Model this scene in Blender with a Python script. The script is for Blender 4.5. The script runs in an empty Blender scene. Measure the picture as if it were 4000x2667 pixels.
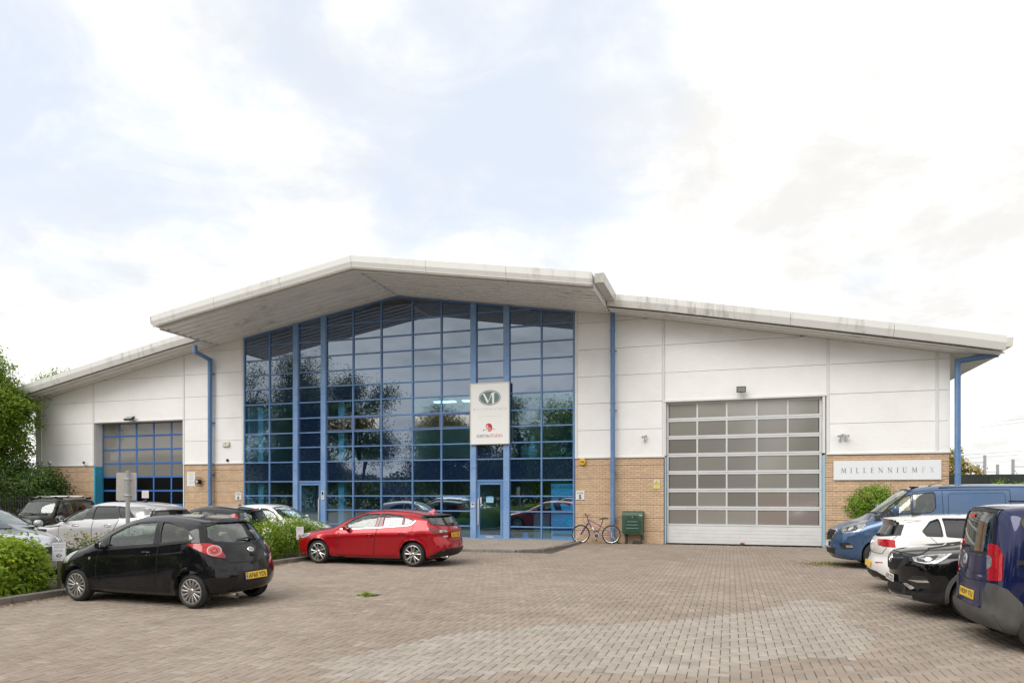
import bpy, bmesh, math, random
import numpy as np
from mathutils import Vector, Matrix, noise as mnoise
from mathutils.geometry import delaunay_2d_cdt
R = math.radians
rng = np.random.default_rng(7)
random.seed(7)
scene = bpy.context.scene
COL = scene.collection

# ------------------------------------------------------------------ camera
cam_d = bpy.data.cameras.new('camera'); cam = bpy.data.objects.new('camera', cam_d); COL.objects.link(cam)
cam.location = (0, 0, 1.77)
cam.rotation_euler = (R(90), 0, R(17.5))
cam_d.sensor_width = 36; cam_d.lens = 24.3; cam_d.shift_y = 0.148
cam_d.clip_start = 0.1; cam_d.clip_end = 3000
scene.camera = cam
scene.view_settings.view_transform = 'Standard'
scene.view_settings.look = 'None'
scene.view_settings.gamma = 1
scene.view_settings.exposure = 0.84
scene.view_settings.use_curve_mapping = False

# ------------------------------------------------------------------ sky and sun
SUN_EL, SUN_AZ = 48, 205          # azimuth clockwise from +Y (where the light comes from)
w = bpy.data.worlds.new('World'); scene.world = w; w.use_nodes = True
nt = w.node_tree; N = nt.nodes; L = nt.links; N.clear()
def wn(t, **k):
    n = N.new(t)
    for a, b in k.items(): setattr(n, a, b)
    return n
def wmath(op, a, b=None, c=None, clamp=False):
    n = wn('ShaderNodeMath', operation=op, use_clamp=clamp)
    for i, v in enumerate((a, b, c)):
        if v is None: continue
        if isinstance(v, (int, float)): n.inputs[i].default_value = v
        else: L.new(v, n.inputs[i])
    return n.outputs[0]
tc = wn('ShaderNodeTexCoord'); sep = wn('ShaderNodeSeparateXYZ'); L.new(tc.outputs['Generated'], sep.inputs[0])
sky = wn('ShaderNodeTexSky', sky_type='NISHITA', sun_disc=False)
sky.sun_elevation = R(SUN_EL); sky.sun_rotation = R(SUN_AZ); sky.air_density = 1.0; sky.dust_density = 2.5; sky.ozone_density = 1.0
zc = wmath('ADD', wmath('MAXIMUM', sep.outputs[2], 0.0), 0.28)
comb = wn('ShaderNodeCombineXYZ')
L.new(wmath('DIVIDE', sep.outputs[0], zc), comb.inputs[0]); L.new(wmath('DIVIDE', sep.outputs[1], zc), comb.inputs[1])
def wnoise(scale, det, rough, off, dist=0.0):
    mp = wn('ShaderNodeMapping'); L.new(comb.outputs[0], mp.inputs[0]); mp.inputs['Location'].default_value = off
    n = wn('ShaderNodeTexNoise'); L.new(mp.outputs[0], n.inputs['Vector'])
    n.inputs['Scale'].default_value = scale; n.inputs['Detail'].default_value = det; n.inputs['Roughness'].default_value = rough; n.inputs['Distortion'].default_value = dist
    return n.outputs['Fac']
def wramp(v, a, b, lo=0.0, hi=1.0, inter='SMOOTHSTEP'):
    n = wn('ShaderNodeMapRange', interpolation_type=inter); L.new(v, n.inputs[0])
    n.inputs[1].default_value = a; n.inputs[2].default_value = b; n.inputs[3].default_value = lo; n.inputs[4].default_value = hi
    return n.outputs[0]
big = wnoise(0.95, 7, 0.52, (3.1, 7.35, 0), 0.25)
# the opening in the cloud deck that the photograph shows above the roof
ctr = Vector((-0.42, 0.66, 0.66)).normalized()
dotn = wn('ShaderNodeVectorMath', operation='DOT_PRODUCT'); L.new(tc.outputs['Generated'], dotn.inputs[0]); dotn.inputs[1].default_value = ctr
gap = wramp(dotn.outputs['Value'], 0.80, 0.99)
cover = wmath('SUBTRACT', wmath('ADD', wmath('MULTIPLY', big, 2.3), -0.40), wmath('MULTIPLY', gap, 0.62), clamp=True)
cover = wmath('MAXIMUM', wramp(cover, 0.10, 0.62, 0.0, 1.0), wramp(sep.outputs[2], 0.30, 0.02, 0.0, 0.92))
wisp = wnoise(3.2, 8, 0.6, (1.0, 4.0, 2.0), 0.8)
cover = wmath('ADD', cover, wramp(wisp, 0.42, 0.74, 0.0, 0.5), clamp=True)
shade = wnoise(2.6, 9, 0.62, (9.0, 2.0, 1.0), 0.2)
bright = wramp(shade, 0.34, 0.62, 0.525, 0.76)
cc = wn('ShaderNodeMix', data_type='RGBA'); cc.inputs['Factor'].default_value = 1
cc.blend_type = 'MULTIPLY'; cc.inputs['A'].default_value = (1.0, 0.99, 0.97, 1)
gray = wn('ShaderNodeCombineColor')
for i in range(3): L.new(bright, gray.inputs[i])
L.new(gray.outputs[0], cc.inputs['B'])
# thin milky haze over the blue
sk = wn('ShaderNodeMix', data_type='RGBA'); sk.blend_type = 'MIX'; sk.inputs['Factor'].default_value = 0.8
sc = wn('ShaderNodeMix', data_type='RGBA'); sc.blend_type = 'MULTIPLY'; sc.inputs['Factor'].default_value = 1
L.new(sky.outputs[0], sc.inputs['A']); sc.inputs['B'].default_value = (0.10, 0.10, 0.10, 1)
L.new(sc.outputs['Result'], sk.inputs['A']); sk.inputs['B'].default_value = (0.515, 0.55, 0.605, 1)
mx = wn('ShaderNodeMix', data_type='RGBA'); L.new(cover, mx.inputs['Factor']); L.new(sk.outputs['Result'], mx.inputs['A']); L.new(cc.outputs['Result'], mx.inputs['B'])
bg = wn('ShaderNodeBackground'); L.new(mx.outputs['Result'], bg.inputs[0]); bg.inputs[1].default_value = 1.0
wo = wn('ShaderNodeOutputWorld'); L.new(bg.outputs[0], wo.inputs[0])
sd = bpy.data.lights.new('sun', 'SUN'); sun = bpy.data.objects.new('sun', sd); COL.objects.link(sun)
sd.energy = 1.5; sd.angle = R(45); sd.color = (1.0, 0.965, 0.925)
_a = R(SUN_AZ); _e = R(SUN_EL)
sun.rotation_euler = Vector((math.sin(_a)*math.cos(_e), math.cos(_a)*math.cos(_e), math.sin(_e))).to_track_quat('Z', 'Y').to_euler()
sun.location = (-20, -20, 40)

# ------------------------------------------------------------------ helpers
def tag(o, label=None, cat=None, group=None, kind=None):
    if label: o['label'] = label
    if cat: o['category'] = cat
    if group: o['group'] = group
    if kind: o['kind'] = kind
    return o
def empty(name, loc=(0, 0, 0), rz=0, label=None, cat=None, group=None, parent=None):
    o = bpy.data.objects.new(name, None); COL.objects.link(o); o.empty_display_size = 0.2
    o.location = loc; o.rotation_euler = (0, 0, rz)
    if parent: o.parent = parent
    return tag(o, label, cat, group)
def link(name, me, m=None, parent=None, smooth=None, loc=None):
    if m is not None:
        for mm in (m if isinstance(m, (list, tuple)) else [m]): me.materials.append(mm)
    o = bpy.data.objects.new(name, me); COL.objects.link(o)
    if parent: o.parent = parent
    if loc: o.location = loc
    if smooth is not None:
        me.shade_smooth()
        if smooth < 180: me.set_sharp_from_angle(angle=R(smooth))
    return o
def tree_copy(o, parent=None):
    c = o.copy(); COL.objects.link(c)
    if parent: c.parent = parent
    for ch in list(o.children): tree_copy(ch, c)
    return c
def smooth_closed(pts, n=8):
    """closed Catmull-Rom through pts"""
    P = np.array(pts, float); out = []
    m = len(P)
    for i in range(m):
        a, b, c, d = P[i-1], P[i], P[(i+1) % m], P[(i+2) % m]
        for k in range(n):
            t = k/n
            out.append(0.5*((2*b)+(-a+c)*t+(2*a-5*b+4*c-d)*t*t+(-a+3*b-3*c+d)*t**3))
    return np.array(out)
def round_poly(pts, r=0.03, n=3):
    P = [Vector(p) for p in pts]; out = []
    m = len(P)
    for i in range(m):
        a, b, c = P[i-1], P[i], P[(i+1) % m]
        u = (a-b); v = (c-b); rr = min(r, u.length*.45, v.length*.45)
        p = b+u.normalized()*rr; q = b+v.normalized()*rr
        for k in range(n+1):
            t = k/n
            out.append(tuple((1-t)**2*p+2*t*(1-t)*b+t*t*q))
    return out
class MB:
    def __init__(s): s.v = []; s.f = []; s.mi = []
    def add(s, vs, fs, mi=0):
        o = len(s.v); s.v += [tuple(p) for p in vs]; s.f += [tuple(i+o for i in f) for f in fs]; s.mi += [mi]*len(fs); return s
    def box(s, x0, x1, y0, y1, z0, z1, mi=0, M=None):
        v = [(x, y, z) for x in (x0, x1) for y in (y0, y1) for z in (z0, z1)]
        if M is not None: v = [M @ Vector(p) for p in v]
        return s.add(v, [(0, 1, 3, 2), (4, 6, 7, 5), (0, 4, 5, 1), (2, 3, 7, 6), (0, 2, 6, 4), (1, 5, 7, 3)], mi)
    def cbox(s, x0, x1, y0, y1, z0, z1, b=0.01, mi=0, M=None):
        """box with chamfered edges"""
        c = Vector(((x0+x1)/2, (y0+y1)/2, (z0+z1)/2)); h = ((x1-x0)/2, (y1-y0)/2, (z1-z0)/2)
        vs = []; idx = {}
        for sx in (-1, 1):
            for sy in (-1, 1):
                for sz in (-1, 1):
                    for a in range(3):
                        e = [sx*(h[0]-b), sy*(h[1]-b), sz*(h[2]-b)]; e[a] = (sx, sy, sz)[a]*h[a]
                        idx[(sx, sy, sz, a)] = len(vs); vs.append(c+Vector(e))
        fs = []
        for a in range(3):
            for sg in (-1, 1):
                o1, o2 = [k for k in range(3) if k != a]
                q = []
                for p, r in ((-1, -1), (1, -1), (1, 1), (-1, 1)):
                    t = [0, 0, 0]; t[a] = sg; t[o1] = p; t[o2] = r; q.append(idx[(*t, a)])
                fs.append(tuple(q))
        for a in range(3):
            o1, o2 = [k for k in range(3) if k != a]
            for p in (-1, 1):
                for r in (-1, 1):
                    q = []
                    for (sg, ax) in ((-1, o1), (1, o1), (1, o2), (-1, o2)):
                        t = [0, 0, 0]; t[a] = sg; t[o1] = p; t[o2] = r; q.append(idx[(*t, ax)])
                    fs.append(tuple(q))
        for sx in (-1, 1):
            for sy in (-1, 1):
                for sz in (-1, 1): fs.append(tuple(idx[(sx, sy, sz, a)] for a in range(3)))
        if M is not None: vs = [M @ v for v in vs]
        return s.add(vs, fs, mi)
    def tube(s, pts, r, n=8, cap=True, mi=0):
        P = [Vector(p) for p in pts]; rs = r if isinstance(r, (list, tuple)) else [r]*len(P)
        up = None; o = len(s.v)
        for i, p in enumerate(P):
            if i == 0: t = (P[1]-P[0])
            elif i == len(P)-1: t = P[-1]-P[-2]
            else: t = (P[i+1]-P[i]).normalized()+(P[i]-P[i-1]).normalized()
            t = t.normalized() if t.length > 1e-9 else Vector((0, 0, 1))
            if up is None:
                up = Vector((0, 0, 1)) if abs(t.z) < .9 else Vector((1, 0, 0))
            a = t.cross(up)
            if a.length < 1e-6: a = t.cross(Vector((0, 1, 0)))
            a.normalize(); b = t.cross(a).normalized(); up = -b if False else (up-t*up.dot(t)).normalized()
            k = 1.0
            if 0 < i < len(P)-1:
                cs = (P[i+1]-P[i]).normalized().dot((P[i]-P[i-1]).normalized()); k = 1/max(.5, math.sqrt(max(0.01, (1+cs)/2)))
            for j in range(n):
                an = 2*math.pi*j/n
                s.v.append(tuple(p+(a*math.cos(an)*1.0+b*math.sin(an))*rs[i]*(k if k < 1.2 else k)))
        for i in range(len(P)-1):
            for j in range(n):
                j2 = (j+1) % n
                s.f.append((o+i*n+j, o+i*n+j2, o+(i+1)*n+j2, o+(i+1)*n+j)); s.mi.append(mi)
        if cap:
            s.f.append(tuple(o+j for j in range(n))[::-1]); s.f.append(tuple(o+(len(P)-1)*n+j for j in range(n))); s.mi += [mi, mi]
        return s
    def lathe(s, prof, M=None, n=24, mi=0, cap=True):
        """prof: list of (r, h) about local z"""
        o = len(s.v)
        for (r, h) in prof:
            for j in range(n):
                an = 2*math.pi*j/n; p = Vector((r*math.cos(an), r*math.sin(an), h))
                s.v.append(tuple(M @ p if M is not None else p))
        for i in range(len(prof)-1):
            for j in range(n):
                j2 = (j+1) % n; s.f.append((o+i*n+j, o+i*n+j2, o+(i+1)*n+j2, o+(i+1)*n+j)); s.mi.append(mi)
        if cap:
            if prof[0][0] > 1e-5: s.f.append(tuple(o+j for j in range(n))[::-1]); s.mi.append(mi)
            if prof[-1][0] > 1e-5: s.f.append(tuple(o+(len(prof)-1)*n+j for j in range(n))); s.mi.append(mi)
        return s
    def prism(s, poly, y0, y1, plane='xz', mi=0, M=None):
        """extrude a 2D polygon; plane 'xz' extrudes along y, 'yz' along x, 'xy' along z"""
        n = len(poly)
        def P(a, b, c): return {'xz': (a, c, b), 'yz': (c, a, b), 'xy': (a, b, c)}[plane]
        v = [P(a, b, y0) for a, b in poly]+[P(a, b, y1) for a, b in poly]
        if M is not None: v = [M @ Vector(p) for p in v]
        f = [tuple(range(n)), tuple(range(2*n-1, n-1, -1))]+[(i, i+n, (i+1) % n+n, (i+1) % n) for i in range(n)]
        return s.add(v, f, mi)
    def mesh(s, name='m'):
        me = bpy.data.meshes.new(name); me.from_pydata(s.v, [], s.f)
        if any(s.mi): me.polygons.foreach_set('material_index', s.mi)
        bm = bmesh.new(); bm.from_mesh(me); bmesh.ops.recalc_face_normals(bm, faces=bm.faces); bm.to_mesh(me); bm.free()
        me.update(); return me
    def build(s, name, m, parent=None, smooth=None, loc=None):
        return link(name, s.mesh(name), m, parent, smooth, loc)

# ------------------------------------------------------------------ materials
MATS = {}
def mat(name, color=(.5, .5, .5), rough=.5, metal=0.0, var=0.0, vscale=8.0, bump=0.0, bscale=40.0, coat=0.0, spec=0.5, dirt=None, dscale=2.0, damt=0.5, aniso=None, sheen=0, trans=0.0, ior=1.45, flakes=0.0, objvar=0.0, emit=None, alpha=None):
    if name in MATS: return MATS[name]
    m = bpy.data.materials.new(name); m.use_nodes = True; t = m.node_tree; n = t.nodes; l = t.links
    b = n['Principled BSDF']; MATS[name] = m
    b.inputs['Base Color'].default_value = (*color, 1); b.inputs['Roughness'].default_value = rough; b.inputs['Metallic'].default_value = metal
    b.inputs['Specular IOR Level'].default_value = spec; b.inputs['Coat Weight'].default_value = coat; b.inputs['Coat Roughness'].default_value = .03
    b.inputs['IOR'].default_value = ior
    if trans: b.inputs['Transmission Weight'].default_value = trans
    if emit: b.inputs['Emission Color'].default_value = (*emit[:3], 1); b.inputs['Emission Strength'].default_value = emit[3]
    tcn = n.new('ShaderNodeTexCoord'); vec = tcn.outputs['Object']
    col = None
    def noise(scale, det=5, rg=.55):
        q = n.new('ShaderNodeTexNoise'); l.new(vec, q.inputs['Vector']); q.inputs['Scale'].default_value = scale; q.inputs['Detail'].default_value = det; q.inputs['Roughness'].default_value = rg
        return q.outputs['Fac']
    if var > 0 or objvar > 0:
        mr = n.new('ShaderNodeMapRange'); l.new(noise(vscale), mr.inputs[0]); mr.inputs[1].default_value = .3; mr.inputs[2].default_value = .7
        mr.inputs[3].default_value = 1-var; mr.inputs[4].default_value = 1+var
        val = mr.outputs[0]
        if objvar:
            oi = n.new('ShaderNodeObjectInfo'); m2 = n.new('ShaderNodeMapRange'); l.new(oi.outputs['Random'], m2.inputs[0]); m2.inputs[3].default_value = 1-objvar; m2.inputs[4].default_value = 1+objvar
            mm = n.new('ShaderNodeMath'); mm.operation = 'MULTIPLY'; l.new(val, mm.inputs[0]); l.new(m2.outputs[0], mm.inputs[1]); val = mm.outputs[0]
        hs = n.new('ShaderNodeHueSaturation'); hs.inputs['Color'].default_value = (*color, 1); l.new(val, hs.inputs['Value']); col = hs.outputs[0]
    if dirt:
        mr = n.new('ShaderNodeMapRange'); l.new(noise(dscale, 8, .65), mr.inputs[0]); mr.inputs[1].default_value = .42; mr.inputs[2].default_value = .75; mr.inputs[3].default_value = 0; mr.inputs[4].default_value = damt
        mx = n.new('ShaderNodeMix'); mx.data_type = 'RGBA'; l.new(mr.outputs[0], mx.inputs['Factor'])
        if col: l.new(col, mx.inputs['A'])
        else: mx.inputs['A'].default_value = (*color, 1)
        mx.inputs['B'].default_value = (*dirt, 1); col = mx.outputs['Result']
        rr = n.new('ShaderNodeMapRange'); l.new(mr.outputs[0], rr.inputs[0]); rr.inputs[3].default_value = rough; rr.inputs[4].default_value = min(1, rough+.35); l.new(rr.outputs[0], b.inputs['Roughness'])
    if col: l.new(col, b.inputs['Base Color'])
    if bump > 0:
        bp = n.new('ShaderNodeBump'); l.new(noise(bscale, 4), bp.inputs['Height']); bp.inputs['Strength'].default_value = 1; bp.inputs['Distance'].default_value = bump; l.new(bp.outputs[0], b.inputs['Normal'])
    return m
def glass(name, tint=(.3, .55, .55), refl=1.0, base=0.04, rough=0.0, wave=0.0, wscale=1.5, gcol=(1, 1, 1), dif=None, difamt=0.0):
    """thin glazing: a Fresnel mirror over a tinted see-through sheet"""
    if name in MATS: return MATS[name]
    m = bpy.data.materials.new(name); m.use_nodes = True; t = m.node_tree; n = t.nodes; l = t.links; n.clear(); MATS[name] = m
    out = n.new('ShaderNodeOutputMaterial'); mx = n.new('ShaderNodeMixShader'); tr = n.new('ShaderNodeBsdfTransparent'); gl = n.new('ShaderNodeBsdfGlossy')
    tr.inputs[0].default_value = (*tint, 1); gl.inputs[0].default_value = (*gcol, 1); gl.inputs['Roughness'].default_value = rough
    lw = n.new('ShaderNodeLayerWeight'); lw.inputs[0].default_value = .5; pw = n.new('ShaderNodeMath'); pw.operation = 'POWER'; l.new(lw.outputs['Facing'], pw.inputs[0]); pw.inputs[1].default_value = 5
    fr = n.new('ShaderNodeMath'); fr.operation = 'MULTIPLY_ADD'; l.new(pw.outputs[0], fr.inputs[0]); fr.inputs[1].default_value = .96; fr.inputs[2].default_value = .04
    ma = n.new('ShaderNodeMath'); ma.operation = 'MULTIPLY_ADD'; l.new(fr.outputs[0], ma.inputs[0]); ma.inputs[1].default_value = refl; ma.inputs[2].default_value = base; ma.use_clamp = True
    l.new(ma.outputs[0], mx.inputs[0])
    under = tr.outputs[0]
    if dif:
        df = n.new('ShaderNodeBsdfDiffuse'); df.inputs[0].default_value = (*dif, 1); m3 = n.new('ShaderNodeMixShader'); m3.inputs[0].default_value = difamt
        l.new(tr.outputs[0], m3.inputs[1]); l.new(df.outputs[0], m3.inputs[2]); under = m3.outputs[0]
    l.new(under, mx.inputs[1]); l.new(gl.outputs[0], mx.inputs[2]); l.new(mx.outputs[0], out.inputs[0])
    if wave > 0:
        tcn = n.new('ShaderNodeTexCoord'); q = n.new('ShaderNodeTexNoise'); l.new(tcn.outputs['Object'], q.inputs['Vector']); q.inputs['Scale'].default_value = wscale; q.inputs['Detail'].default_value = 1.0
        bp = n.new('ShaderNodeBump'); l.new(q.outputs['Fac'], bp.inputs['Height']); bp.inputs['Distance'].default_value = wave; bp.inputs['Strength'].default_value = 1
        l.new(bp.outputs[0], gl.inputs['Normal'])
    return m

# ------------------------------------------------------------------ lettering
def text_mesh(s, size=1.0, depth=0.002, bold=0.0, shear=0.0, spacing=1.0, fit=None, align='CENTER'):
    cu = bpy.data.curves.new('txt', 'FONT'); cu.body = s; cu.size = size; cu.align_x = align; cu.align_y = 'CENTER'
    cu.offset = bold; cu.shear = shear; cu.space_character = spacing; cu.resolution_u = 3; cu.extrude = depth/2
    o = bpy.data.objects.new('txt', cu); COL.objects.link(o)
    dg = bpy.context.evaluated_depsgraph_get(); me = bpy.data.meshes.new_from_object(o.evaluated_get(dg))
    bpy.data.objects.remove(o); bpy.data.curves.remove(cu)
    if fit:
        co = np.empty(len(me.vertices)*3); me.vertices.foreach_get('co', co); co = co.reshape(-1, 3)
        if len(co):
            lo, hi = co.min(0), co.max(0); w_, h_ = hi[0]-lo[0], hi[1]-lo[1]
            sx = fit[0]/max(w_, 1e-6); sy = fit[1]/max(h_, 1e-6) if fit[1] else sx
            c = (lo+hi)/2; co[:, 0] = (co[:, 0]-c[0])*sx; co[:, 1] = (co[:, 1]-c[1])*sy
            me.vertices.foreach_set('co', co.ravel())
    me.update(); return me
def text(name, s, m, parent, M, **k):
    """lettering in the local x (right) / y (up) plane of matrix M, facing local +z"""
    me = text_mesh(s, **k); me.transform(M); return link(name, me, m, parent)
def facing_front(x, y, z):      # plane facing -Y (towards the camera side of the facade)
    return Matrix(((1, 0, 0, x), (0, 0, -1, y), (0, 1, 0, z), (0, 0, 0, 1)))
# ------------------------------------------------------------------ vehicle bodies: side, plan and cross sections blended into one skin
def pt_sdf(poly, P):
    """signed distance (negative inside) of points P (N,2) to a closed polygon"""
    A = np.asarray(poly, float); B = np.roll(A, -1, 0)
    d2 = np.full(len(P), 1e9); inside = np.zeros(len(P), bool)
    for (ax, ay), (bx, by) in zip(A, B):
        ex, ey = bx-ax, by-ay; wx = P[:, 0]-ax; wy = P[:, 1]-ay
        t = np.clip((wx*ex+wy*ey)/max(ex*ex+ey*ey, 1e-12), 0, 1)
        dx = wx-ex*t; dy = wy-ey*t; d2 = np.minimum(d2, dx*dx+dy*dy)
        c = (ay > P[:, 1]) != (by > P[:, 1])
        with np.errstate(divide='ignore', invalid='ignore'):
            xs = ax+(P[:, 1]-ay)*(ex)/(ey if ey != 0 else 1e-12)
        inside ^= c & (P[:, 0] < xs)
    d = np.sqrt(d2); return np.where(inside, -d, d)
def cr_closed(pts, n=6):
    P = np.array([p[:2] for p in pts], float); sharp = [len(p) > 2 for p in pts]; out = []
    m = len(P)
    for i in range(m):
        a, b, c, d = P[i-1], P[i], P[(i+1) % m], P[(i+2) % m]
        if sharp[i]: a = 2*b-c
        if sharp[(i+1) % m]: d = 2*c-b
        for k in range(n):
            t = k/n
            out.append(0.5*((2*b)+(-a+c)*t+(2*a-5*b+4*c-d)*t*t+(-a+3*b-3*c+d)*t**3))
    return np.array(out)
class Shape:
    def __init__(s, profile, belt, plan, sec, tum=(.28, .25), cf=.3, cr=.25, k_roof=.16, k_low=.07, crown=.05, wheels=(1.2, -1.2, .3), flare=.012, creases=(), axw=1.0):
        s.prof = cr_closed(profile)
        lo = s.prof.min(0)-.6; hi = s.prof.max(0)+.9; s.lo = lo; s.h = .02
        nx = int((hi[0]-lo[0])/s.h)+1; nz = int((hi[1]-lo[1])/s.h)+1
        gx, gz = np.meshgrid(lo[0]+np.arange(nx)*s.h, lo[1]+np.arange(nz)*s.h, indexing='ij')
        s.g = pt_sdf(s.prof, np.stack([gx.ravel(), gz.ravel()], 1)).reshape(nx, nz)
        s.belt = np.array(belt); s.plan = np.array(plan); s.sec = np.array(sec); s.tum = tum; s.cf = cf; s.cr = cr
        s.kr = k_roof; s.kl = k_low; s.crown = crown; s.wh = wheels; s.fl = flare; s.cz = creases
        s.xmin, s.xmax = s.prof[:, 0].min(), s.prof[:, 0].max(); s.zmin, s.zmax = s.prof[:, 1].min(), s.prof[:, 1].max()
        s.hw = s.plan[:, 1].max()
    def samp(s, x, z):
        u = np.clip((x-s.lo[0])/s.h, 0, s.g.shape[0]-1.001); v = np.clip((z-s.lo[1])/s.h, 0, s.g.shape[1]-1.001)
        i = u.astype(int); j = v.astype(int); a = u-i; b = v-j; g = s.g
        return g[i, j]*(1-a)*(1-b)+g[i+1, j]*a*(1-b)+g[i, j+1]*(1-a)*b+g[i+1, j+1]*a*b
    def W(s, x, z):
        zb = np.interp(x, s.belt[:, 0], s.belt[:, 1]); pw = np.interp(x, s.plan[:, 0], s.plan[:, 1])
        t = (z-s.zmin)/(zb-s.zmin)
        low = np.interp(t, s.sec[:, 0], s.sec[:, 1])
        a = np.maximum(z-zb, 0); w = pw*low-(s.tum[0]*a+s.tum[1]*a*a)
        r = s.wh[2]
        for wx in s.wh[:2]:
            d = np.hypot(x-wx, z-r); w = w+s.fl*np.exp(-((d-r*1.12)/.06)**2)*(z > r*.5)
        for (x0, z0, x1, z1, amp, wd) in s.cz:
            zl = z0+(z1-z0)*(x-x0)/(x1-x0); m = np.clip((x-x0)/.25, 0, 1)*np.clip((x1-x)/.25, 0, 1) if x1 > x0 else 0
            w = w+amp*m*np.exp(-np.abs(z-zl)/wd)*np.where(z > zl, .6, 1)
        return w
    def f(s, p):
        x, y, z = p[..., 0], p[..., 1], p[..., 2]
        q = np.abs(y)/s.hw
        fx = np.clip((x-0.0)/(s.xmax*.8), 0, 1); rx = np.clip((-x)/(-s.xmin*.8), 0, 1)
        xe = x+s.cf*q**2.3*fx*fx*(3-2*fx)-s.cr*q**2.3*rx*rx*(3-2*rx)
        zm = np.clip((z-.45)/.5, 0, 1)
        a = s.samp(xe, z+s.crown*q*q*zm)
        b = (np.abs(y)-s.W(x, z))*.96
        k = s.kl+(s.kr-s.kl)*np.clip((z-s.zmin-.25)/(s.zmax-s.zmin-.45), 0, 1)**1.5
        h = np.maximum(k-np.abs(a-b), 0)/k
        return np.maximum(a, b)+h*h*k*.25
    def ray_in(s, o, d, tmax=3.2, off=0.0, fn=None):
        """from inside to the skin (star shaped)"""
        fn = fn or s.f
        lo = np.zeros(len(o)); hi = np.full(len(o), tmax)
        # coarse walk for the first crossing
        n = 20
        found = np.zeros(len(o), bool); a = lo.copy()
        for i in range(1, n+1):
            t = tmax*i/n; v = fn(o+d*t)-off; new = (v > 0) & ~found
            hi = np.where(new, t, hi); lo = np.where(new, tmax*(i-1)/n, lo); found |= new
        for _ in range(14):
            m = (lo+hi)/2; v = fn(o+d*m[:, None])-off > 0
            hi = np.where(v, m, hi); lo = np.where(v, lo, m)
        return o+d*((lo+hi)/2)[:, None]
    def project(s, o, d, off=0.0, tmax=4.0, n=80):
        """from outside along d to the first hit of the skin offset by off"""
        o = np.asarray(o, float); d = np.broadcast_to(np.asarray(d, float), o.shape)
        lo = np.zeros(len(o)); hi = np.full(len(o), np.nan); found = np.zeros(len(o), bool); best = np.full(len(o), 1e9); bt = np.zeros(len(o))
        for i in range(1, n+1):
            t = tmax*i/n; v = s.f(o+d*t)-off; new = (v < 0) & ~found
            hi = np.where(new, t, hi); lo = np.where(new, tmax*(i-1)/n, lo); found |= new
            m = v < best; best = np.where(m, v, best); bt = np.where(m, t, bt)
        lo = np.where(found, lo, bt); hi = np.where(found, hi, bt)
        for _ in range(14):
            m = (lo+hi)/2; v = s.f(o+d*m[:, None])-off < 0
            hi = np.where(v, m, hi); lo = np.where(v, lo, m)
        return o+d*((lo+hi)/2)[:, None], found
    def normal(s, p, e=.004):
        g = np.stack([s.f(p+np.array(v)*e)-s.f(p-np.array(v)*e) for v in ((1, 0, 0), (0, 1, 0), (0, 0, 1))], -1)
        return g/np.maximum(np.linalg.norm(g, axis=1), 1e-9)[:, None]
def view_basis(yaw):
    """yaw 0 looks at the nose, 180 at the tail, 90 at the car's left (+y) side, -90 at the right side; 'top' looks down"""
    if yaw == 'top': return np.array([0, 0, 1.]), np.array([0, 1., 0]), np.array([1., 0, 0])
    a = math.radians(yaw); n = np.array([math.cos(a), math.sin(a), 0.]); u = np.array([-math.sin(a), math.cos(a), 0.])
    return n, u, np.array([0, 0, 1.])
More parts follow.
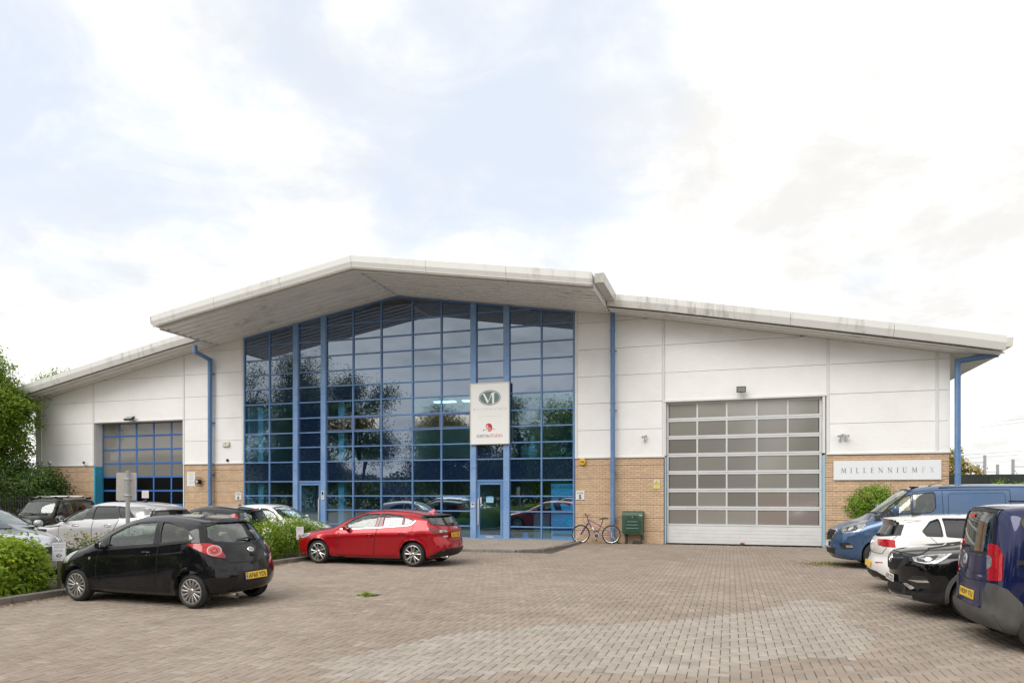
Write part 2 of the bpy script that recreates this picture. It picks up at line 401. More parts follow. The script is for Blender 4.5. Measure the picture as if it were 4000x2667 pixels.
# ================================================================== GROUND
def paver_mat(name, use_attr):
    m = bpy.data.materials.new(name); m.use_nodes = True; t = m.node_tree; n = t.nodes; l = t.links; b = n['Principled BSDF']
    b.inputs['Roughness'].default_value = .82; b.inputs['Specular IOR Level'].default_value = .3
    geo = n.new('ShaderNodeNewGeometry'); pos = geo.outputs['Position']
    if use_attr == 'attr':
        a = n.new('ShaderNodeAttribute'); a.attribute_name = 'tone'; src = a.outputs['Color']
    elif use_attr == 'obj':
        a = n.new('ShaderNodeObjectInfo'); src = a.outputs['Color']
    else:
        a = n.new('ShaderNodeRGB'); a.outputs[0].default_value = (.5, .3, 0, 1); src = a.outputs[0]
    sp = n.new('ShaderNodeSeparateColor'); l.new(src, sp.inputs[0])      # r: random tone, g: random hue, b: paler newer block
    def noise(scale, det=6, rg=.6):
        q = n.new('ShaderNodeTexNoise'); l.new(pos, q.inputs['Vector']); q.inputs['Scale'].default_value = scale; q.inputs['Detail'].default_value = det; q.inputs['Roughness'].default_value = rg; return q.outputs['Fac']
    def mr(v, a0, b0, c0, d0):
        q = n.new('ShaderNodeMapRange'); l.new(v, q.inputs[0]); q.inputs[1].default_value = a0; q.inputs[2].default_value = b0; q.inputs[3].default_value = c0; q.inputs[4].default_value = d0; return q.outputs[0]
    def mix(f, A, B):
        q = n.new('ShaderNodeMix'); q.data_type = 'RGBA'
        if isinstance(f, float): q.inputs['Factor'].default_value = f
        else: l.new(f, q.inputs['Factor'])
        for k, v in (('A', A), ('B', B)):
            if isinstance(v, tuple): q.inputs[k].default_value = (*v, 1)
            else: l.new(v, q.inputs[k])
        return q.outputs['Result']
    def mul(a_, b_):
        q = n.new('ShaderNodeMath'); q.operation = 'MULTIPLY'; l.new(a_, q.inputs[0])
        if isinstance(b_, float): q.inputs[1].default_value = b_
        else: l.new(b_, q.inputs[1])
        return q.outputs[0]
    base = mix(sp.outputs[1], (.290, .236, .188), (.274, .236, .196))
    base = mix(mr(noise(.35, 4), .40, .62, 0., 1.), base, mix(sp.outputs[1], (.250, .198, .157), (.252, .208, .172)))   # large damp and rusty areas
    base = mix(sp.outputs[2], base, (.322, .290, .252))
    v = mul(mr(sp.outputs[0], 0, 1, .91, 1.08), mr(noise(1.7, 8, .7), .3, .7, .86, 1.12)); v = mul(v, mr(noise(85, 3, .7), .25, .75, .90, 1.09))
    hs = n.new('ShaderNodeHueSaturation'); l.new(base, hs.inputs['Color']); l.new(v, hs.inputs['Value'])
    col = mix(mr(noise(.9, 8, .75), .57, .76, 0., .45), hs.outputs[0], (.105, .092, .078))                                 # dark stains
    col = mix(mr(noise(230, 2, .5), .70, .80, 0., .5), col, (.42, .40, .37))
    l.new(col, b.inputs['Base Color'])
    bp = n.new('ShaderNodeBump'); l.new(noise(160, 4, .6), bp.inputs['Height']); bp.inputs['Distance'].default_value = .0012; l.new(bp.outputs[0], b.inputs['Normal'])
    return m
M_sand = mat('joint_sand', (.075, .06, .045), .95, var=.35, vscale=14, dirt=(.045, .055, .025), dscale=1.3, damt=.5)
M_soil = mat('soil', (.060, .045, .032), .95, var=.4, vscale=10, bump=.02, bscale=8)
M_conc = mat('kerb_concrete', (.21, .195, .175), .85, var=.15, vscale=5, bump=.003, bscale=60, dirt=(.09, .082, .068), dscale=3, damt=.7)
M_pav_o = paver_mat('paver_single', 'obj'); M_pav_a = paver_mat('paver_field', 'attr'); M_pav_f = paver_mat('paver_far', None)
g = MB(); g.box(-700, 700, -300, 900, -.9, -.06); o = g.build('ground', mat('rough_ground', (.17, .155, .13), .95, var=.25, vscale=.2, dirt=(.07, .09, .035), dscale=.08, damt=.8)); tag(o, kind='structure')
g = MB(); g.box(-34, 14, -9, 24.62, -.058, -.006); paving = g.build('paving', M_sand); tag(paving, kind='structure')
g = MB(); g.box(-33.9, -12.65, -8.9, 24.5, -.012, -.002); g.build('far_paving_sheet', M_pav_f, paving)
g = MB(); g.box(-11, 13.9, -8.9, 2.4, -.012, -.002); g.build('road_side_sheet', M_pav_f, paving)
PALE = [(-4.2, 6.2), (-4.03, 6.55), (-3.43, 8.1), (-2.6, 8.9), (-1.5, 9.4), (.0, 10.6), (.54, 11.34), (1.2, 12.6), (1.75, 12.2), (1.55, 11.0), (1.75, 9.6), (1.34, 8.2), (.6, 7.9), (.09, 7.6), (-.05, 7.0), (-.9, 6.8), (-2.06, 6.6), (-2.6, 6.1), (-3.15, 5.8), (-3.6, 5.9)]
def pavers():
    q = .1; cells = []
    I0, I1, J0, J1 = -122, 128, 24, 246
    for j in range(J0, J1):
        for i in range(I0, I1):
            k = (i-j) % 4
            if k == 0: cells.append((i*q, j*q, 2*q, q))
            elif k == 2: cells.append((i*q, (j-1)*q, q, 2*q))
    C = np.array(cells)
    cx = C[:, 0]+C[:, 2]/2; cy = C[:, 1]+C[:, 3]/2
    # keep blocks off the planting strip and the raised pavement
    keep = (cx > np.interp(cy, [0, 8, 16, 18.5, 19.2, 30], [-11.06, -11.06, -10.66, -10.9, -12.6, -12.6])) & ~((cy > 19.72) & (cx < -5.0)) & (cy < 24.52)
    keep &= ~((cy > 19.72) & (cx < -5.0+(cy-19.72)*-.02)) & ~((np.abs(cx+5.98) < .14) & (np.abs(cy-10.72) < .14))
    C = C[keep]; cx = cx[keep]; cy = cy[keep]
    pale = pt_sdf(np.array(PALE), np.stack([cx, cy], 1)) < np.where(rng.random(len(C)) < .08, .12, -.03)
    pale = pale.astype(float)*(.72+.28*rng.random(len(C))); pale[rng.random(len(C)) < .05] = .5
    tone = rng.random(len(C)); hue = rng.random(len(C))
    hz = rng.normal(0, .0011, len(C)); tx = rng.normal(0, .006, len(C)); ty = rng.normal(0, .006, len(C))
    # size in the picture
    yaw = R(17.5); depth = -cx*math.sin(yaw)+cy*math.cos(yaw); lat = cx*math.cos(yaw)+cy*math.sin(yaw)
    vis = (np.abs(lat/depth) < .735) & (1.77/depth*2700 < 738)
    blocked = (cx > 2.9) | (cx < -10.0)
    sz = np.where(vis & ~blocked, 1/depth, 0); order = np.argsort(-sz); single = np.zeros(len(C), bool); single[order[:300]] = True
    gp = .0035; ch = .006; H = .0
    def block(w, d):
        a, b = w/2-gp, d/2-gp
        return np.array([(-a, -b, -.03), (a, -b, -.03), (a, b, -.03), (-a, b, -.03), (-a, -b, H-ch*.7), (a, -b, H-ch*.7), (a, b, H-ch*.7), (-a, b, H-ch*.7), (-a+ch, -b+ch, H), (a-ch, -b+ch, H), (a-ch, b-ch, H), (-a+ch, b-ch, H)])
    Fb = [(0, 1, 5, 4), (1, 2, 6, 5), (2, 3, 7, 6), (3, 0, 4, 7), (4, 5, 9, 8), (5, 6, 10, 9), (6, 7, 11, 10), (7, 4, 8, 11), (8, 9, 10, 11)]
    kinds = {}
    for w_, d_ in ((.2, .1), (.1, .2)):
        me = bpy.data.meshes.new('paving_block'); me.from_pydata(block(w_, d_).tolist(), [], Fb); me.materials.append(M_pav_o); kinds[round(w_, 1)] = me
    for i in np.where(single)[0]:
        o = bpy.data.objects.new('paving_block', kinds[round(float(C[i, 2]), 1)]); COL.objects.link(o); o.parent = paving
        o.location = (cx[i], cy[i], hz[i]); o.rotation_euler = (tx[i], ty[i], 0); o.color = (tone[i], hue[i], pale[i], 1)
    idx = np.where(~single)[0]; V = []; 
    bA, bB = block(.2, .1), block(.1, .2)
    B = np.where((C[idx, 2] > .15)[:, None, None], bA[None], bB[None]).copy()
    B[:, :, 2] += hz[idx][:, None]+B[:, :, 1]*tx[idx][:, None]-B[:, :, 0]*ty[idx][:, None]
    B[:, :, 0] += cx[idx][:, None]; B[:, :, 1] += cy[idx][:, None]
    V = B.reshape(-1, 3); m = len(idx)
    F = (np.array(Fb)[None]+(np.arange(m)*12)[:, None, None]).reshape(-1, 4)
    me = bpy.data.meshes.new('paving_block_field'); me.vertices.add(len(V)); me.vertices.foreach_set('co', V.ravel())
    me.loops.add(F.size); me.loops.foreach_set('vertex_index', F.ravel()); me.polygons.add(len(F)); me.polygons.foreach_set('loop_start', np.arange(len(F))*4)
    me.update(calc_edges=True); me.validate()
    at = me.attributes.new('tone', 'FLOAT_COLOR', 'POINT'); colr = np.ones((m, 12, 4)); colr[:, :, 0] = tone[idx][:, None]; colr[:, :, 1] = hue[idx][:, None]; colr[:, :, 2] = pale[idx][:, None]
    at.data.foreach_set('color', colr.ravel()); me.materials.append(M_pav_a)
    o = bpy.data.objects.new('paving_block_field', me); COL.objects.link(o); o.parent = paving; tag(o, kind='stuff')
pavers()
# ---- kerbs: planting strip and raised pavement in front of the glazing
def kerb_line(name, pts, label, w=.125, h=.11, z0=-.05, L_=.9):
    root = empty(name, (0, 0, 0), label=label, cat='kerb')
    P = [Vector((*p, 0)) for p in pts]
    for a, b in zip(P[:-1], P[1:]):
        d = b-a; n_ = max(1, round(d.length/L_)); u = d.normalized(); r_ = Matrix(((u.x, -u.y, 0, 0), (u.y, u.x, 0, 0), (0, 0, 1, 0), (0, 0, 0, 1)))
        for i in range(n_):
            p = a+d*(i/n_); s = d.length/n_
            q = MB(); q.cbox(.004, s-.004, -w, 0, z0, h+random.uniform(-.004, .004), .014, M=Tr_(p) @ r_); q.build('kerb_stone', M_conc, root)
    return root
def Tr_(v): return Matrix.Translation(v)
strip_e = [(-11.14, 5.0), (-11.14, 8.2), (-11.10, 10), (-11.0, 13), (-10.74, 16), (-10.8, 17.4), (-11.2, 18.6), (-12.0, 19.1)]
kerb_line('planter_kerb', strip_e, 'low mossy concrete kerb along the front of the hedge bed')
kerb_line('rear_planter_kerb', [(-12.62, 19.1), (-12.62, 5.0)], 'concrete kerb along the far side of the hedge bed')
q = MB(); q.prism([(-11.24, 5), (-11.24, 8.2), (-11.2, 10), (-11.1, 13), (-10.86, 16), (-10.9, 17.4), (-11.3, 18.5), (-12.0, 19.0), (-12.60, 19.0), (-12.60, 5)], -.05, .07, 'xy'); o = q.build('planting_bed', M_soil); tag(o, kind='structure')
kerb_line('pavement_kerb', [(-20.2, 19.62), (-8.0, 19.62), (-6.1, 19.75), (-5.55, 20.4), (-5.22, 22.0), (-5.12, 24.3)], 'concrete kerb edging the raised pavement before the entrance door', h=.085)
q = MB(); q.prism([(-20.2, 19.72), (-8.0, 19.72), (-6.15, 19.85), (-5.66, 20.45), (-5.33, 22.0), (-5.24, 24.55), (-20.2, 24.55)], -.05, .048, 'xy'); pavement = q.build('pavement', M_sand); tag(pavement, kind='structure')
def small_pavers():
    V = []; F = []; T_ = []
    poly = np.array([(-12.3, 19.76), (-8.0, 19.76), (-6.17, 19.9), (-5.7, 20.48), (-5.37, 22.0), (-5.28, 24.5), (-12.3, 24.5)])
    for j in range(198, 246):
        for i in range(-124, -52):
            k = (i-j) % 4
            if k == 0: x, y, w_, d_ = i*.1, j*.1, .2, .1
            elif k == 2: x, y, w_, d_ = i*.1, (j-1)*.1, .1, .2
            else: continue
            c_ = (x+w_/2, y+d_/2)
            if pt_sdf(poly, np.array([c_]))[0] > -.03: continue
            o_ = len(V); z = .07+random.gauss(0, .001); a, b = w_/2-.004, d_/2-.004
            V += [(c_[0]+sx*(a-e), c_[1]+sy*(b-e), zz) for (zz, e) in ((.045, 0), (z-.004, 0), (z, .006)) for sx, sy in ((-1, -1), (1, -1), (1, 1), (-1, 1))]
            for s in (0, 4): F += [(o_+s+p, o_+s+(p+1) % 4, o_+s+4+(p+1) % 4, o_+s+4+p) for p in range(4)]
            F.append((o_+8, o_+9, o_+10, o_+11)); c3 = (random.random(), random.random(), .25+.2*random.random(), 1); T_ += [c3]*12
    me = bpy.data.meshes.new('pb'); me.from_pydata(V, [], F); at = me.attributes.new('tone', 'FLOAT_COLOR', 'POINT'); at.data.foreach_set('color', np.array(T_).ravel())
    me.materials.append(M_pav_a); o = bpy.data.objects.new('pavement_block_field', me); COL.objects.link(o); o.parent = pavement; tag(o, kind='stuff')
small_pavers()
# drain with its weed
def drain():
    q = MB(); q.cbox(-6.11, -5.85, 10.60, 10.84, -.04, -.004, .006); r = q.build('drain_cover', mat('cast_iron', (.04, .038, .036), .7, .4)); tag(r, 'small square dark iron drain cover set in the paving with a weed', 'drain cover')
    for k in range(6): q = MB(); q.box(-6.09, -5.87, 10.625+k*.036, 10.64+k*.036, -.003, .002); q.build('grate_bar', MATS['cast_iron'], r)
drain()
# ================================================================== BUILDING
YF = 24.6; XC = -12.52
XS = [0, 7.1, 10.25, 15.6, 19.05, 20.1, 22]; ZS = [9.53, 8.37, 7.83, 6.80, 6.12, 5.90, 5.5]
def zw(x): return float(np.interp(abs(x-XC), XS, ZS))
def cladmat():
    m = mat('white_cladding', (.81, .81, .80), .45, var=.03, vscale=.6, dirt=(.55, .54, .50), dscale=.9, damt=.22)
    t = m.node_tree; n = t.nodes; l = t.links; b = n['Principled BSDF']
    geo = n.new('ShaderNodeNewGeometry'); sp = n.new('ShaderNodeSeparateXYZ'); l.new(geo.outputs['Position'], sp.inputs[0])
    w_ = n.new('ShaderNodeMath'); w_.operation = 'MULTIPLY'; l.new(sp.outputs[2], w_.inputs[0]); w_.inputs[1].default_value = 2*math.pi/.062
    s_ = n.new('ShaderNodeMath'); s_.operation = 'SINE'; l.new(w_.outputs[0], s_.inputs[0])
    bp = n.new('ShaderNodeBump'); l.new(s_.outputs[0], bp.inputs['Height']); bp.inputs['Distance'].default_value = .0010; bp.inputs['Strength'].default_value = 1; l.new(bp.outputs[0], b.inputs['Normal'])
    return m
def streak_mat(name, col, dirtc, amt, sc=(3.5, 3.5, .35), rough=.4):
    """painted metal with dirt that has run down it"""
    m = mat(name, col, rough); t = m.node_tree; n = t.nodes; l = t.links; b = n['Principled BSDF']
    geo = n.new('ShaderNodeNewGeometry'); mp = n.new('ShaderNodeMapping'); mp.inputs['Scale'].default_value = sc; l.new(geo.outputs['Position'], mp.inputs[0])
    q = n.new('ShaderNodeTexNoise'); l.new(mp.outputs[0], q.inputs['Vector']); q.inputs['Scale'].default_value = 1; q.inputs['Detail'].default_value = 8; q.inputs['Roughness'].default_value = .7
    mr = n.new('ShaderNodeMapRange'); l.new(q.outputs['Fac'], mr.inputs[0]); mr.inputs[1].default_value = .50; mr.inputs[2].default_value = .78; mr.inputs[3].default_value = 0; mr.inputs[4].default_value = amt
    q2 = n.new('ShaderNodeTexNoise'); l.new(geo.outputs['Position'], q2.inputs['Vector']); q2.inputs['Scale'].default_value = .45; q2.inputs['Detail'].default_value = 4
    m2 = n.new('ShaderNodeMapRange'); l.new(q2.outputs['Fac'], m2.inputs[0]); m2.inputs[1].default_value = .42; m2.inputs[2].default_value = .62
    mm = n.new('ShaderNodeMath'); mm.operation = 'MULTIPLY'; l.new(mr.outputs[0], mm.inputs[0]); l.new(m2.outputs[0], mm.inputs[1])
    mx = n.new('ShaderNodeMix'); mx.data_type = 'RGBA'; l.new(mm.outputs[0], mx.inputs['Factor']); mx.inputs['A'].default_value = (*col, 1); mx.inputs['B'].default_value = (*dirtc, 1); l.new(mx.outputs['Result'], b.inputs['Base Color'])
    return m
M_clad = cladmat(); M_trimw = mat('white_trim', (.68, .68, .67), .4, dirt=(.42, .40, .35), dscale=2, damt=.2)
M_fascia = streak_mat('roof_fascia', (.72, .72, .70), (.20, .17, .12), .85)
M_soffit = streak_mat('soffit_sheet', (.80, .80, .78), (.22, .19, .15), .7, (1.2, 2.5, 1))
M_gutter = streak_mat('gutter_metal', (.58, .56, .52), (.13, .11, .09), 1.0, (4, 2, 1.2))
M_brick = mat('buff_brick', (.57, .41, .275), .9, var=.08, vscale=3, objvar=.09, bump=.002, bscale=80, dirt=(.40, .28, .18), dscale=2.2, damt=.35)
M_brick_a = None
M_mortar = mat('pale_mortar', (.56, .42, .295), .95, var=.1)
M_joint = mat('dark_joint', (.07, .05, .035), .95)
M_bluep = mat('blue_frame_paint', (.105, .215, .42), .42, var=.05, dirt=(.26, .37, .54), dscale=1.4, damt=.35)
M_mull = mat('pale_blue_mullion', (.16, .285, .52), .42, var=.06, dirt=(.36, .48, .64), dscale=1.2, damt=.5)
M_blued = mat('deep_blue_paint', (.045, .15, .42), .4, var=.05)
M_bluew = mat('opening_light_frame', (.085, .115, .24), .4)
M_cyan = mat('cyan_reveal_paint', (.04, .33, .50), .5, var=.05)
M_pipe = mat('blue_downpipe', (.10, .20, .39), .4, var=.06, dirt=(.20, .28, .40), dscale=2.5, damt=.5)
M_spandrel = glass('spandrel_glass', (0, 0, 0), refl=5.2, base=.06, wave=.0017, wscale=.9, gcol=(.74, .86, 1.0), dif=(.005, .016, .050), difamt=.9999)
M_vision = glass('vision_glass', (.50, .78, .92), refl=3.4, base=.06, wave=.0017, wscale=.9, gcol=(.86, .95, 1.0))
M_openg = glass('opening_light_glass', (.7, .7, .68), refl=6, base=.14, wave=.001, wscale=.9)
M_alu = mat('silver_aluminium', (.64, .65, .66), .42, .2, dirt=(.36, .36, .35), dscale=2, damt=.3)
building = empty('industrial_unit', (XC, YF, 0), label='large white and buff brick industrial building with blue glazed gable', cat='building')
def bp(): return building
def badd(mb, name, m, parent=None, **k):
    o = mb.build(name, m, None, **k)
    par = parent or building; o.parent = par
    if par is building: o.location = (-XC, -YF, 0)
    return o
# ---- masonry core behind the cladding (keeps daylight out between the panels)
def core():
    q = MB(); t = .22; y0, y1 = YF+.06, YF+.06+t
    def wallp(x0, x1, z0, z1=None):
        xs = [x0]+[x for x in [XC+s*a for a in XS for s in (-1, 1)] if x0 < x < x1]+[x1]; xs = sorted(set(xs))
        pl = [(x0, z0), (x1, z0)]+[(x, (z1 if z1 is not None else zw(x)-.04)) for x in reversed(xs)]
        q.prism(pl, y0, y1)
    wallp(-31.5, -27.96, 0); wallp(-22.86, -19.72, 0); wallp(-27.96, -22.86, 5.04); wallp(-5.34, -2.2, 0); wallp(-2.2, 2.95, 5.0); wallp(2.95, 6.48, 0)
    q.box(6.28, 6.48, YF+.3, 50, 0, 6.0); q.box(-31.5, -31.3, YF+.3, 50, 0, 6.0); q.box(-31.5, 6.48, 49.8, 50, 0, 6)
    badd(q, 'inner_wall', mat('block_wall', (.45, .44, .42), .9))
    q = MB(); q.box(-31.5, 6.48, YF+.3, 50, -.05, .0); badd(q, 'floor_slab', mat('interior_floor', (.16, .16, .16), .6))
core()
# ---- brick plinths: 4 panels, band joints every 6 courses
BR = []
def brick_panel(x0, x1, name='brick_panel'):
    root = empty(name, (0, 0, 0)); root.parent = building; root.location = (x0-XC, 0, 0)
    w_ = x1-x0; q = MB(); q.box(0, w_, .012, .06, -.02, 3.02); q.build('mortar', M_mortar, root)
    ch = .466/6; bl = .225; zz = .43-.466; j = MB(); row = 0; items = []
    k0 = 0
    z = -.036
    r = 0
    while z < 3.0:
        off = (r % 2)*bl/2
        if r % 6 == 0 and r: j.box(0, w_, .004, .0115, z-.016, z+.005)
        x = -off
        while x < w_:
            a, b = max(x, 0), min(x+bl-.009, w_)
            if b-a > .03: items.append((a, b, z+(.009 if r % 6 == 0 else 0), min(z+ch-.009, 3.0)))
            x += bl
        z += ch; r += 1
    j.build('band_joint', M_joint, root)
    BR.append((root, x0, items))
for a, b in ((-31.52, -27.96), (-22.80, -19.72), (-5.36, -2.2), (2.97, 6.5)): brick_panel(a, b)
def bricks():
    allb = []
    for pi, (root, x0, items) in enumerate(BR):
        for it in items: allb.append((pi, it))
    def size(e):
        pi, (a, b, z0, z1) = e; X = BR[pi][1]+(a+b)/2
        hidden = (X < -19 and z1 < 1.7) or (X > 3.2 and z1 < 1.5) or (3.3 < X < 6.3 and 1.75 < z0 < 2.85)
        return (0 if hidden else 1, (b-a)*(24.6/max(1, math.hypot(X, 24.6))))
    allb.sort(key=size, reverse=True); single = allb[:300]; rest = allb[300:]; cache = {}
    for pi, (a, b, z0, z1) in single:
        key = (round(b-a, 3), round(z1-z0, 3))
        if key not in cache:
            q = MB(); q.cbox(0, b-a, -.004, .02, 0, z1-z0, .003); me = q.mesh('brick'); me.materials.append(M_brick); cache[key] = me
        o = bpy.data.objects.new('brick', cache[key]); COL.objects.link(o); o.parent = BR[pi][0]; o.location = (a, random.uniform(-.0015, .0015), z0)
    V = []; F = []; T_ = []
    for pi in range(len(BR)):
        V = []; F = []; T_ = []
        for p2, (a, b, z0, z1) in rest:
            if p2 != pi: continue
            o_ = len(V); y = -.004+random.uniform(-.0015, .0015); c = .003; t = random.random()
            V += [(a, .02, z0), (b, .02, z0), (b, .02, z1), (a, .02, z1), (a, y+c, z0), (b, y+c, z0), (b, y+c, z1), (a, y+c, z1), (a+c, y, z0+c), (b-c, y, z0+c), (b-c, y, z1-c), (a+c, y, z1-c)]
            for s in (0, 4): F += [(o_+s+p, o_+s+(p+1) % 4, o_+s+4+(p+1) % 4, o_+s+4+p) for p in range(4)]
            F.append((o_+8, o_+9, o_+10, o_+11)); T_ += [t]*12
        if not V: continue
        me = bpy.data.meshes.new('bricks'); me.from_pydata(V, [], F); at = me.attributes.new('tone', 'FLOAT', 'POINT'); at.data.foreach_set('value', np.array(T_))
        me.materials.append(M_brick_f); o = bpy.data.objects.new('brick_coursing', me); COL.objects.link(o); o.parent = BR[pi][0]; tag(o, kind='stuff')
def brick_field_mat():
    m = mat('buff_brick_field', (.57, .41, .275), .9, var=.08, vscale=3, bump=.002, bscale=80, dirt=(.40, .28, .18), dscale=2.2, damt=.35)
    t = m.node_tree; n = t.nodes; l = t.links; a = n.new('ShaderNodeAttribute'); a.attribute_name = 'tone'
    hs = [x for x in n if x.type == 'HUE_SAT'][0]; src = hs.inputs['Value'].links[0].from_socket
    mr = n.new('ShaderNodeMapRange'); l.new(a.outputs['Fac'], mr.inputs[0]); mr.inputs[3].default_value = .91; mr.inputs[4].default_value = 1.09
    mm = n.new('ShaderNodeMath'); mm.operation = 'MULTIPLY'; l.new(src, mm.inputs[0]); l.new(mr.outputs[0], mm.inputs[1]); l.new(mm.outputs[0], hs.inputs['Value']); return m
M_brick_f = brick_field_mat(); bricks()
# ---- white cladding panels between vertical cover strips
def clad_poly(x0, x1, z0, z1):
    """panel clipped by the roof line"""
    xs = sorted(set([x0, x1]+[x for x in [XC+s*a for a in XS for s in (-1, 1)] if x0 < x < x1]+list(np.linspace(x0, x1, 161))))
    top = [(x, min(z1, zw(x)-.01)) for x in xs]
    top = [(x, z) for x, z in top if z > z0+.02]
    if len(top) < 2: return None
    # exact cut where the roof line meets the panel's lower edge
    return [(top[0][0], z0), (top[-1][0], z0)]+top[::-1]
LV = [3.06, 4.03, 4.99, 5.96, 6.93, 7.90, 8.9]
def cladding():
    bays = [(-31.54, -31.22, 3.06), (-31.18, -28.02, 3.06), (-27.94, -22.88, 5.03), (-22.82, -19.80, 3.06), (-5.26, -2.26, 3.06), (-2.16, 3.0, 4.99), (3.09, 6.14, 3.06), (6.20, 6.53, 3.06)]
    for (x0, x1, zb) in bays:
        lv = [z for z in LV if z > zb+.05]; lo = zb
        for z in lv:
            p = clad_poly(x0, x1, lo+.006, z-.006)
            if p:
                q = MB(); q.prism(p, YF-.012, YF+.05); badd(q, 'cladding_panel', M_clad)
            lo = z
    for x, z0 in ((-31.20, 3.06), (-27.98, 3.06), (-22.85, 3.06), (-19.75, 3.06), (-5.31, 3.06), (-2.21, 3.06), (3.045, 3.06), (6.17, 3.06)):
        w_ = .045 if x not in (-19.75, -5.31) else .055
        q = MB(); q.cbox(x-w_, x+w_, YF-.035, YF+.02, z0, zw(x)-.012, .008); badd(q, 'cover_strip', M_trimw)
    for x0, x1 in ((-31.56, -27.94), (-22.86, -19.70), (-5.36, -2.17), (3.0, 6.55)):
        q = MB(); q.cbox(x0, x1, YF-.05, YF+.03, 3.015, 3.075, .008); badd(q, 'cladding_base_trim', M_trimw)
    q = MB(); q.cbox(-27.97, -22.84, YF-.05, YF+.40, 4.985, 5.045, .008); badd(q, 'door_head_trim', M_trimw)
    q = MB(); q.cbox(-2.24, 3.04, YF-.05, YF+.22, 4.93, 5.0, .008); badd(q, 'door_head_trim', M_trimw)
cladding()
# ---- roof: fascias, soffits, gutters
def roofline(name, a0, a1, y_f, y_back, side_ext, m_f=M_fascia, dz=0, lean=.0, h=.47, strip=True):
    """one roof wing along X from a0 to a1"""
    xs = sorted(set([a0, a1]+[x for x in [XC+s*a for a in XS for s in (-1, 1)] if a0 < x < a1]+list(np.linspace(a0, a1, 13)[1:-1])))
    # fascia: lower vertical facet and leaning upper facet, in sheets with joints
    sec = [(y_f+.05, .05), (y_f+.035, .08), (y_f-.035, .265), (y_f-.05, h), (y_f-.02, h+.01), (y_f+.10, .07)]
    seg = []
    n_ = max(2, round((a1-a0)/3.1)); cuts = [a0+(a1-a0)*i/n_ for i in range(n_+1)]
    if a0 < XC < a1:
        nl = round((XC-a0)/3.0); nr = round((a1-XC)/3.0); cuts = [a0+(XC-a0)*i/nl for i in range(nl)]+[XC+(a1-XC)*i/nr for i in range(nr+1)]
    for u, v in zip(cuts[:-1], cuts[1:]):
        xx = sorted(set([u+.006, v-.006]+[x for x in xs if u+.05 < x < v-.05]))
        vs = []; fs = []; k = len(sec)
        for x in xx: vs += [(x, y, zw(x)+z+dz) for y, z in sec]
        for i in range(len(xx)-1): fs += [(i*k+j, i*k+(j+1) % k, (i+1)*k+(j+1) % k, (i+1)*k+j) for j in range(k)]
        fs += [tuple(range(k)), tuple(range((len(xx)-1)*k, len(xx)*k))[::-1]]
        q = MB(); q.add(vs, fs); badd(q, 'fascia_sheet', m_f)
    # backing so joints stay dark
    vs = []; fs = []
    for x in xs: vs += [(x, y_f+.05, zw(x)+.09+dz), (x, y_f+.02, zw(x)+h-.03+dz), (x, y_back, zw(x)+h-.03+dz), (x, y_back, zw(x)+.09+dz)]
    for i in range(len(xs)-1): fs += [(i*4+j, i*4+(j+1) % 4, (i+1)*4+(j+1) % 4, (i+1)*4+j) for j in range(4)]
    fs += [(0, 1, 2, 3), tuple(range((len(xs)-1)*4, len(xs)*4))[::-1]]
    q = MB(); q.add(vs, fs); badd(q, 'roof_deck', M_gutter)
    # ribbed soffit: trapezoidal sheet, ribs running along the slope
    def sof(u, v, yA, yB):
        xx = sorted(set([u, v]+[x for x in xs if u < x < v])); prof = []
        y = yA
        while y < yB-.02:
            prof += [(y, 0), (min(y+.20, yB), 0), (min(y+.225, yB), .085), (min(y+.365, yB), .085)]; y += .39
        prof.append((yB, 0)); P = []
        for p in prof:
            if not P or p[0] > P[-1][0]+1e-6 or p[1] != P[-1][1]: P.append(p)
        k = len(P); vs = []; fs = []
        for x in xx: vs += [(x, y_, zw(x)+z_+dz-.0) for y_, z_ in P]
        for x in xx: vs += [(x, y_, zw(x)+.13+dz) for y_, z_ in P]
        n2 = len(xx)*k
        for i in range(len(xx)-1):
            for j in range(k-1): fs += [(i*k+j, i*k+j+1, (i+1)*k+j+1, (i+1)*k+j), (n2+i*k+j, n2+(i+1)*k+j, n2+(i+1)*k+j+1, n2+i*k+j+1)]
        q = MB(); q.add(vs, fs); badd(q, 'ribbed_soffit', M_soffit)
    return sof, xs
# central canopy
XL, XR = XC-8.55, XC+8.45
sof, xs = roofline('canopy', XL-.13, XR, 21.19, 44, .35)
# narrow inner strip behind the fascia
for u, v in [(XL+.02+(XC-XL)*i/3, XL+.02+(XC-XL)*(i+1)/3-.012) for i in range(3)]+[(XC+(XR-XC)*i/3, XC+(XR-XC)*(i+1)/3-.012) for i in range(3)]:
    q = MB(); xx = [u, v]; q.add([(x, y, zw(x)+z) for x in xx for y, z in ((21.42, -.015), (21.47, -.015), (21.47, .13), (21.42, .13))], [(0, 1, 2, 3), (4, 7, 6, 5)]+[(j, (j+1) % 4, 4+(j+1) % 4, 4+j) for j in range(4)]); badd(q, 'inner_fascia_strip', M_trimw)
q = MB(); q.add([(x, y, zw(x)+.10+z) for x in (XL, XC, XR) for y, z in ((21.2, 0), (21.44, 0), (21.44, .02), (21.2, .02))], [(i*4+j, i*4+(j+1) % 4, (i+1)*4+(j+1) % 4, (i+1)*4+j) for i in (0, 1) for j in range(4)]); badd(q, 'soffit_return', M_gutter)
sof(XL+.06, XC-.03, 21.47, YF+.05); sof(XC+.03, XR-.06, 21.47, YF+.05)
q = MB(); q.prism([(XC-.13, zw(XC-.13)-.012), (XC, 9.515), (XC+.13, zw(XC+.13)-.012), (XC, 9.60)], 21.47, YF+.02); badd(q, 'ridge_strip', M_soffit)
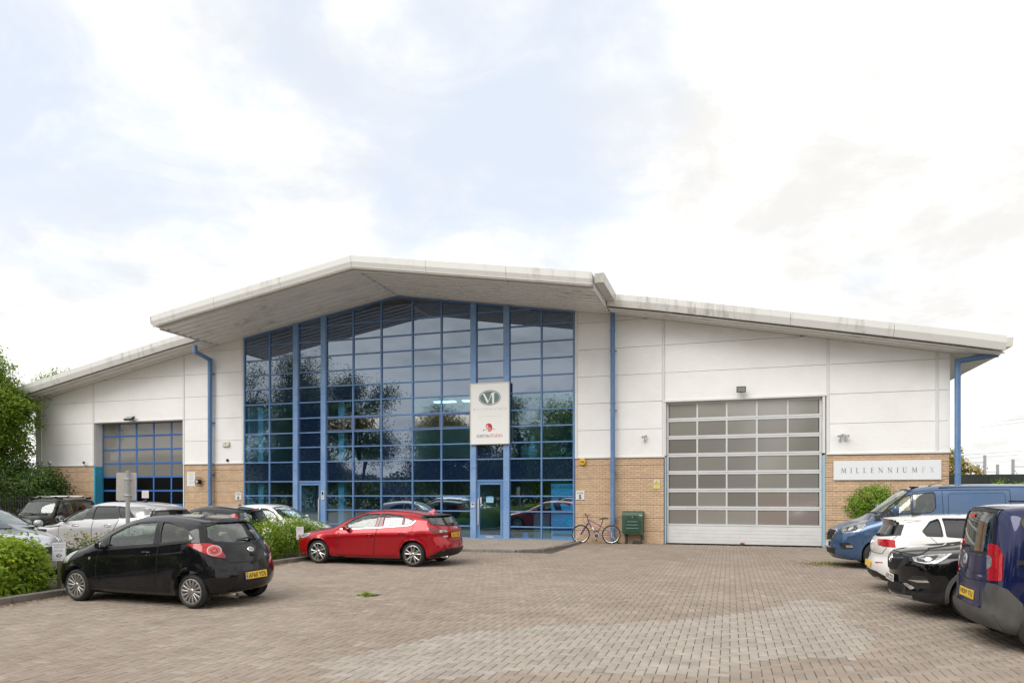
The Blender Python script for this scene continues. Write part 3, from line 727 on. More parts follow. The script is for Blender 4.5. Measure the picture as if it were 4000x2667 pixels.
for sgn_, X in ((-1, XL), (1, XR)):
    z = zw(X)
    q = MB(); q.cbox(X-.03, X+.03, 21.45, YF+.0, z-.03, z+.30, .006); badd(q, 'side_fascia', M_trimw)
    xa, xb = (X+.05, X+.33) if sgn_ > 0 else (X-.33, X-.05)
    q = MB(); q.add([(xa, 21.32, z+.18), (xb, 21.32, z+.18), (xb+.02*sgn_, 21.27, z+.46), (xa, 21.27, z+.46), (xa, YF-.12, z+.18), (xb, YF-.12, z+.18), (xb+.02*sgn_, YF-.12, z+.46), (xa, YF-.12, z+.46)], [(0, 1, 2, 3), (7, 6, 5, 4), (0, 4, 5, 1), (1, 5, 6, 2), (3, 2, 6, 7), (0, 3, 7, 4)]); badd(q, 'box_gutter', M_gutter)
# side wings
for (a0, a1) in ((XC-20.15, XL-.04), (XR+.05, XC+20.2)):
    sof, xs = roofline('wing', a0, a1, 23.52, 50, .3, lean=.0, h=.46)
    sof(a0+.02, a1-.0, 23.60, YF+.0)
    # eaves running back along the side walls
    far = a0 if a0 < -20 else a1; s_ = -1 if far < XC else 1; z = zw(far)
    q = MB()
    xw = XC+s_*19.05
    q.add([(xw, YF, zw(xw)), (far, YF, z), (far, 50, z), (xw, 50, zw(xw)), (xw, YF, zw(xw)+.03), (far, YF, z+.03), (far, 50, z+.03), (xw, 50, zw(xw)+.03)], [(0, 1, 2, 3), (7, 6, 5, 4), (0, 4, 5, 1), (2, 6, 7, 3), (1, 5, 6, 2)]); badd(q, 'side_soffit', M_soffit)
    for yy in np.arange(YF+.6, 50, 1.2): q = MB(); q.add([(xw, yy, zw(xw)-.004), (far, yy, z-.004), (far, yy+.06, z-.004), (xw, yy+.06, zw(xw)-.004), (xw, yy, zw(xw)+.01), (far, yy, z+.01), (far, yy+.06, z+.01), (xw, yy+.06, zw(xw)+.01)], [(0, 1, 2, 3), (7, 6, 5, 4), (0, 4, 5, 1), (2, 6, 7, 3)]); badd(q, 'soffit_rib', M_soffit)
    xa, xb = (far, far+.30) if s_ > 0 else (far-.30, far)
    q = MB(); q.prism([(xa, z+.20), (xb-.0, z+.24), (xb+.02, z+.50), (xa, z+.50)] if s_ > 0 else [(xa-.02, z+.50), (xa, z+.24), (xb, z+.20), (xb, z+.50)], 23.95, 50); badd(q, 'box_gutter', M_gutter)
# ---- glazed gable
CO = [-19.66, -18.40, -17.10, -15.78, -14.44, -13.18, -11.82, -10.60, -9.27, -7.95, -6.61, -5.40]
RW = [.0, .52, 1.09, 1.66, 2.25, 3.05, 3.65, 4.25, 4.85, 5.49, 6.11, 6.73, 7.35, 7.96, 8.57, 9.2]
WIDE = {-17.10, -15.78, -9.27, -7.95}
def glazing():
    root = building
    yg = YF-.0
    for x in CO:
        w_ = .115 if x in WIDE else .029; top = zw(x)-.02
        if x in WIDE:
            for (z0, z1) in ((0.05, 2.72), (2.72, 5.8), (5.8, top)): q = MB(); q.cbox(x-w_, x+w_, yg-.11, yg+.03, z0+.002, z1-.002, .008); badd(q, 'mullion', M_mull)
        else:
            q = MB(); q.cbox(x-w_, x+w_, yg-.055, yg+.03, .05, top, .008); badd(q, 'mullion', M_bluep)
    q = MB(); q.cbox(-19.7, -5.36, yg-.075, yg+.04, .0, .10, .008); badd(q, 'sill_rail', M_bluep)
    VCOL = {0, 1, 3, 4, 6, 7, 9, 10}; DCOL = {2, 8}
    for c in range(11):
        x0 = CO[c]+(.115 if CO[c] in WIDE else .029); x1 = CO[c+1]-(.115 if CO[c+1] in WIDE else .029)
        for r in range(len(RW)-1):
            z0, z1 = RW[r], RW[r+1]
            if c in DCOL and r < 4: continue
            zt = min(zw(x0), zw(x1))
            if z0 > max(zw(x0), zw(x1))-.05: continue
            # transom at the bottom of each row
            if r > 0 and z0 < zt-.06:
                q = MB(); q.cbox(x0+.001, x1-.001, yg-.045, yg+.03, z0-.024, z0+.024, .006); badd(q, 'transom', M_bluep)
            za = z0+(.024 if r else .10)
            # merge the last sliver with the row below
            pl = [(x0, za), (x1, za)]
            def top(x): return min(z1-.024, zw(x)-.05)
            xs_ = sorted(set([x0, x1]+([XC] if x0 < XC < x1 else [])+[x0+(x1-x0)*t for t in (.25, .5, .75)]))
            tp = [(x, top(x)) for x in xs_ if top(x) > za+.01]
            if len(tp) < 2: continue
            pl = [(tp[0][0], za), (tp[-1][0], za)]+tp[::-1]
            vision = (c in VCOL) and (r < 4 or 5 <= r <= 8)
            m_ = M_vision if vision else M_spandrel
            ope = vision and r == 7 and c in (3, 4, 6, 7)
            q = MB()
            if ope:
                f = MB()
                for (a, b, cc_, d) in ((x0, x1, za, za+.05), (x0, x1, z1-.08, z1-.03), (x0, x0+.05, za+.05, z1-.08), (x1-.05, x1, za+.05, z1-.08)): f.cbox(a+.001, b-.001, yg-.06, yg-.0, cc_, d, .005)
                fr = badd(f, 'opening_light', M_bluew); m_ = M_openg
                q.prism([(x0+.05, za+.05), (x1-.05, za+.05), (x1-.05, z1-.08), (x0+.05, z1-.08)], yg-.026, yg-.020)
                o = q.build('glass_pane', m_, fr); continue
            cx_, cz_ = (x0+x1)/2, (za+z1)/2
            q.prism([(a-cx_, b-cz_) for a, b in pl], -.003, .003)
            o = q.build('glass_pane', m_, building); o.location = (cx_-XC, yg+.006-YF, cz_)
            o.rotation_euler = (random.gauss(0, .0028), 0, random.gauss(0, .0028))
    # head trim following the roof
    for u, v in ((-19.69, XC), (XC, -5.37)):
        q = MB(); q.add([(x, y, zw(x)+z) for x in (u, v) for y, z in ((yg-.06, -.075), (yg+.04, -.075), (yg+.04, -.012), (yg-.06, -.012))], [(0, 1, 2, 3), (4, 7, 6, 5)]+[(j, (j+1) % 4, 4+(j+1) % 4, 4+j) for j in range(4)]); badd(q, 'head_frame', M_bluep)
    # the two entrance doors
    for c in (2, 8):
        x0 = CO[c]+.115; x1 = CO[c+1]-.115; door = empty('entrance_door'); door.parent = building; door.location = (-XC, -YF, 0)
        f = MB(); f.cbox(x0, x1, yg-.05, yg+.03, 2.19, 2.25+.03, .006); f.cbox(x0, x0+.05, yg-.05, yg+.03, .05, 2.19, .006); f.cbox(x1-.05, x1, yg-.05, yg+.03, .05, 2.19, .006); f.build('door_frame', M_bluep, door)
        a, b = x0+.055, x1-.055; f = MB(); f.cbox(a, b, yg-.04, yg+.0, .06, .20, .005); f.cbox(a, b, yg-.04, yg+.0, 2.09, 2.18, .005); f.cbox(a, a+.08, yg-.04, yg, .20, 2.09, .005); f.cbox(b-.08, b, yg-.04, yg, .20, 2.09, .005); lf = f.build('door_leaf', M_bluep, door)
        q = MB(); q.box(a+.08, b-.08, yg-.022, yg-.016, .20, 2.09); q.build('glass_pane', M_vision, lf)
        if c == 8: hx = a+.04
        else: hx = b-.04
        q = MB(); q.tube([(hx, yg-.04, .55), (hx, yg-.11, .60), (hx, yg-.11, 1.52), (hx, yg-.04, 1.57)], .018, 8); q.build('pull_handle', M_alu, lf, 50)
        if c == 8:
            q = MB(); q.cbox(a+.32, a+.63, yg-.052, yg-.04, .085, .155, .004); q.build('letter_plate', mat('letter_plate', (.55, .56, .55), .35, .5), lf)
            q = MB(); q.cbox(a+.095, a+.14, yg-.032, yg-.023, 1.38, 1.62, .002); q.build('paper_strip', mat('paper', (.66, .66, .64), .7), lf)
            q = MB(); q.box(a+.33, a+.62, yg-.0265, yg-.0235, 1.42, 1.66); n_ = q.build('notice', mat('notice_cyan', (.30, .55, .66), .6), lf)
            q = MB(); q.box(a+.33, a+.62, yg-.0285, yg-.0275, 1.61, 1.66); q.build('notice_band', M_blued, n_)
            text('notice_heading', 'NOTICE', M_white2, n_, facing_front(a+.475, yg-.0295, 1.635), size=.03, depth=.0006, fit=(.15, .03))
            for k in range(4): q = MB(); q.box(a+.36, a+.59, yg-.0285, yg-.0275, 1.575-.03*k, 1.580-.03*k); q.build('notice_line', M_blued, n_)
M_white2 = mat('white_print2', (.8, .8, .8), .5)
glazing()
# ================================================================== SECTIONAL DOORS AND INTERIOR
M_paneg = glass('door_panel_glazing', (.10, .10, .10), refl=2.6, base=.05, rough=.12, wave=.006, wscale=1.2, gcol=(.95, .93, .9), dif=(.20, .19, .178), difamt=.93)
M_panel_l = glass('lit_room_panel_glazing', (.5, .5, .5), refl=1.4, base=.03, rough=.05, dif=(.24, .23, .21), difamt=.75)  # grey diffuse puts the bright room behind the upper panes into their colour
M_panel_b = glass('black_panel_glazing', (.05, .05, .05), refl=.5, base=.0, rough=.15, dif=(.003, .003, .004), difamt=.97)  # near-black diffuse puts the dark room behind the lower panes into their colour
M_panes = [M_paneg]+[glass('door_panel_glazing_%s' % nm, (.10, .10, .10), refl=rf, base=.05, rough=.12, wave=.006, wscale=1.2, gcol=(.95, .93, .9), dif=dc, difamt=.93) for nm, rf, dc in (('pale', 3.4, (.27, .26, .24)), ('milky', 2.6, (.235, .225, .215)), ('warm', 2.4, (.25, .215, .195)))]  # pale variant paints the top row's brighter reflection into its colour
def big_doors():
    # right: silver sectional door
    d = empty('sectional_door'); d.parent = building; d.location = (-XC, -YF, 0); y = YF+.14
    x0, x1 = -2.12, 2.88; n = 8; hh = (4.93-.03)/n; cw = (x1-x0-.14)/5
    for i in range(n):
        z0 = .03+hh*i+.004; z1 = .03+hh*(i+1)-.004
        if i == 0:
            q = MB(); q.cbox(x0, x1, y-.02, y+.03, z0, z1, .006); s = q.build('door_section', mat('door_white', (.62, .63, .63), .4, dirt=(.38, .37, .35), dscale=2, damt=.35), d)
            for k in range(1, 5): q = MB(); q.box(x0+.01, x1-.01, y-.026, y-.02, z0+k*hh/5.2, z0+k*hh/5.2+.008); q.build('rib', M_alu, s)
            continue
        q = MB(); q.cbox(x0, x1, y-.02, y+.03, z0, z0+.06, .004); q.cbox(x0, x1, y-.02, y+.03, z1-.06, z1, .004); q.cbox(x0, x0+.075, y-.02, y+.03, z0+.06, z1-.06, .004); q.cbox(x1-.075, x1, y-.02, y+.03, z0+.06, z1-.06, .004)
        for k in range(1, 5): q.cbox(x0+.07+cw*k-.028, x0+.07+cw*k+.028, y-.018, y+.03, z0+.061, z1-.061, .004)
        s = q.build('door_section', M_alu, d)
        for k in range(5):
            q = MB(); a, b = x0+.07+cw*k+.0285, x0+.07+cw*(k+1)-.0285; cx_, cz_ = (a+b)/2, (z0+z1)/2; a -= cx_; b -= cx_
            q.prism([(a, z0+.0615-cz_), (b, z0+.0615-cz_), (b, z1-.0615-cz_), (a, z1-.0615-cz_)], -.002, .002); p = q.build('door_pane', M_panes[1] if i == 7 else (M_panes[3] if (k >= 3 and i in (1, 2)) else M_panes[random.choice((0, 2, 2, 1))]), s); p.location = (cx_, y+.002, cz_); p.rotation_euler = (random.gauss(0, .006), 0, random.gauss(0, .006))
    q = MB(); q.cbox(-2.17, -2.125, YF-.03, YF+.22, .0, 3.01, .005); q.build('door_jamb', mat('pale_blue_jamb', (.30, .45, .55), .5, dirt=(.4, .5, .55), dscale=2, damt=.4), d)
    q = MB(); q.cbox(2.885, 2.965, YF-.03, YF+.22, .0, 3.01, .005); q.build('door_jamb', MATS['pale_blue_jamb'], d)
    q = MB(); q.cbox(-2.17, -2.125, YF-.03, YF+.22, 3.08, 4.93, .005); q.build('door_jamb', M_trimw, d); q = MB(); q.cbox(2.885, 2.965, YF-.03, YF+.22, 3.08, 4.93, .005); q.build('door_jamb', M_trimw, d)
    q = MB(); q.box(-2.14, 2.9, YF+.19, YF+.20, .02, 4.95); q.build('dark_backing', M_joint, d)  # dark sheet across the whole back of the door
    q = MB(); q.cbox(.33, .47, YF+.075, YF+.115, .06, .10, .005); q.build('lift_handle', mat('orange_handle', (.45, .12, .03), .5), d)
    # goods dimly visible behind the right-hand panes
    # left: blue framed door set back in a reveal
    d = empty('sectional_door'); d.parent = building; d.location = (-XC, -YF, 0); y = YF+.42
    x0, x1 = -27.9, -22.93; hh = .628; cols = 5; cw = (x1-x0)/cols
    for i in range(8):
        z0 = .0+hh*i+.003; z1 = hh*(i+1)-.003
        if i == 7: z1 = 5.02
        q = MB(); q.cbox(x0, x1, y-.02, y+.03, z0, z0+.035, .004); q.cbox(x0, x1, y-.02, y+.03, z1-.035, z1, .004)
        for k in range(cols+1):
            xx = x0+cw*k; q.cbox(max(x0, xx-.035), min(x1, xx+.035), y-.024, y+.03, z0+.0355, z1-.0355, .004)
        s = q.build('door_section', M_blued, d)
        for k in range(cols):
            q = MB(); a, b = x0+cw*k+.0355, x0+cw*(k+1)-.0355; q.prism([(a, z0+.0355), (b, z0+.0355), (b, z1-.0355), (a, z1-.0355)], y-.002, y+.002); q.build('door_pane', M_panel_l if i >= 4 else M_panel_b, s)
    q = MB(); q.box(-27.955, -27.915, YF+.02, y+.03, .0, 3.0); q.build('reveal_panel', M_cyan, d)
    q = MB(); q.box(-27.955, -27.915, YF+.02, y+.03, 3.0, 5.0); q.build('reveal_panel', M_trimw, d)
    q = MB(); q.box(-22.915, -22.865, YF+.02, y+.03, .0, 5.0); q.build('reveal_panel', M_trimw, d)
    q = MB(); q.box(-27.96, -27.88, YF-.01, YF+.015, .0, 3.01); q.build('reveal_face', M_cyan, d)
    q = MB(); q.box(-25.57, -25.18, y-.04, y-.036, 1.55, 1.89); n_ = q.build('paper_notice', mat('paper_pink', (.66, .62, .62), .7), d)
    for k in range(6): q = MB(); q.box(-25.52, -25.23, y-.0415, y-.0405, 1.80-.035*k, 1.806-.035*k); q.build('notice_line', mat('faint_print', (.45, .30, .30), .7), n_)
    for x in (-26.95, -27.35): q = MB(); q.tube([(x, y+.2, 4.9), (x+.02, y+.2, 3.6), (x-.03, y+.2, 3.2), (x+.03, y+.2, 2.5)], .025, 6); q.build('hanging_cable', M_rubber2, d)
    q = MB(); q.box(-27.9, -22.9, y+1.2, y+1.25, 2.4, 5.0); q.build('inner_partition', mat('pale_interior', (.62, .60, .56), .9), d)
M_rubber2 = mat('black_cable', (.01, .01, .01), .6)
big_doors()
def interior():
    W = mat('interior_wall', (.74, .74, .70), .85); C2 = mat('interior_ceiling', (.72, .72, .70), .9)
    r = empty('interior_fitout'); r.parent = building; r.location = (-XC, -YF, 0)
    q = MB(); q.box(-19.64, -5.42, 28.9, 29.0, .01, 5.6); q.build('back_wall', W, r)
    q = MB(); q.box(-19.64, -5.42, YF+.12, 28.9, 2.50, 2.95); q.build('mezzanine_floor', mat('interior_floor2', (.25, .24, .22), .7), r)
    q = MB(); q.box(-19.64, -5.42, YF+.12, 28.9, 5.55, 5.65); q.build('ceiling', C2, r)
    for x in (-19.64, -16.95, -12.7, -9.35, -5.50): q = MB(); q.box(x, x+.10, YF+.14, 28.9, .01, 2.49); q.box(x, x+.10, YF+.14, 28.9, 2.96, 5.54); q.build('partition', W, r)
    for x in (-19.2, -15.3): q = MB(); q.cbox(x, x+.28, YF+.25, YF+.5, .01, 2.49, .01); q.cbox(x, x+.28, YF+.25, YF+.5, 2.96, 5.54, .01); q.build('column', W, r)
    # ceiling lights that show through the first-floor glass
    for x in (-11.2, -9.95): 
        q = MB(); q.cbox(x-.45, x+.45, 26.2, 26.5, 5.50, 5.545, .01); q.build('ceiling_light', mat('ceiling_lamp', (.8, .8, .75), .5, emit=(1, .93, .75, 2.0)), r)
    # stairs with blue rails
    q = MB()
    for k in range(12): q.box(-18.9+k*.27, -18.63+k*.27, 26.2, 27.3, .2+k*.2, .25+k*.2)
    q.build('stair_tread', mat('stair_grey', (.3, .31, .30), .7), r)
    q = MB(); q.prism([(-18.9, .05), (-15.7, 2.45), (-15.7, 2.2), (-18.6, .0)], 26.1, 26.18); q.build('stair_string', M_trimw, r)
    for z in (.95, .55): q = MB(); q.tube([(-18.9, 26.1, z+.1), (-15.9, 26.1, z+2.4-.1)], .025, 6); q.build('stair_rail', M_blued, r)
    for a, b in ((-19.0, -17.3),): 
        for z in (.35, .65, .95): q = MB(); q.tube([(-17.9, 25.4, 2.95+z*.4), (-17.0, 25.4, 2.95+z*1.0+.5)], .022, 6); q.build('stair_rail', M_blued, r)
    q = MB(); q.tube([(-17.55, 25.4, 2.95), (-17.55, 25.4, 3.9)], .03, 6); q.build('rail_post', M_blued, r)
    # reception counters, cabinets and screens behind the right-hand bays
    q = MB(); q.cbox(-7.2, -6.55, 25.6, 26.1, .01, 1.02, .01); q.build('reception_desk', mat('pale_green_desk', (.42, .48, .38), .6), r)
    q = MB(); q.cbox(-7.25, -6.30, 25.5, 26.2, 1.03, 1.07, .01); q.build('desk_top', mat('oak_top', (.45, .35, .18), .5), r)
    q = MB(); q.cbox(-7.75, -7.35, 27.5, 27.8, .01, 2.2, .01); q.build('cabinet', mat('dark_cabinet', (.03, .03, .035), .5), r)
    q = MB(); q.cbox(-10.3, -10.05, 25.9, 26.0, 1.55, 1.95, .01); q.build('wall_picture', mat('dark_red', (.12, .02, .02), .6), r)
    q = MB(); q.cbox(-11.6, -9.5, 26.4, 27.0, .01, .75, .02); q.build('desk', mat('oak_top', (.45, .35, .18), .5), r)
    q = MB(); q.cbox(-13.9, -13.2, 26.0, 26.6, .01, .8, .05); q.build('armchair', mat('teal_fabric', (.05, .25, .32), .9), r)
    for x, z, h_, m_ in ((-7.45, 2.96, .95, 'skin'), (-7.15, 2.96, 1.0, 'pale')):   # mannequin heads on the first-floor shelf, blurred through the glass
        q = MB(); q.lathe([(0, h_-.02), (.06, h_-.03), (.10, h_-.12), (.09, h_-.22), (.05, h_-.28), (.08, h_-.34), (.18, h_-.42), (.2, h_-.6), (.16, .0)], Tr_(Vector((x, 25.3, z))), 14); q.build('display_bust', mat('bust_'+m_, (.48, .38, .30) if m_ == 'skin' else (.62, .66, .60), .6), r, 60)
    for x, s_ in ((-6.35, .17), (-6.05, .22), (-5.75, .15)): q = MB(); q.lathe([(0, s_*2), (s_*.7, s_*1.6), (s_, s_), (s_*.6, .1), (s_*.7, 0)], Tr_(Vector((x, 25.3, 3.0))), 12); q.build('display_bust', mat('bust_dark', (.16, .2, .14), .7), r, 60)
    q = MB(); q.cbox(-8.0, -5.5, 25.1, 25.5, 2.96, 3.08, .01); q.build('window_shelf', mat('dark_cabinet', (.03, .03, .035), .5), r)
    # potted plant inside the left bay
    pl = MB(); pl.lathe([(.12, 0), (.17, .3), (.15, .3), (.13, .28)], Tr_(Vector((-14.3, 25.4, .01))), 14); p = pl.build('plant_pot', mat('pot_white', (.6, .6, .58), .5), r)
    q = MB()
    for k in range(9):
        a = k*2.4; t = Vector((math.cos(a), math.sin(a)*.7, 0)); b = Vector((-14.3, 25.4, .3)); L_ = .5+.1*(k % 4)
        pts = [b+t*.03, b+t*L_*.35+Vector((0, 0, L_*.8)), b+t*L_*.8+Vector((0, 0, L_*1.0))]; s = Vector((-t.y, t.x, 0))*.05
        q.add([pts[0]-s*.3, pts[0]+s*.3, pts[1]-s, pts[1]+s, pts[2]], [(0, 1, 3, 2), (2, 3, 4)])
    q.build('plant_leaf', mat('yellow_green_leaf', (.28, .30, .05), .6), p)
    # posters stood inside the last bay
    PB = mat('poster_cyan', (.60, .80, .84), .6); PK = mat('poster_black', (.01, .015, .03), .6)
    po = []
    for (z0, z1) in ((1.70, 2.12), (1.12, 1.63), (.56, 1.06), (.10, .49)):
        q = MB(); q.box(-6.26, -5.44, YF+.035, YF+.038, z0, z1); po.append(q.build('poster', PB, r))
    y = YF+.0335
    def tx(par, s, x, z, w_, h_=None, m_=PK): text('poster_lettering', s, m_, par, facing_front(x, y, z), size=.05, depth=.0006, bold=.0008, fit=(w_, h_))
    tx(po[0], 'NEVER MISS AN ISSUE AND MAKE', -5.85, 2.075, .76, .035, M_blued); tx(po[0], 'BIG SAVINGS!', -5.85, 1.985, .78, .10); tx(po[0], 'SUBSCRIBE TO THE MAGAZINE AND SAVE', -5.85, 1.905, .74, .024, M_blued); tx(po[0], 'www.creativefxmagazine.co.uk', -5.85, 1.86, .55, .026); tx(po[0], 'Magazine Subscription', -6.04, 1.775, .34, .022)
    q = MB(); q.add([(-6.2, y, 1.42), (-5.96, y, 1.48), (-5.84, y, 1.14), (-6.10, y, 1.14)], [(0, 1, 2, 3)]); q.build('poster_print', mat('poster_maroon', (.16, .04, .06), .5), po[1])
    q = MB(); q.add([(-5.80, y+.0008, 1.58), (-5.50, y+.0008, 1.55), (-5.53, y+.0008, 1.30), (-5.82, y+.0008, 1.40)], [(0, 1, 2, 3)]); q.build('poster_print', mat('poster_dark', (.04, .06, .07), .5), po[1])
    q = MB(); q.prism([(-5.90+.10*math.cos(t), 1.48+.10*math.sin(t)) for t in np.linspace(0, 2*math.pi, 20, endpoint=False)], y-.002, y-.001); b = q.build('poster_badge', PK, po[1])
    text('badge_lettering', 'SAVE', mat('lime_print', (.35, .7, .05), .5), b, facing_front(-5.90, y-.0028, 1.51), size=.05, depth=.0006, bold=.001, fit=(.13, .045)); text('badge_lettering', '35%', MATS['lime_print'], b, facing_front(-5.90, y-.0028, 1.445), size=.05, depth=.0006, bold=.001, fit=(.13, .05))
    tx(po[1], 'Online Subscription', -5.70, 1.27, .30, .022); 
    for k in range(2): q = MB(); q.box(-5.86, -5.52, y, y+.001, 1.215-.04*k, 1.222-.04*k); q.build('poster_rule', M_blued, po[1])
    for k in range(2):
        tx(po[2], 'Print and Digital', -6.04, .95-.2*k, .36, .022)
        for j in range(2): q = MB(); q.box(-6.2, -5.7, y, y+.001, .89-.2*k-.04*j, .896-.2*k-.04*j); q.build('poster_rule', M_blued, po[2])
    q = MB(); q.box(-6.2, -5.5, y, y+.001, .40, .44); q.build('poster_rule', M_blued, po[3])
    q = MB(); q.box(-6.2, -5.5, y, y+.001, .2, .32); q.build('poster_print', mat('poster_teal', (.03, .16, .18), .5), po[3])
    q = MB(); q.add([(-7.35, y, .10), (-7.10, y, .10), (-7.16, y, .31), (-7.36, y, .31)], [(0, 1, 2, 3)]); q.build('leaning_card', mat('card_blue', (.12, .35, .6), .6), r)
interior()
# ================================================================== THINGS FIXED TO THE WALLS
def S_(name, loc, label, cat, group=None, rz=0): return empty(name, loc, rz, label, cat, group)
def pipe(name, runs, r_, label, group='blue downpipes on the facade', collars=(), brackets=()):
    root = S_(name, runs[0], label, 'downpipe', group); b = Vector(runs[0]); P = [Vector(p)-b for p in runs]
    q = MB(); q.tube(P, r_, 16); q.build('pipe', M_pipe, root, 50)
    for c in collars:
        q = MB(); q.lathe([(r_*1.0, -.05), (r_*1.13, -.045), (r_*1.13, .045), (r_*1.0, .05)], Tr_(Vector(c)-b), 16); q.build('collar', M_pipe, root, 50)
    for c in brackets:
        v = Vector(c)-b; q = MB(); q.cbox(v.x-r_*1.25, v.x+r_*1.5, v.y+r_*.2, v.y+.16, v.z-.018, v.z+.018, .004); q.build('bracket', M_pipe, root)
    return root
pipe('downpipe', [(-21.30, 23.55, 7.93), (-21.30, 23.55, 7.66), (-21.30, 24.42, 7.50), (-21.30, 24.42, .06)], .085, 'blue downpipe with swan neck left of the unit 6 plate', collars=[(-21.30, 24.42, 7.2), (-21.30, 24.42, 4.95), (-21.30, 24.42, 2.75)], brackets=[(-21.30, 24.42, z) for z in (6.9, 4.8, 2.6)])
pipe('downpipe', [(-3.95, 24.36, 8.15), (-3.95, 24.36, .06)], .082, 'straight blue downpipe standing behind the bicycle', collars=[(-3.95, 24.36, z) for z in (7.5, 4.95, 2.62)], brackets=[(-3.95, 24.36, z) for z in (6.8, 4.7, 2.5, .9)])
q = MB(); q.lathe([(.10, -.02), (.10, .13)], Tr_(Vector((-3.95, 24.36, 8.15))), 14); badd(q, 'gutter_outlet', M_trimw)
pipe('downpipe', [(7.60, 24.15, 6.16), (7.60, 24.15, 5.92), (6.68, 24.40, 5.83), (6.68, 24.40, .06)], .085, 'blue downpipe on the far right corner with a long offset', collars=[(6.68, 24.40, z) for z in (5.4, 2.75)])
# MillenniumFX board lettering in a light serif
def serif_letters(s, h, thick, thin, gap, depth=.003):
    """roman capitals built from stems, diagonals and serifs; returns list of (char, MB, x0, x1)"""
    out = []; x = 0; T, t = thick, thin; sf = h*.035; sw = T*.9
    for ch in s:
        q = MB(); w_ = {'M': .98, 'I': .16, 'L': .52, 'E': .52, 'N': .84, 'U': .76, 'F': .50, 'X': .78, 'R': .62, 'S': .45, 'V': .8, 'D': .75, 'P': .5, 'A': .75, 'K': .66, 'G': .8, 'C': .7, 'H': .8}[ch]*h
        def bar(x0, z0, x1, z1, wd):
            d = Vector((x1-x0, z1-z0)).normalized(); n_ = Vector((-d.y, d.x))*wd/2
            q.prism([(x0-n_.x, z0-n_.y), (x1-n_.x, z1-n_.y), (x1+n_.x, z1+n_.y), (x0+n_.x, z0+n_.y)], 0, depth)
        def ser(cx, z, k=1.0): q.prism([(cx-T*1.1*k, z), (cx+T*1.1*k, z), (cx+T*1.1*k, z+sf), (cx-T*1.1*k, z+sf)], -.0004, depth+.0004)
        def stem(cx, wd=T): bar(cx, sf, cx, h-sf, wd); ser(cx, 0); ser(cx, h-sf)
        if ch == 'I': stem(w_/2)
        elif ch in 'LEF':
            stem(T*.8)
            if ch in 'LE': bar(T*.8, t/2, w_, t/2, t); bar(w_-t/2, 0, w_-t/2, h*.16, t)
            if ch in 'EF': bar(T*.8, h-t/2, w_, h-t/2, t); bar(w_-t/2, h-h*.16, w_-t/2, h, t); bar(T*.8, h*.53, w_*.8, h*.53, t); bar(w_*.8, h*.46, w_*.8, h*.60, t)
        elif ch == 'N': bar(T, sf, T, h-sf, t); bar(w_-T, 0, w_-T, h-sf, t); bar(T*.9, h-t, w_-T, t, T); ser(T, 0); ser(T*.8, h-sf); ser(w_-T, h-sf)
        elif ch == 'M': bar(T, sf, w_*.2, h, t); bar(w_*.2, h, w_*.5, h*.12, T); bar(w_*.5, h*.12, w_*.82, h, t); bar(w_*.82, h, w_-T, sf, T); ser(T, 0); ser(w_-T, 0)
        elif ch == 'U':
            bar(T, h*.30, T, h-sf, T); bar(w_-T, h*.30, w_-T, h-sf, t); ser(T, h-sf); ser(w_-T, h-sf); P = [(w_/2-(w_/2-T)*math.cos(a), h*.30-(h*.30-t/2)*math.sin(a)) for a in np.linspace(0, math.pi, 9)]
            for i in range(8): bar(*P[i], *P[i+1], T+(t-T)*i/8)
        elif ch == 'X': bar(T, h-sf, w_-T, sf, T); bar(w_-T, h-sf, T, sf, t); [ser(a, b) for a in (T, w_-T) for b in (0, h-sf)]
        else: bar(T, 0, T, h, T)
        out.append((ch, q, x, w_)); x += w_+gap
    return out, x-gap
def put_serif(par, s, cx, y, cz, h, width, thick, thin, mats, scalex=1.0):
    L_, W_ = serif_letters(s, h, thick, thin, 0); n_ = len(L_); gap = (width-W_)/(n_-1)
    x = cx-width/2
    for i, (ch, q, _, w_) in enumerate(L_):
        q.v = [(a+x, b+y-.003, c+cz-h/2) for a, b, c in q.v]; q.build('letter', mats(i), par); x += w_+gap
M_lg = mat('letter_grey', (.30, .31, .38), .4, .3); M_lp = mat('letter_pale', (.50, .51, .55), .4)
b = S_('name_board', (4.745, YF-.045, 2.505), 'long white name board with MILLENNIUM FX lettering on the right-hand brickwork', 'sign')
q = MB(); q.cbox(-1.535, 1.535, -.012, .012, -.31, .31, .004); q.build('board', mat('board_white', (.72, .74, .77), .35), b)
put_serif(b, 'MILLENNIUMFX', .01, -.0125, .0, .165, 2.66, .024, .009, lambda i: M_lg if i < 10 else M_lp)
for sx in (-1.45, -.72, 0, .72, 1.45):
    for sz in (-.285, .285): q = MB(); q.lathe([(.008, .0), (.006, .004)], Tr_(Vector((sx, -.012, sz))) @ Matrix.Rotation(R(90), 4, 'X'), 8); q.build('fixing_screw', M_alu, b)
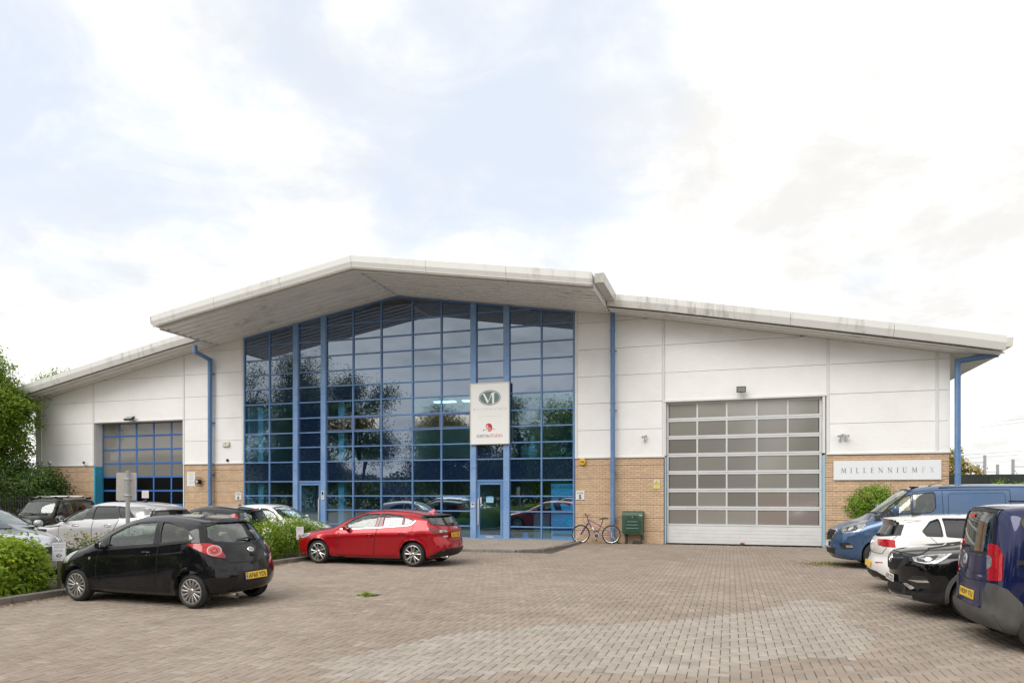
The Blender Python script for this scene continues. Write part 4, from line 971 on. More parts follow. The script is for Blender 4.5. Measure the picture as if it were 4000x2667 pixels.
# ---- tall sign board on the glazing
b = S_('sign_board', (-8.575, YF-.17, 4.75), 'tall white sign board with oval VI emblem and red chameleon on the glazing', 'sign')
q = MB(); q.cbox(-.765, .765, -.02, .02, -1.14, 1.14, .004); q.build('board', mat('board_white2', (.80, .80, .79), .35), b)
q = MB()
for (x0, x1, z0, z1) in ((-.78, .78, 1.12, 1.155), (-.78, .78, -1.155, -1.12), (-.78, -.745, -1.119, 1.119), (.745, .78, -1.119, 1.119)): q.cbox(x0, x1, -.032, .02, z0, z1, .004)
q.build('board_frame', mat('frame_cream', (.64, .60, .55), .4), b)
yb = -.0205; cz = .59
def ell(rx, rz_, n_=48): return [(rx*math.cos(t), cz+rz_*math.sin(t)) for t in np.linspace(0, 2*math.pi, n_, endpoint=False)]
M_oval = mat('oval_green_grey', (.13, .20, .20), .4); M_ovr = mat('oval_rim', (.11, .15, .16), .4); M_bw = MATS['board_white2']
q = MB(); q.prism(ell(.435, .285), yb-.002, yb); em = q.build('emblem_rim', M_ovr, b)
q = MB(); q.prism(ell(.405, .262), yb-.004, yb-.002); q.build('emblem_ring', M_bw, em)
q = MB(); q.prism(ell(.385, .245), yb-.006, yb-.004); q.build('emblem_field', M_oval, em)
q = MB()   # V and I monogram

q.prism([(-.31, .745), (-.19, .745), (-.19, .73), (-.045, .46), (.065, .74), (.10, .775), (.235, .78), (.225, .755), (.18, .75), (.18, .375), (.10, .365), (.10, .70), (.07, .665), (-.06, .395), (-.10, .395), (-.245, .70), (-.27, .725), (-.31, .728)], yb-.008, yb-.006); q.build('monogram', M_bw, em)
put_serif(b, 'MILLENNIUMFX', 0, yb, .165, .088, 1.33, .008, .004, lambda i: mat('letter_light', (.40, .38, .40), .4) if i < 10 else M_lg)
q = MB(); q.box(-.445, .445, yb-.002, yb, -.105, -.099); q.build('divider', mat('letter_light', (.40, .38, .40), .4), b)
# plain red lizard mark curled on a twig
M_cr = mat('mark_red', (.55, .03, .03), .4)
q = MB()
body = [(-.14, -.50), (-.155, -.455), (-.13, -.41), (-.08, -.375), (-.02, -.365), (.045, -.385), (.09, -.44), (.105, -.52), (.09, -.60), (.055, -.66), (-.01, -.685), (-.06, -.66), (-.075, -.61), (-.05, -.565), (-.01, -.56), (.015, -.59), (.0, -.625), (-.022, -.615), (-.02, -.60), (-.035, -.60), (-.045, -.62), (-.03, -.645), (.0, -.65), (.03, -.62), (.045, -.56), (.02, -.525), (-.06, -.535), (-.10, -.545)]
q.prism(body, yb-.003, yb); ch = q.build('lizard_mark', M_cr, b)
q = MB(); q.lathe([(.032, .0), (.032, .004)], Tr_(Vector((-.085, yb, -.475))) @ Matrix.Rotation(R(90), 4, 'X'), 16); q.build('mark_eye', M_bw, ch)
q = MB(); q.tube([(-.22, yb-.002, -.615), (-.08, yb-.002, -.565), (.05, yb-.002, -.555), (.22, yb-.002, -.605)], .006, 5); q.lathe([(0, 0), (.02, .02), (.012, .05), (0, .07)], Tr_(Vector((-.21, yb-.002, -.61))) @ Matrix.Rotation(R(-110), 4, 'Y'), 8); q.build('twig', mat('mark_dark_red', (.2, .03, .03), .4), ch)
def T2(par, s, x, z, w_, h_, m_, y=yb-.001, bold=.0): text('lettering', s, m_, par, facing_front(x, y, z), size=.1, depth=.002, bold=bold, fit=(w_, h_))
M_ink = mat('ink_black', (.02, .02, .03), .5)
T2(b, 'GORTON', -.27, -.84, .50, .115, M_ink); T2(b, 'STUDIO', .26, -.835, .50, .115, M_cr)
# ---- unit number plates
def unit_plate(x, z, num):
    b = S_('number_plaque', (x, YF-.02, z), 'white Unit %s plate on the brick %s of the glazing' % (num, 'right' if num == '5' else 'left'), 'sign', 'unit number plates')
    q = MB(); q.cbox(-.16, .16, -.008, .008, -.165, .165, .003); q.build('plate', mat('plate_enamel', (.66, .66, .66), .35), b)
    T2(b, 'Unit', 0, .085, .23, .09, M_ink, -.0085); T2(b, num, 0, -.065, .10, .15, M_ink, -.0085, .004)
unit_plate(-5.165, 1.70, '5'); unit_plate(-19.97, 1.65, '6')
# ---- alarm sounder, yellow disc
b = S_('alarm_sounder', (-5.08, YF-.02, 2.90), 'round yellow alarm bell at the top of the brick pier', 'alarm')
q = MB(); q.lathe([(.125, 0), (.135, .02), (.13, .05), (.11, .075), (0, .08)], Matrix.Rotation(R(90), 4, 'X'), 28); q.build('cover', mat('alarm_yellow', (.68, .40, .04), .35), b, 40)
T2(b, 'Yale', 0, 0, .16, .07, M_ink, -.0815, .002)
# ---- CCTV warning sign
b = S_('warning_sign', (-2.445, YF-.015, 2.085), 'yellow and white CCTV warning sign near the silver roller door', 'sign')
q = MB(); q.cbox(-.105, .105, -.004, .004, -.155, .155, .002); q.build('plate', mat('sign_cream', (.66, .62, .45), .4), b)
q = MB(); q.prism([(-.088, -.012), (.088, -.012), (0, .142)], -.006, -.0045); tr = q.build('triangle', M_ink, b)
q = MB(); q.prism([(-.072, -.003), (.072, -.003), (0, .124)], -.0075, -.0062); q.build('triangle_field', mat('sign_yellow', (.70, .56, .12), .4), tr)
q = MB(); q.prism([(-.035, .025), (.02, .055), (.014, .068), (-.041, .038)], -.009, -.0078); q.build('camera_symbol', M_ink, tr)
q = MB(); q.box(-.085, .085, -.006, -.0045, -.14, -.03); pn = q.build('text_panel', MATS['sign_yellow'], b)
T2(pn, 'CCTV', 0, -.052, .10, .028, mat('ochre', (.35, .25, .03), .5), -.0065); T2(pn, 'in operation', 0, -.118, .14, .022, MATS['ochre'], -.0065)
# ---- cameras and lamps
def bullet(x, z, dx, label, grp='small security cameras', m_=None, l=.2):
    b = S_('security_camera', (x, YF-.02, z), label, 'camera', grp); d = Vector((dx, -1, -.35)).normalized(); p0 = Vector((0, -.14, .02)); M_ = p0.to_track_quat('Z', 'Y').to_matrix().to_4x4()
    Mx = Tr_(p0) @ d.to_track_quat('Z', 'Y').to_matrix().to_4x4()
    q = MB(); q.lathe([(.034, -l/2), (.038, -l/2+.01), (.038, l/2-.01), (.036, l/2)], Mx, 14); q.lathe([(0, l/2-.005), (.028, l/2-.005)], Mx, 12, mi=1, cap=False); q.build('camera_body', [m_ or M_alu, M_dk], b, 40)
    q = MB(); q.cbox(-.045, .045, -.02, .012, -l*.55, l*.6, .01, M=Mx @ Tr_(Vector((0, .045 if False else -.0, 0))) @ Tr_(Vector((0, .04, 0)))); q.build('sun_shield', m_ or M_alu, b)
    q = MB(); q.tube([p0, (0, -.10, -.08), (0, -.02, -.12)], .013, 8); q.lathe([(.04, 0), (.036, .02)], Tr_(Vector((0, 0, -.12))) @ Matrix.Rotation(R(90), 4, 'X'), 14); q.build('camera_bracket', m_ or M_alu, b, 50)
M_dk = mat('lens_black', (.01, .01, .012), .15)
bullet(-2.85, 3.72, -.8, 'silver bullet camera on white cladding left of the silver door')
bullet(3.40, 3.60, -.9, 'left of the twin cameras above the long name board', 'twin cameras over the name board'); bullet(3.56, 3.60, .9, 'right of the twin cameras above the long name board', 'twin cameras over the name board')
bullet(-28.39, 3.15, .3, 'small dark camera under the left cladding near the blue door', m_=M_dk, l=.1)
b = S_('dome_camera', (-30.60, YF-.02, 3.22), 'small white dome camera at the far left of the cladding', 'camera'); q = MB(); q.lathe([(.06, 0), (.06, .06), (.045, .10), (0, .12)], Matrix.Rotation(R(90), 4, 'X'), 16); q.build('housing', M_trimw, b, 50); q = MB(); q.lathe([(.03, .09), (.026, .13), (0, .14)], Matrix.Rotation(R(90), 4, 'X'), 14); q.build('dome', M_dk, b, 50)
b = S_('dome_camera', (-20.52, YF-.02, 3.18), 'tiny black dome camera under the white alarm box', 'camera'); q = MB(); q.lathe([(.05, 0), (.05, .04), (.03, .08), (0, .09)], Matrix.Rotation(R(90), 4, 'X'), 16); q.build('dome', M_dk, b, 50); q = MB(); q.lathe([(.062, -.0), (.062, .02)], Matrix.Rotation(R(90), 4, 'X'), 16); q.build('collar', M_dk, b)
b = S_('alarm_box', (-20.58, YF-.02, 3.87), 'white rectangular alarm box on the cladding above unit 6', 'alarm'); q = MB(); q.cbox(-.18, .18, -.07, .0, -.12, .12, .03); q.build('cover', mat('box_cream', (.62, .60, .54), .4), b, 40); q = MB(); q.lathe([(.035, 0), (.035, .003)], Tr_(Vector((0, -.0715, .02))) @ Matrix.Rotation(R(90), 4, 'X') , 12); q.build('badge', M_lg, b)
def flood(x, z, label, w_=.24, tilt=-50, dark=False):
    b = S_('floodlight', (x, YF-.03, z), label, 'floodlight', 'floodlights over the roller doors'); Mx = Tr_(Vector((0, -.20, 0))) @ Matrix.Rotation(R(tilt), 4, 'X')
    q = MB(); q.cbox(-w_/2, w_/2, -.04, .03, -w_*.33, w_*.33, .01, M=Mx)
    for k in range(5): q.box(-w_/2+.02, w_/2-.02, .03, .055, -w_*.28+k*w_*.14, -w_*.28+k*w_*.14+.006, M=Mx)
    q.build('lamp_housing', M_dk2, b); q = MB(); q.box(-w_/2+.025, w_/2-.025, -.046, -.041, -w_*.33+.025, w_*.33-.025, M=Mx); q.build('lamp_glass', mat('lamp_glass', (.30, .33, .30), .15, .3), b)
    q = MB(); q.tube([(0, -.18, 0), (0, -.1, .02), (0, 0, .02)], .016, 6); q.cbox(-.05, .05, -.012, .01, -.05, .09, .004); q.build('lamp_bracket', M_dk2, b)
M_dk2 = mat('dark_casting', (.035, .037, .040), .45)
flood(.36, 5.24, 'small black floodlight above the silver roller door', .30, 5); flood(-25.66, 5.12, 'slim dark floodlight tilted down above the blue roller door', .42, -58)
# ---- framed notice, flue terminal, key safe
b = S_('notice_plate', (-22.45, YF-.015, 2.385), 'white printed notice on the brick beside the flue', 'sign'); q = MB(); q.cbox(-.22, .22, -.004, .004, -.31, .31, .002); q.build('plate', mat('board_white', (.72, .74, .77), .35), b)
q = MB(); q.box(-.16, .16, -.0055, -.0045, .20, .27); q.build('yellow_band', mat('notice_yellow', (.62, .60, .25), .5), b)
for i in range(9): q = MB(); wd = (.11, .15, .09, .18, .14, .02, .16, .12, .15)[i]; q.box(-wd, wd, -.0055, -.0045, .15-.045*i, .162-.045*i); q.build('print_line', M_lg, b)
b = S_('flue_terminal', (-21.96, YF-.01, 2.27), 'round wire-guarded boiler flue on the brick pier', 'flue')
q = MB(); q.lathe([(.10, 0), (.10, .12), (.06, .12), (.06, .20), (.0, .20)], Matrix.Rotation(R(90), 4, 'X'), 20); q.build('flue_tube', M_dk, b, 40)
q = MB(); q.lathe([(.045, .20), (.05, .205), (.04, .21)], Matrix.Rotation(R(90), 4, 'X'), 16); q.build('flue_lip', M_alu, b)
for k in range(8):
    a = k*math.pi/4; q = MB(); q.tube([(.20*math.cos(a), 0, .20*math.sin(a)), (.19*math.cos(a), -.14, .19*math.sin(a)), (.10*math.cos(a), -.24, .10*math.sin(a))], .005, 5); q.build('guard_wire', mat('rusty_wire', (.16, .09, .05), .7, .3), b)
for rr, yy in ((.20, -.01), (.195, -.13), (.10, -.24)): q = MB(); q.tube([(rr*math.cos(a), yy, rr*math.sin(a)) for a in np.linspace(0, 2*math.pi, 21)], .005, 5, False); q.build('guard_ring', MATS['rusty_wire'], b)
b = S_('key_safe', (-19.90, YF-.02, 1.26), 'tiny black key safe under the unit 6 plate', 'key safe'); q = MB(); q.cbox(-.035, .035, -.045, 0, -.055, .055, .008); q.build('box', M_dk2, b); q = MB(); q.cbox(-.022, .022, -.05, -.045, .01, .04, .002); q.build('keypad', M_alu, b)
def intercom(x, label, z, tall=.28):
    b = S_('intercom', (x, YF-.115, z), label, 'intercom', 'door entry panels'); q = MB(); q.cbox(-.075, .075, -.02, .0, -tall/2, tall/2, .006); q.build('panel', M_alu, b)
    q = MB(); q.cbox(-.04, .04, -.026, -.0205, .02, tall/2-.03, .003); q.build('speaker_grille', M_dk, b)
    for i in range(3): q = MB(); q.lathe([(.009, 0), (.008, .006)], Tr_(Vector((0, -.0205, -.02-.03*i))) @ Matrix.Rotation(R(90), 4, 'X'), 10); q.build('push_button', M_nut2, b)
M_nut2 = mat('button_metal', (.25, .25, .25), .35, .8)
intercom(-15.78, 'steel entry panel on the mullion by the left glass door', 1.68, .36)
intercom(-9.27, 'dark entry panel on the mullion by the right glass door', 1.32, .2)
# ---- green gas meter box on its bracket
b = S_('gas_meter_box', (-3.24, YF-.03, 0), 'dark green louvred gas meter box on a short post by the wall', 'meter box')
MG = mat('green_grp', (.030, .075, .052), .45, var=.06, dirt=(.10, .10, .045), dscale=2.5, damt=.5)
q = MB(); q.prism([(0, .35), (-.34, .35), (-.36, 1.0), (-.30, 1.10), (-.20, 1.145), (0, 1.145)], -.365, .365, 'yz'); q.build('housing', MG, b, 30)
dr = [(-.28, .42), (.28, .42), (.28, .80)]+[(.28*math.cos(t), .75+.25*math.sin(t)) for t in np.linspace(0, math.pi, 15)]+[(-.28, .75)]
q = MB(); q.prism(dr, -.372, -.352); dd = q.build('door_panel', MG, b, 30)
q = MB(); q.prism([(a*.94, .7+(c-.7)*.94) for a, c in dr], -.376, -.37); q.build('door_inset', mat('green_grp_dark', (.022, .055, .038), .45), dd)
for k in range(3): q = MB(); wd = .17+.025*k; q.prism([(-.372, .80-.115*k), (-.40, .775-.115*k), (-.40, .765-.115*k), (-.372, .755-.115*k)], -wd, wd, 'yz'); q.build('louvre', mat('green_light', (.09, .17, .13), .4), dd)
T2(b, 'GAS', .28, 1.0, .10, .045, M_bw, -.362, .002); q = MB(); q.lathe([(.012, 0), (.012, .003)], Tr_(Vector((0, -.376, .945))) @ Matrix.Rotation(R(90), 4, 'X'), 10); q.build('mark', M_bw, dd)
q = MB(); q.cbox(-.275, -.19, -.2, -.12, .0, .34, .004); q.build('support_post', M_dk2, b)
q = MB(); q.tube([(-.45, -.06, .35), (.0, -.10, .325), (.33, -.12, .315), (.33, -.12, .2)], .014, 6); q.build('gas_pipe', mat('pipe_yellow', (.42, .27, .06), .6), b)
q = MB(); q.cbox(.27, .36, -.17, -.09, .12, .30, .03); q.build('regulator', MG, b)
b = S_('rubble_tray', (-3.09, 24.38, 0), 'low black rubber block lying under the gas meter box', 'block'); q = MB(); q.cbox(-.17, .17, -.09, .09, .0, .085, .02); q.build('block', M_dk2, b); 
for k in range(4): q = MB(); q.cbox(-.14+.08*k, -.10+.08*k, -.085, .085, .085, .105, .006); q.build('ridge', M_dk2, b)
# ---- purple bicycle leaning on the wall
def bicycle():
    b = S_('bicycle', (-4.50, 24.08, 0), 'purple mountain bicycle leaning against the wall and downpipe', 'bicycle'); b.rotation_euler = (R(-7), 0, 0)
    PU = mat('purple_paint', (.12, .02, .17), .3, coat=1, var=.1); BK = M_dk2; r_ = .33; fx, rx = -.55, .54
    for x in (fx, rx):
        Mx = Tr_(Vector((x, 0, r_))) @ Matrix.Rotation(R(90), 4, 'X'); w_ = empty('wheel', parent=b)
        q = MB(); n1 = 40
        q.tube([Mx @ Vector(((r_-.025)*math.cos(t), (r_-.025)*math.sin(t), 0)) for t in np.linspace(0, 2*math.pi, n1+1)], .026, 8, False); q.build('tyre', M_tyre2, w_, 60)
        q = MB(); q.lathe([(.285, -.012), (.272, -.009), (.272, .009), (.285, .012)], Mx, 40, cap=False); q.build('rim', M_alu2, w_, 40)
        for k in range(24):
            a = k*2*math.pi/24; s = .022 if k % 2 else -.022; q = MB(); q.tube([Mx @ Vector((.018*math.cos(a+1.2), .018*math.sin(a+1.2), s)), Mx @ Vector((.274*math.cos(a), .274*math.sin(a), 0))], .0016, 3, False); q.build('spoke', M_alu2, w_)
        q = MB(); q.lathe([(.012, -.055), (.02, -.03), (.014, 0), (.02, .03), (.012, .055)], Mx, 12); q.build('hub', BK, w_)
        q = MB(); q.box(-.007, .007, -.10, .10, -.004, .004, M=Mx @ Matrix.Rotation(R(-55 if x < 0 else 40), 4, 'Z') @ Tr_(Vector((0, -.15, .012))) @ Matrix.Scale(.6, 4)); q.build('wheel_reflector', M_bw, w_)
    fr = MB(); bb = (.02, 0, .27); ht = (-.30, 0, .84); hb = (-.27, 0, .74); st = (.18, 0, .66); ax = (rx, 0, r_)
    fr.tube([hb, bb], .022, 10); fr.tube([ht, (.17, 0, .62)], .017, 10); fr.tube([bb, st], .016, 10); fr.tube([(-.315, 0, .88), (-.262, 0, .71)], .021, 10)
    for s in (-1, 1): fr.tube([(bb[0], s*.03, bb[2]), (rx, s*.06, r_)], .009, 8); fr.tube([(st[0]-.01, s*.02, st[2]-.04), (rx, s*.06, r_)], .008, 8)
    fr.build('frame', PU, b, 60)
    for s in (-1, 1):
        q = MB(); q.tube([(-.30, s*.055, .70), (-.39, s*.055, .56)], .017, 8); q.build('fork_stanchion', BK, b, 60)
        q = MB(); q.tube([(-.385, s*.055, .60), (-.48, s*.055, .42), (fx, s*.055, r_-.01)], .020, 8); q.build('fork_leg', PU, b, 60)
    q = MB(); q.cbox(-.33, -.27, -.07, .07, .68, .71, .01); q.build('fork_crown', BK, b)
    q = MB(); q.tube([(-.315, 0, .88), (-.335, 0, .95), (-.37, 0, .98)], .016, 8); q.build('stem', BK, b, 60)
    q = MB(); q.tube([(-.33, -.29, 1.02), (-.37, -.12, .99), (-.37, .12, .99), (-.33, .29, 1.02)], .013, 8); h = q.build('handlebar', BK, b, 60)
    for s in (-1, 1): q = MB(); q.tube([(-.34, s*.20, 1.01), (-.325, s*.31, 1.025)], .019, 8); q.build('grip', BK, h, 60); q = MB(); q.tube([(-.36, s*.15, 1.0), (-.43, s*.2, .96)], .007, 5); q.build('brake_lever', BK, h)
    q = MB(); q.tube([st, (.235, 0, .86)], .014, 8); q.build('seat_post', BK, b, 60)
    q = MB(); q.add([(x_, y_, z_) for (x_, w_, z0) in ((.10, .015, .885), (.20, .03, .89), (.30, .075, .90), (.37, .085, .905), (.40, .06, .89)) for (y_, z_) in ((-w_, z0-.02), (-w_*.8, z0), (0, z0+.008), (w_*.8, z0), (w_, z0-.02), (0, z0-.035))], [(i*6+j, i*6+(j+1) % 6, (i+1)*6+(j+1) % 6, (i+1)*6+j) for i in range(4) for j in range(6)]+[(0, 1, 2, 3, 4, 5), (24, 29, 28, 27, 26, 25)]); q.build('saddle', M_dk, b, 50)
    Mx = Tr_(Vector((bb[0], -.04, bb[2]))) @ Matrix.Rotation(R(90), 4, 'X')
    q = MB(); q.tube([Mx @ Vector((.085*math.cos(t), .085*math.sin(t), 0)) for t in np.linspace(0, 2*math.pi, 25)], .008, 6, False); q.build('chain_ring', M_alu2, b); q = MB(); q.lathe([(.07, -.004), (.02, -.004)], Mx, 16, cap=False); q.build('chain_guard', BK, b)
    q = MB(); q.tube([(bb[0], -.06, bb[2]), (bb[0]+.02, -.07, bb[2]-.17)], .010, 6); q.tube([(bb[0], .06, bb[2]), (bb[0]-.02, .07, bb[2]+.17)], .010, 6); q.build('crank', BK, b)
    for s, z_, x_ in ((-1, bb[2]-.175, bb[0]+.02), (1, bb[2]+.175, bb[0]-.02)): q = MB(); q.cbox(x_-.045, x_+.045, s*.08-.0, s*.08+s*.09 if s > 0 else s*.08+.0, z_-.012, z_+.012, .004) if s > 0 else q.cbox(x_-.045, x_+.045, -.17, -.08, z_-.012, z_+.012, .004); q.build('pedal', BK, b)
    Mx = Tr_(Vector((rx, -.035, r_))) @ Matrix.Rotation(R(90), 4, 'X'); q = MB(); q.lathe([(.045, -.012), (.04, .0), (.03, .012)], Mx, 16); q.tube([(rx+.01, -.05, r_-.03), (rx+.03, -.05, r_-.13)], .012, 6); q.build('cassette', M_alu2, b)
    q = MB(); q.tube([(bb[0], -.04, bb[2]+.085), (rx, -.04, r_+.04)], .004, 4); q.tube([(bb[0], -.04, bb[2]-.085), (rx+.02, -.04, r_-.12)], .004, 4); q.build('chain', BK, b)
    for s in (0, 1): q = MB(); q.tube([(-.42, -.15+.3*s, .97), (-.50, -.1+.2*s, .90), (-.47, 0, .76), (-.38, .03, .66)], .003, 4); q.build('brake_cable', M_dk, b)
    q = MB(); q.cbox(-.12, .0, -.024, -.0215, -.018, .018, .001, M=Tr_(Vector((-.08, 0, .47))) @ Matrix.Rotation(R(58), 4, 'Y')); q.build('frame_decal', M_bw, b)
M_tyre2 = mat('bicycle_rubber', (.02, .02, .02), .8); M_alu2 = mat('bright_alloy', (.62, .62, .62), .3, .8)
bicycle()
# ================================================================== PLANTS
def leaf_mat(name, c1, c2, tr=.35):
    m = bpy.data.materials.new(name); m.use_nodes = True; t = m.node_tree; n = t.nodes; l = t.links; n.clear(); MATS[name] = m
    at = n.new('ShaderNodeAttribute'); at.attribute_name = 'tone'; mx = n.new('ShaderNodeMix'); mx.data_type = 'RGBA'; l.new(at.outputs['Fac'], mx.inputs['Factor']); mx.inputs['A'].default_value = (*c1, 1); mx.inputs['B'].default_value = (*c2, 1)
    d = n.new('ShaderNodeBsdfPrincipled'); l.new(mx.outputs['Result'], d.inputs['Base Color']); d.inputs['Roughness'].default_value = .5; d.inputs['Specular IOR Level'].default_value = .35
    tl = n.new('ShaderNodeBsdfTranslucent'); l.new(mx.outputs['Result'], tl.inputs[0]); s = n.new('ShaderNodeMixShader'); s.inputs[0].default_value = tr
    o = n.new('ShaderNodeOutputMaterial'); l.new(d.outputs[0], s.inputs[1]); l.new(tl.outputs[0], s.inputs[2]); l.new(s.outputs[0], o.inputs[0]); return m
def leaves(name, P, Nrm, size, m, parent=None, tone=None, svar=.35, fold=.25, asp=.55, seed=1, droop=.0):
    """pointed folded leaves at points P facing roughly Nrm"""
    r = np.random.default_rng(seed); n = len(P); Nn = Nrm+r.normal(0, .55, (n, 3)); Nn /= np.linalg.norm(Nn, axis=1)[:, None]
    A = r.normal(0, 1, (n, 3)); A[:, 2] -= droop; A -= Nn*(A*Nn).sum(1)[:, None]; A /= np.linalg.norm(A, axis=1)[:, None]; B = np.cross(Nn, A)
    s = size*(1+svar*r.uniform(-1, 1, n)); s = s[:, None]
    base = P-A*s*.5; tip = P+A*s*.5-Nn*s*.12; L_ = P-A*s*.05+B*s*asp*.5+Nn*s*fold*.3; R_ = P-A*s*.05-B*s*asp*.5+Nn*s*fold*.3
    V = np.stack([base, R_, tip, L_], 1).reshape(-1, 3); k = np.arange(n)*4
    F = np.concatenate([np.stack([k, k+1, k+2], 1), np.stack([k, k+2, k+3], 1)], 1).reshape(-1, 3)
    me = bpy.data.meshes.new(name); me.vertices.add(len(V)); me.vertices.foreach_set('co', V.ravel()); me.loops.add(F.size); me.loops.foreach_set('vertex_index', F.ravel()); me.polygons.add(len(F)); me.polygons.foreach_set('loop_start', np.arange(len(F))*3); me.update(calc_edges=True)
    tn = np.clip(r.random(n) if tone is None else tone+r.normal(0, .18, n), 0, 1); at = me.attributes.new('tone', 'FLOAT', 'POINT'); at.data.foreach_set('value', np.repeat(tn, 4)); me.materials.append(m)
    o = bpy.data.objects.new(name, me); COL.objects.link(o)
    if parent: o.parent = parent
    return o
M_bark = mat('bark', (.10, .08, .06), .95, var=.3, vscale=6, bump=.01, bscale=20); M_twig = mat('twig', (.13, .10, .07), .9)
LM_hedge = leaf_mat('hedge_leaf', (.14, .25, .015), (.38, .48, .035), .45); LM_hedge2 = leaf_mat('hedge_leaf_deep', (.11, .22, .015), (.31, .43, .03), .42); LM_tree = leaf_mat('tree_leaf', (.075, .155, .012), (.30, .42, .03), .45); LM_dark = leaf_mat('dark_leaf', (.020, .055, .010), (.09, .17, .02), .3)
LM_bush = leaf_mat('round_bush_leaf', (.08, .19, .012), (.30, .44, .03), .35); LM_far = leaf_mat('far_leaf', (.06, .09, .03), (.15, .20, .06), .35); LM_gold = leaf_mat('gold_leaf', (.30, .34, .02), (.42, .26, .05), .45); LM_brown = leaf_mat('dry_leaf', (.10, .06, .03), (.30, .17, .08), .1)
def hedge(name, label, x0, x1, y0, y1, h0, h1, n, size, m, seed, lump=.17, parent_kind='hedge', stems=40):
    r = np.random.default_rng(seed); root = empty(name, ((x0+x1)/2, (y0+y1)/2, .07), label=label, cat=parent_kind)
    cx_, cy_ = (x0+x1)/2, (y0+y1)/2; hw_, hl = (x1-x0)/2, (y1-y0)/2
    # clumps on the outer shell, thinner inside
    nc = max(30, n//26); U = r.uniform(-1, 1, nc); V_ = r.uniform(0, 1, nc); ang = r.uniform(-.15, math.pi+.15, nc)
    py = U*hl; hh = np.interp(U, [-1, 1], [h0, h1])*(1+lump*np.sin(py*2.1+seed)+.06*np.sin(py*5.3))
    rad = np.where(r.random(nc) < .8, r.uniform(.85, 1.03, nc), r.uniform(.3, .85, nc))
    endf = np.sqrt(np.clip(1-np.clip(np.abs(U)-.82, 0, 1)**2/.18**2*.7, .15, 1))
    px = hw_*rad*np.sign(np.cos(ang))*np.abs(np.cos(ang))**.55*endf; pz = .06+hh*endf*rad*np.abs(np.sin(ang))**.62*np.where(rad < .8, r.uniform(.3, 1, nc), 1)
    low = r.random(nc) < .42; pz = np.where(low, r.uniform(.05, .9, nc)*hh*endf, pz); px = np.where(low, np.sign(px)*hw_*r.uniform(.80, 1.04, nc)*endf, px)
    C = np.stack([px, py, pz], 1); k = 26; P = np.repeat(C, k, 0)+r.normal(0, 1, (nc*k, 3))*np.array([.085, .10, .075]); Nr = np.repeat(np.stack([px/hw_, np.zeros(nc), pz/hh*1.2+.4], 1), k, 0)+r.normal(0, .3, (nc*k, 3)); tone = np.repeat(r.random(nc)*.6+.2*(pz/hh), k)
    P[:, 2] = np.maximum(P[:, 2], .02)
    # loose shoots standing out of the top
    ns = n//330; S0 = np.stack([r.uniform(-hw_*.8, hw_*.8, ns), r.uniform(-hl*.95, hl*.95, ns), np.zeros(ns)], 1); S0[:, 2] = np.interp(S0[:, 1]/hl, [-1, 1], [h0, h1])*.88
    tw = MB(); ex = []
    for s in S0:
        d = np.array([r.normal(0, .25), r.normal(0, .25), 1]); L_ = r.uniform(.08, .20); tw.tube([tuple(s-d*.3), tuple(s+d*L_)], .004, 4, False)
        for j in range(9): ex.append(s+d*L_*(j+2)/10+r.normal(0, .022, 3))
    P = np.vstack([P, np.array(ex)]); Nr = np.vstack([Nr, np.tile([0, 0, 1], (len(ex), 1))]); tone = np.concatenate([tone, np.full(len(ex), .85)])
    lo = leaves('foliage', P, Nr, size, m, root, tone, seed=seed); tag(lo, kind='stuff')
    for i in range(stems):
        y = r.uniform(-hl, hl)*.95; x = r.uniform(-.7, .7)*hw_; h_ = np.interp(y/hl, [-1, 1], [h0, h1])*.85; tw.tube([(x, y, -.05), (x+r.normal(0, .06), y+r.normal(0, .08), h_*.5), (x+r.normal(0, .12), y+r.normal(0, .15), h_)], [.012, .009, .004], 5, False)
    tw.build('stem', M_twig, root)
    return root, r
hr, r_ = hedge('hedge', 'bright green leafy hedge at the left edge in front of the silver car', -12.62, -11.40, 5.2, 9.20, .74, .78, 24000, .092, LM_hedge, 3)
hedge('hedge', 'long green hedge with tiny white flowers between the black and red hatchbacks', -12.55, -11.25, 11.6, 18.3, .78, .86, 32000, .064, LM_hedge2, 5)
r2 = np.random.default_rng(8)
F_ = np.stack([r2.uniform(-12.3, -11.2, 700), r2.uniform(13.5, 17.4, 700), np.zeros(700)], 1); F_[:, 2] = np.where(r2.random(700) < .8, r2.uniform(.3, .95, 700), .98+r2.normal(0, .03, 700)); F_[:, 0] = np.where(F_[:, 2] < .93, -11.22+r2.normal(0, .03, 700), F_[:, 0])
k = (F_[:, 1]//.35 % 3 < 1); o = leaves('hedge_blossom', F_[k], np.tile([.6, -.3, .6], (k.sum(), 1)), .026, mat('blossom_white', (.8, .8, .74), .7), None, seed=4, asp=1.0); tag(o, 'scatter of tiny white blossom over the long hedge', 'blossom', kind='stuff')
sh, _ = hedge('flowering_shrub', 'low shrub with yellow and pink young tips beside the black car bonnet', -12.5, -11.6, 10.15, 11.7, .80, .86, 2600, .055, LM_dark, 11, stems=20, parent_kind='shrub')
P = np.stack([r2.uniform(-12.4, -11.7, 160), r2.uniform(10.1, 11.6, 160), r2.uniform(.75, 1.02, 160)], 1); o = leaves('shrub_tip', P-np.array([-12.05, 10.925, .07]), np.tile([0, 0, 1], (160, 1)), .06, LM_gold, sh, seed=9); tag(o, kind='stuff')
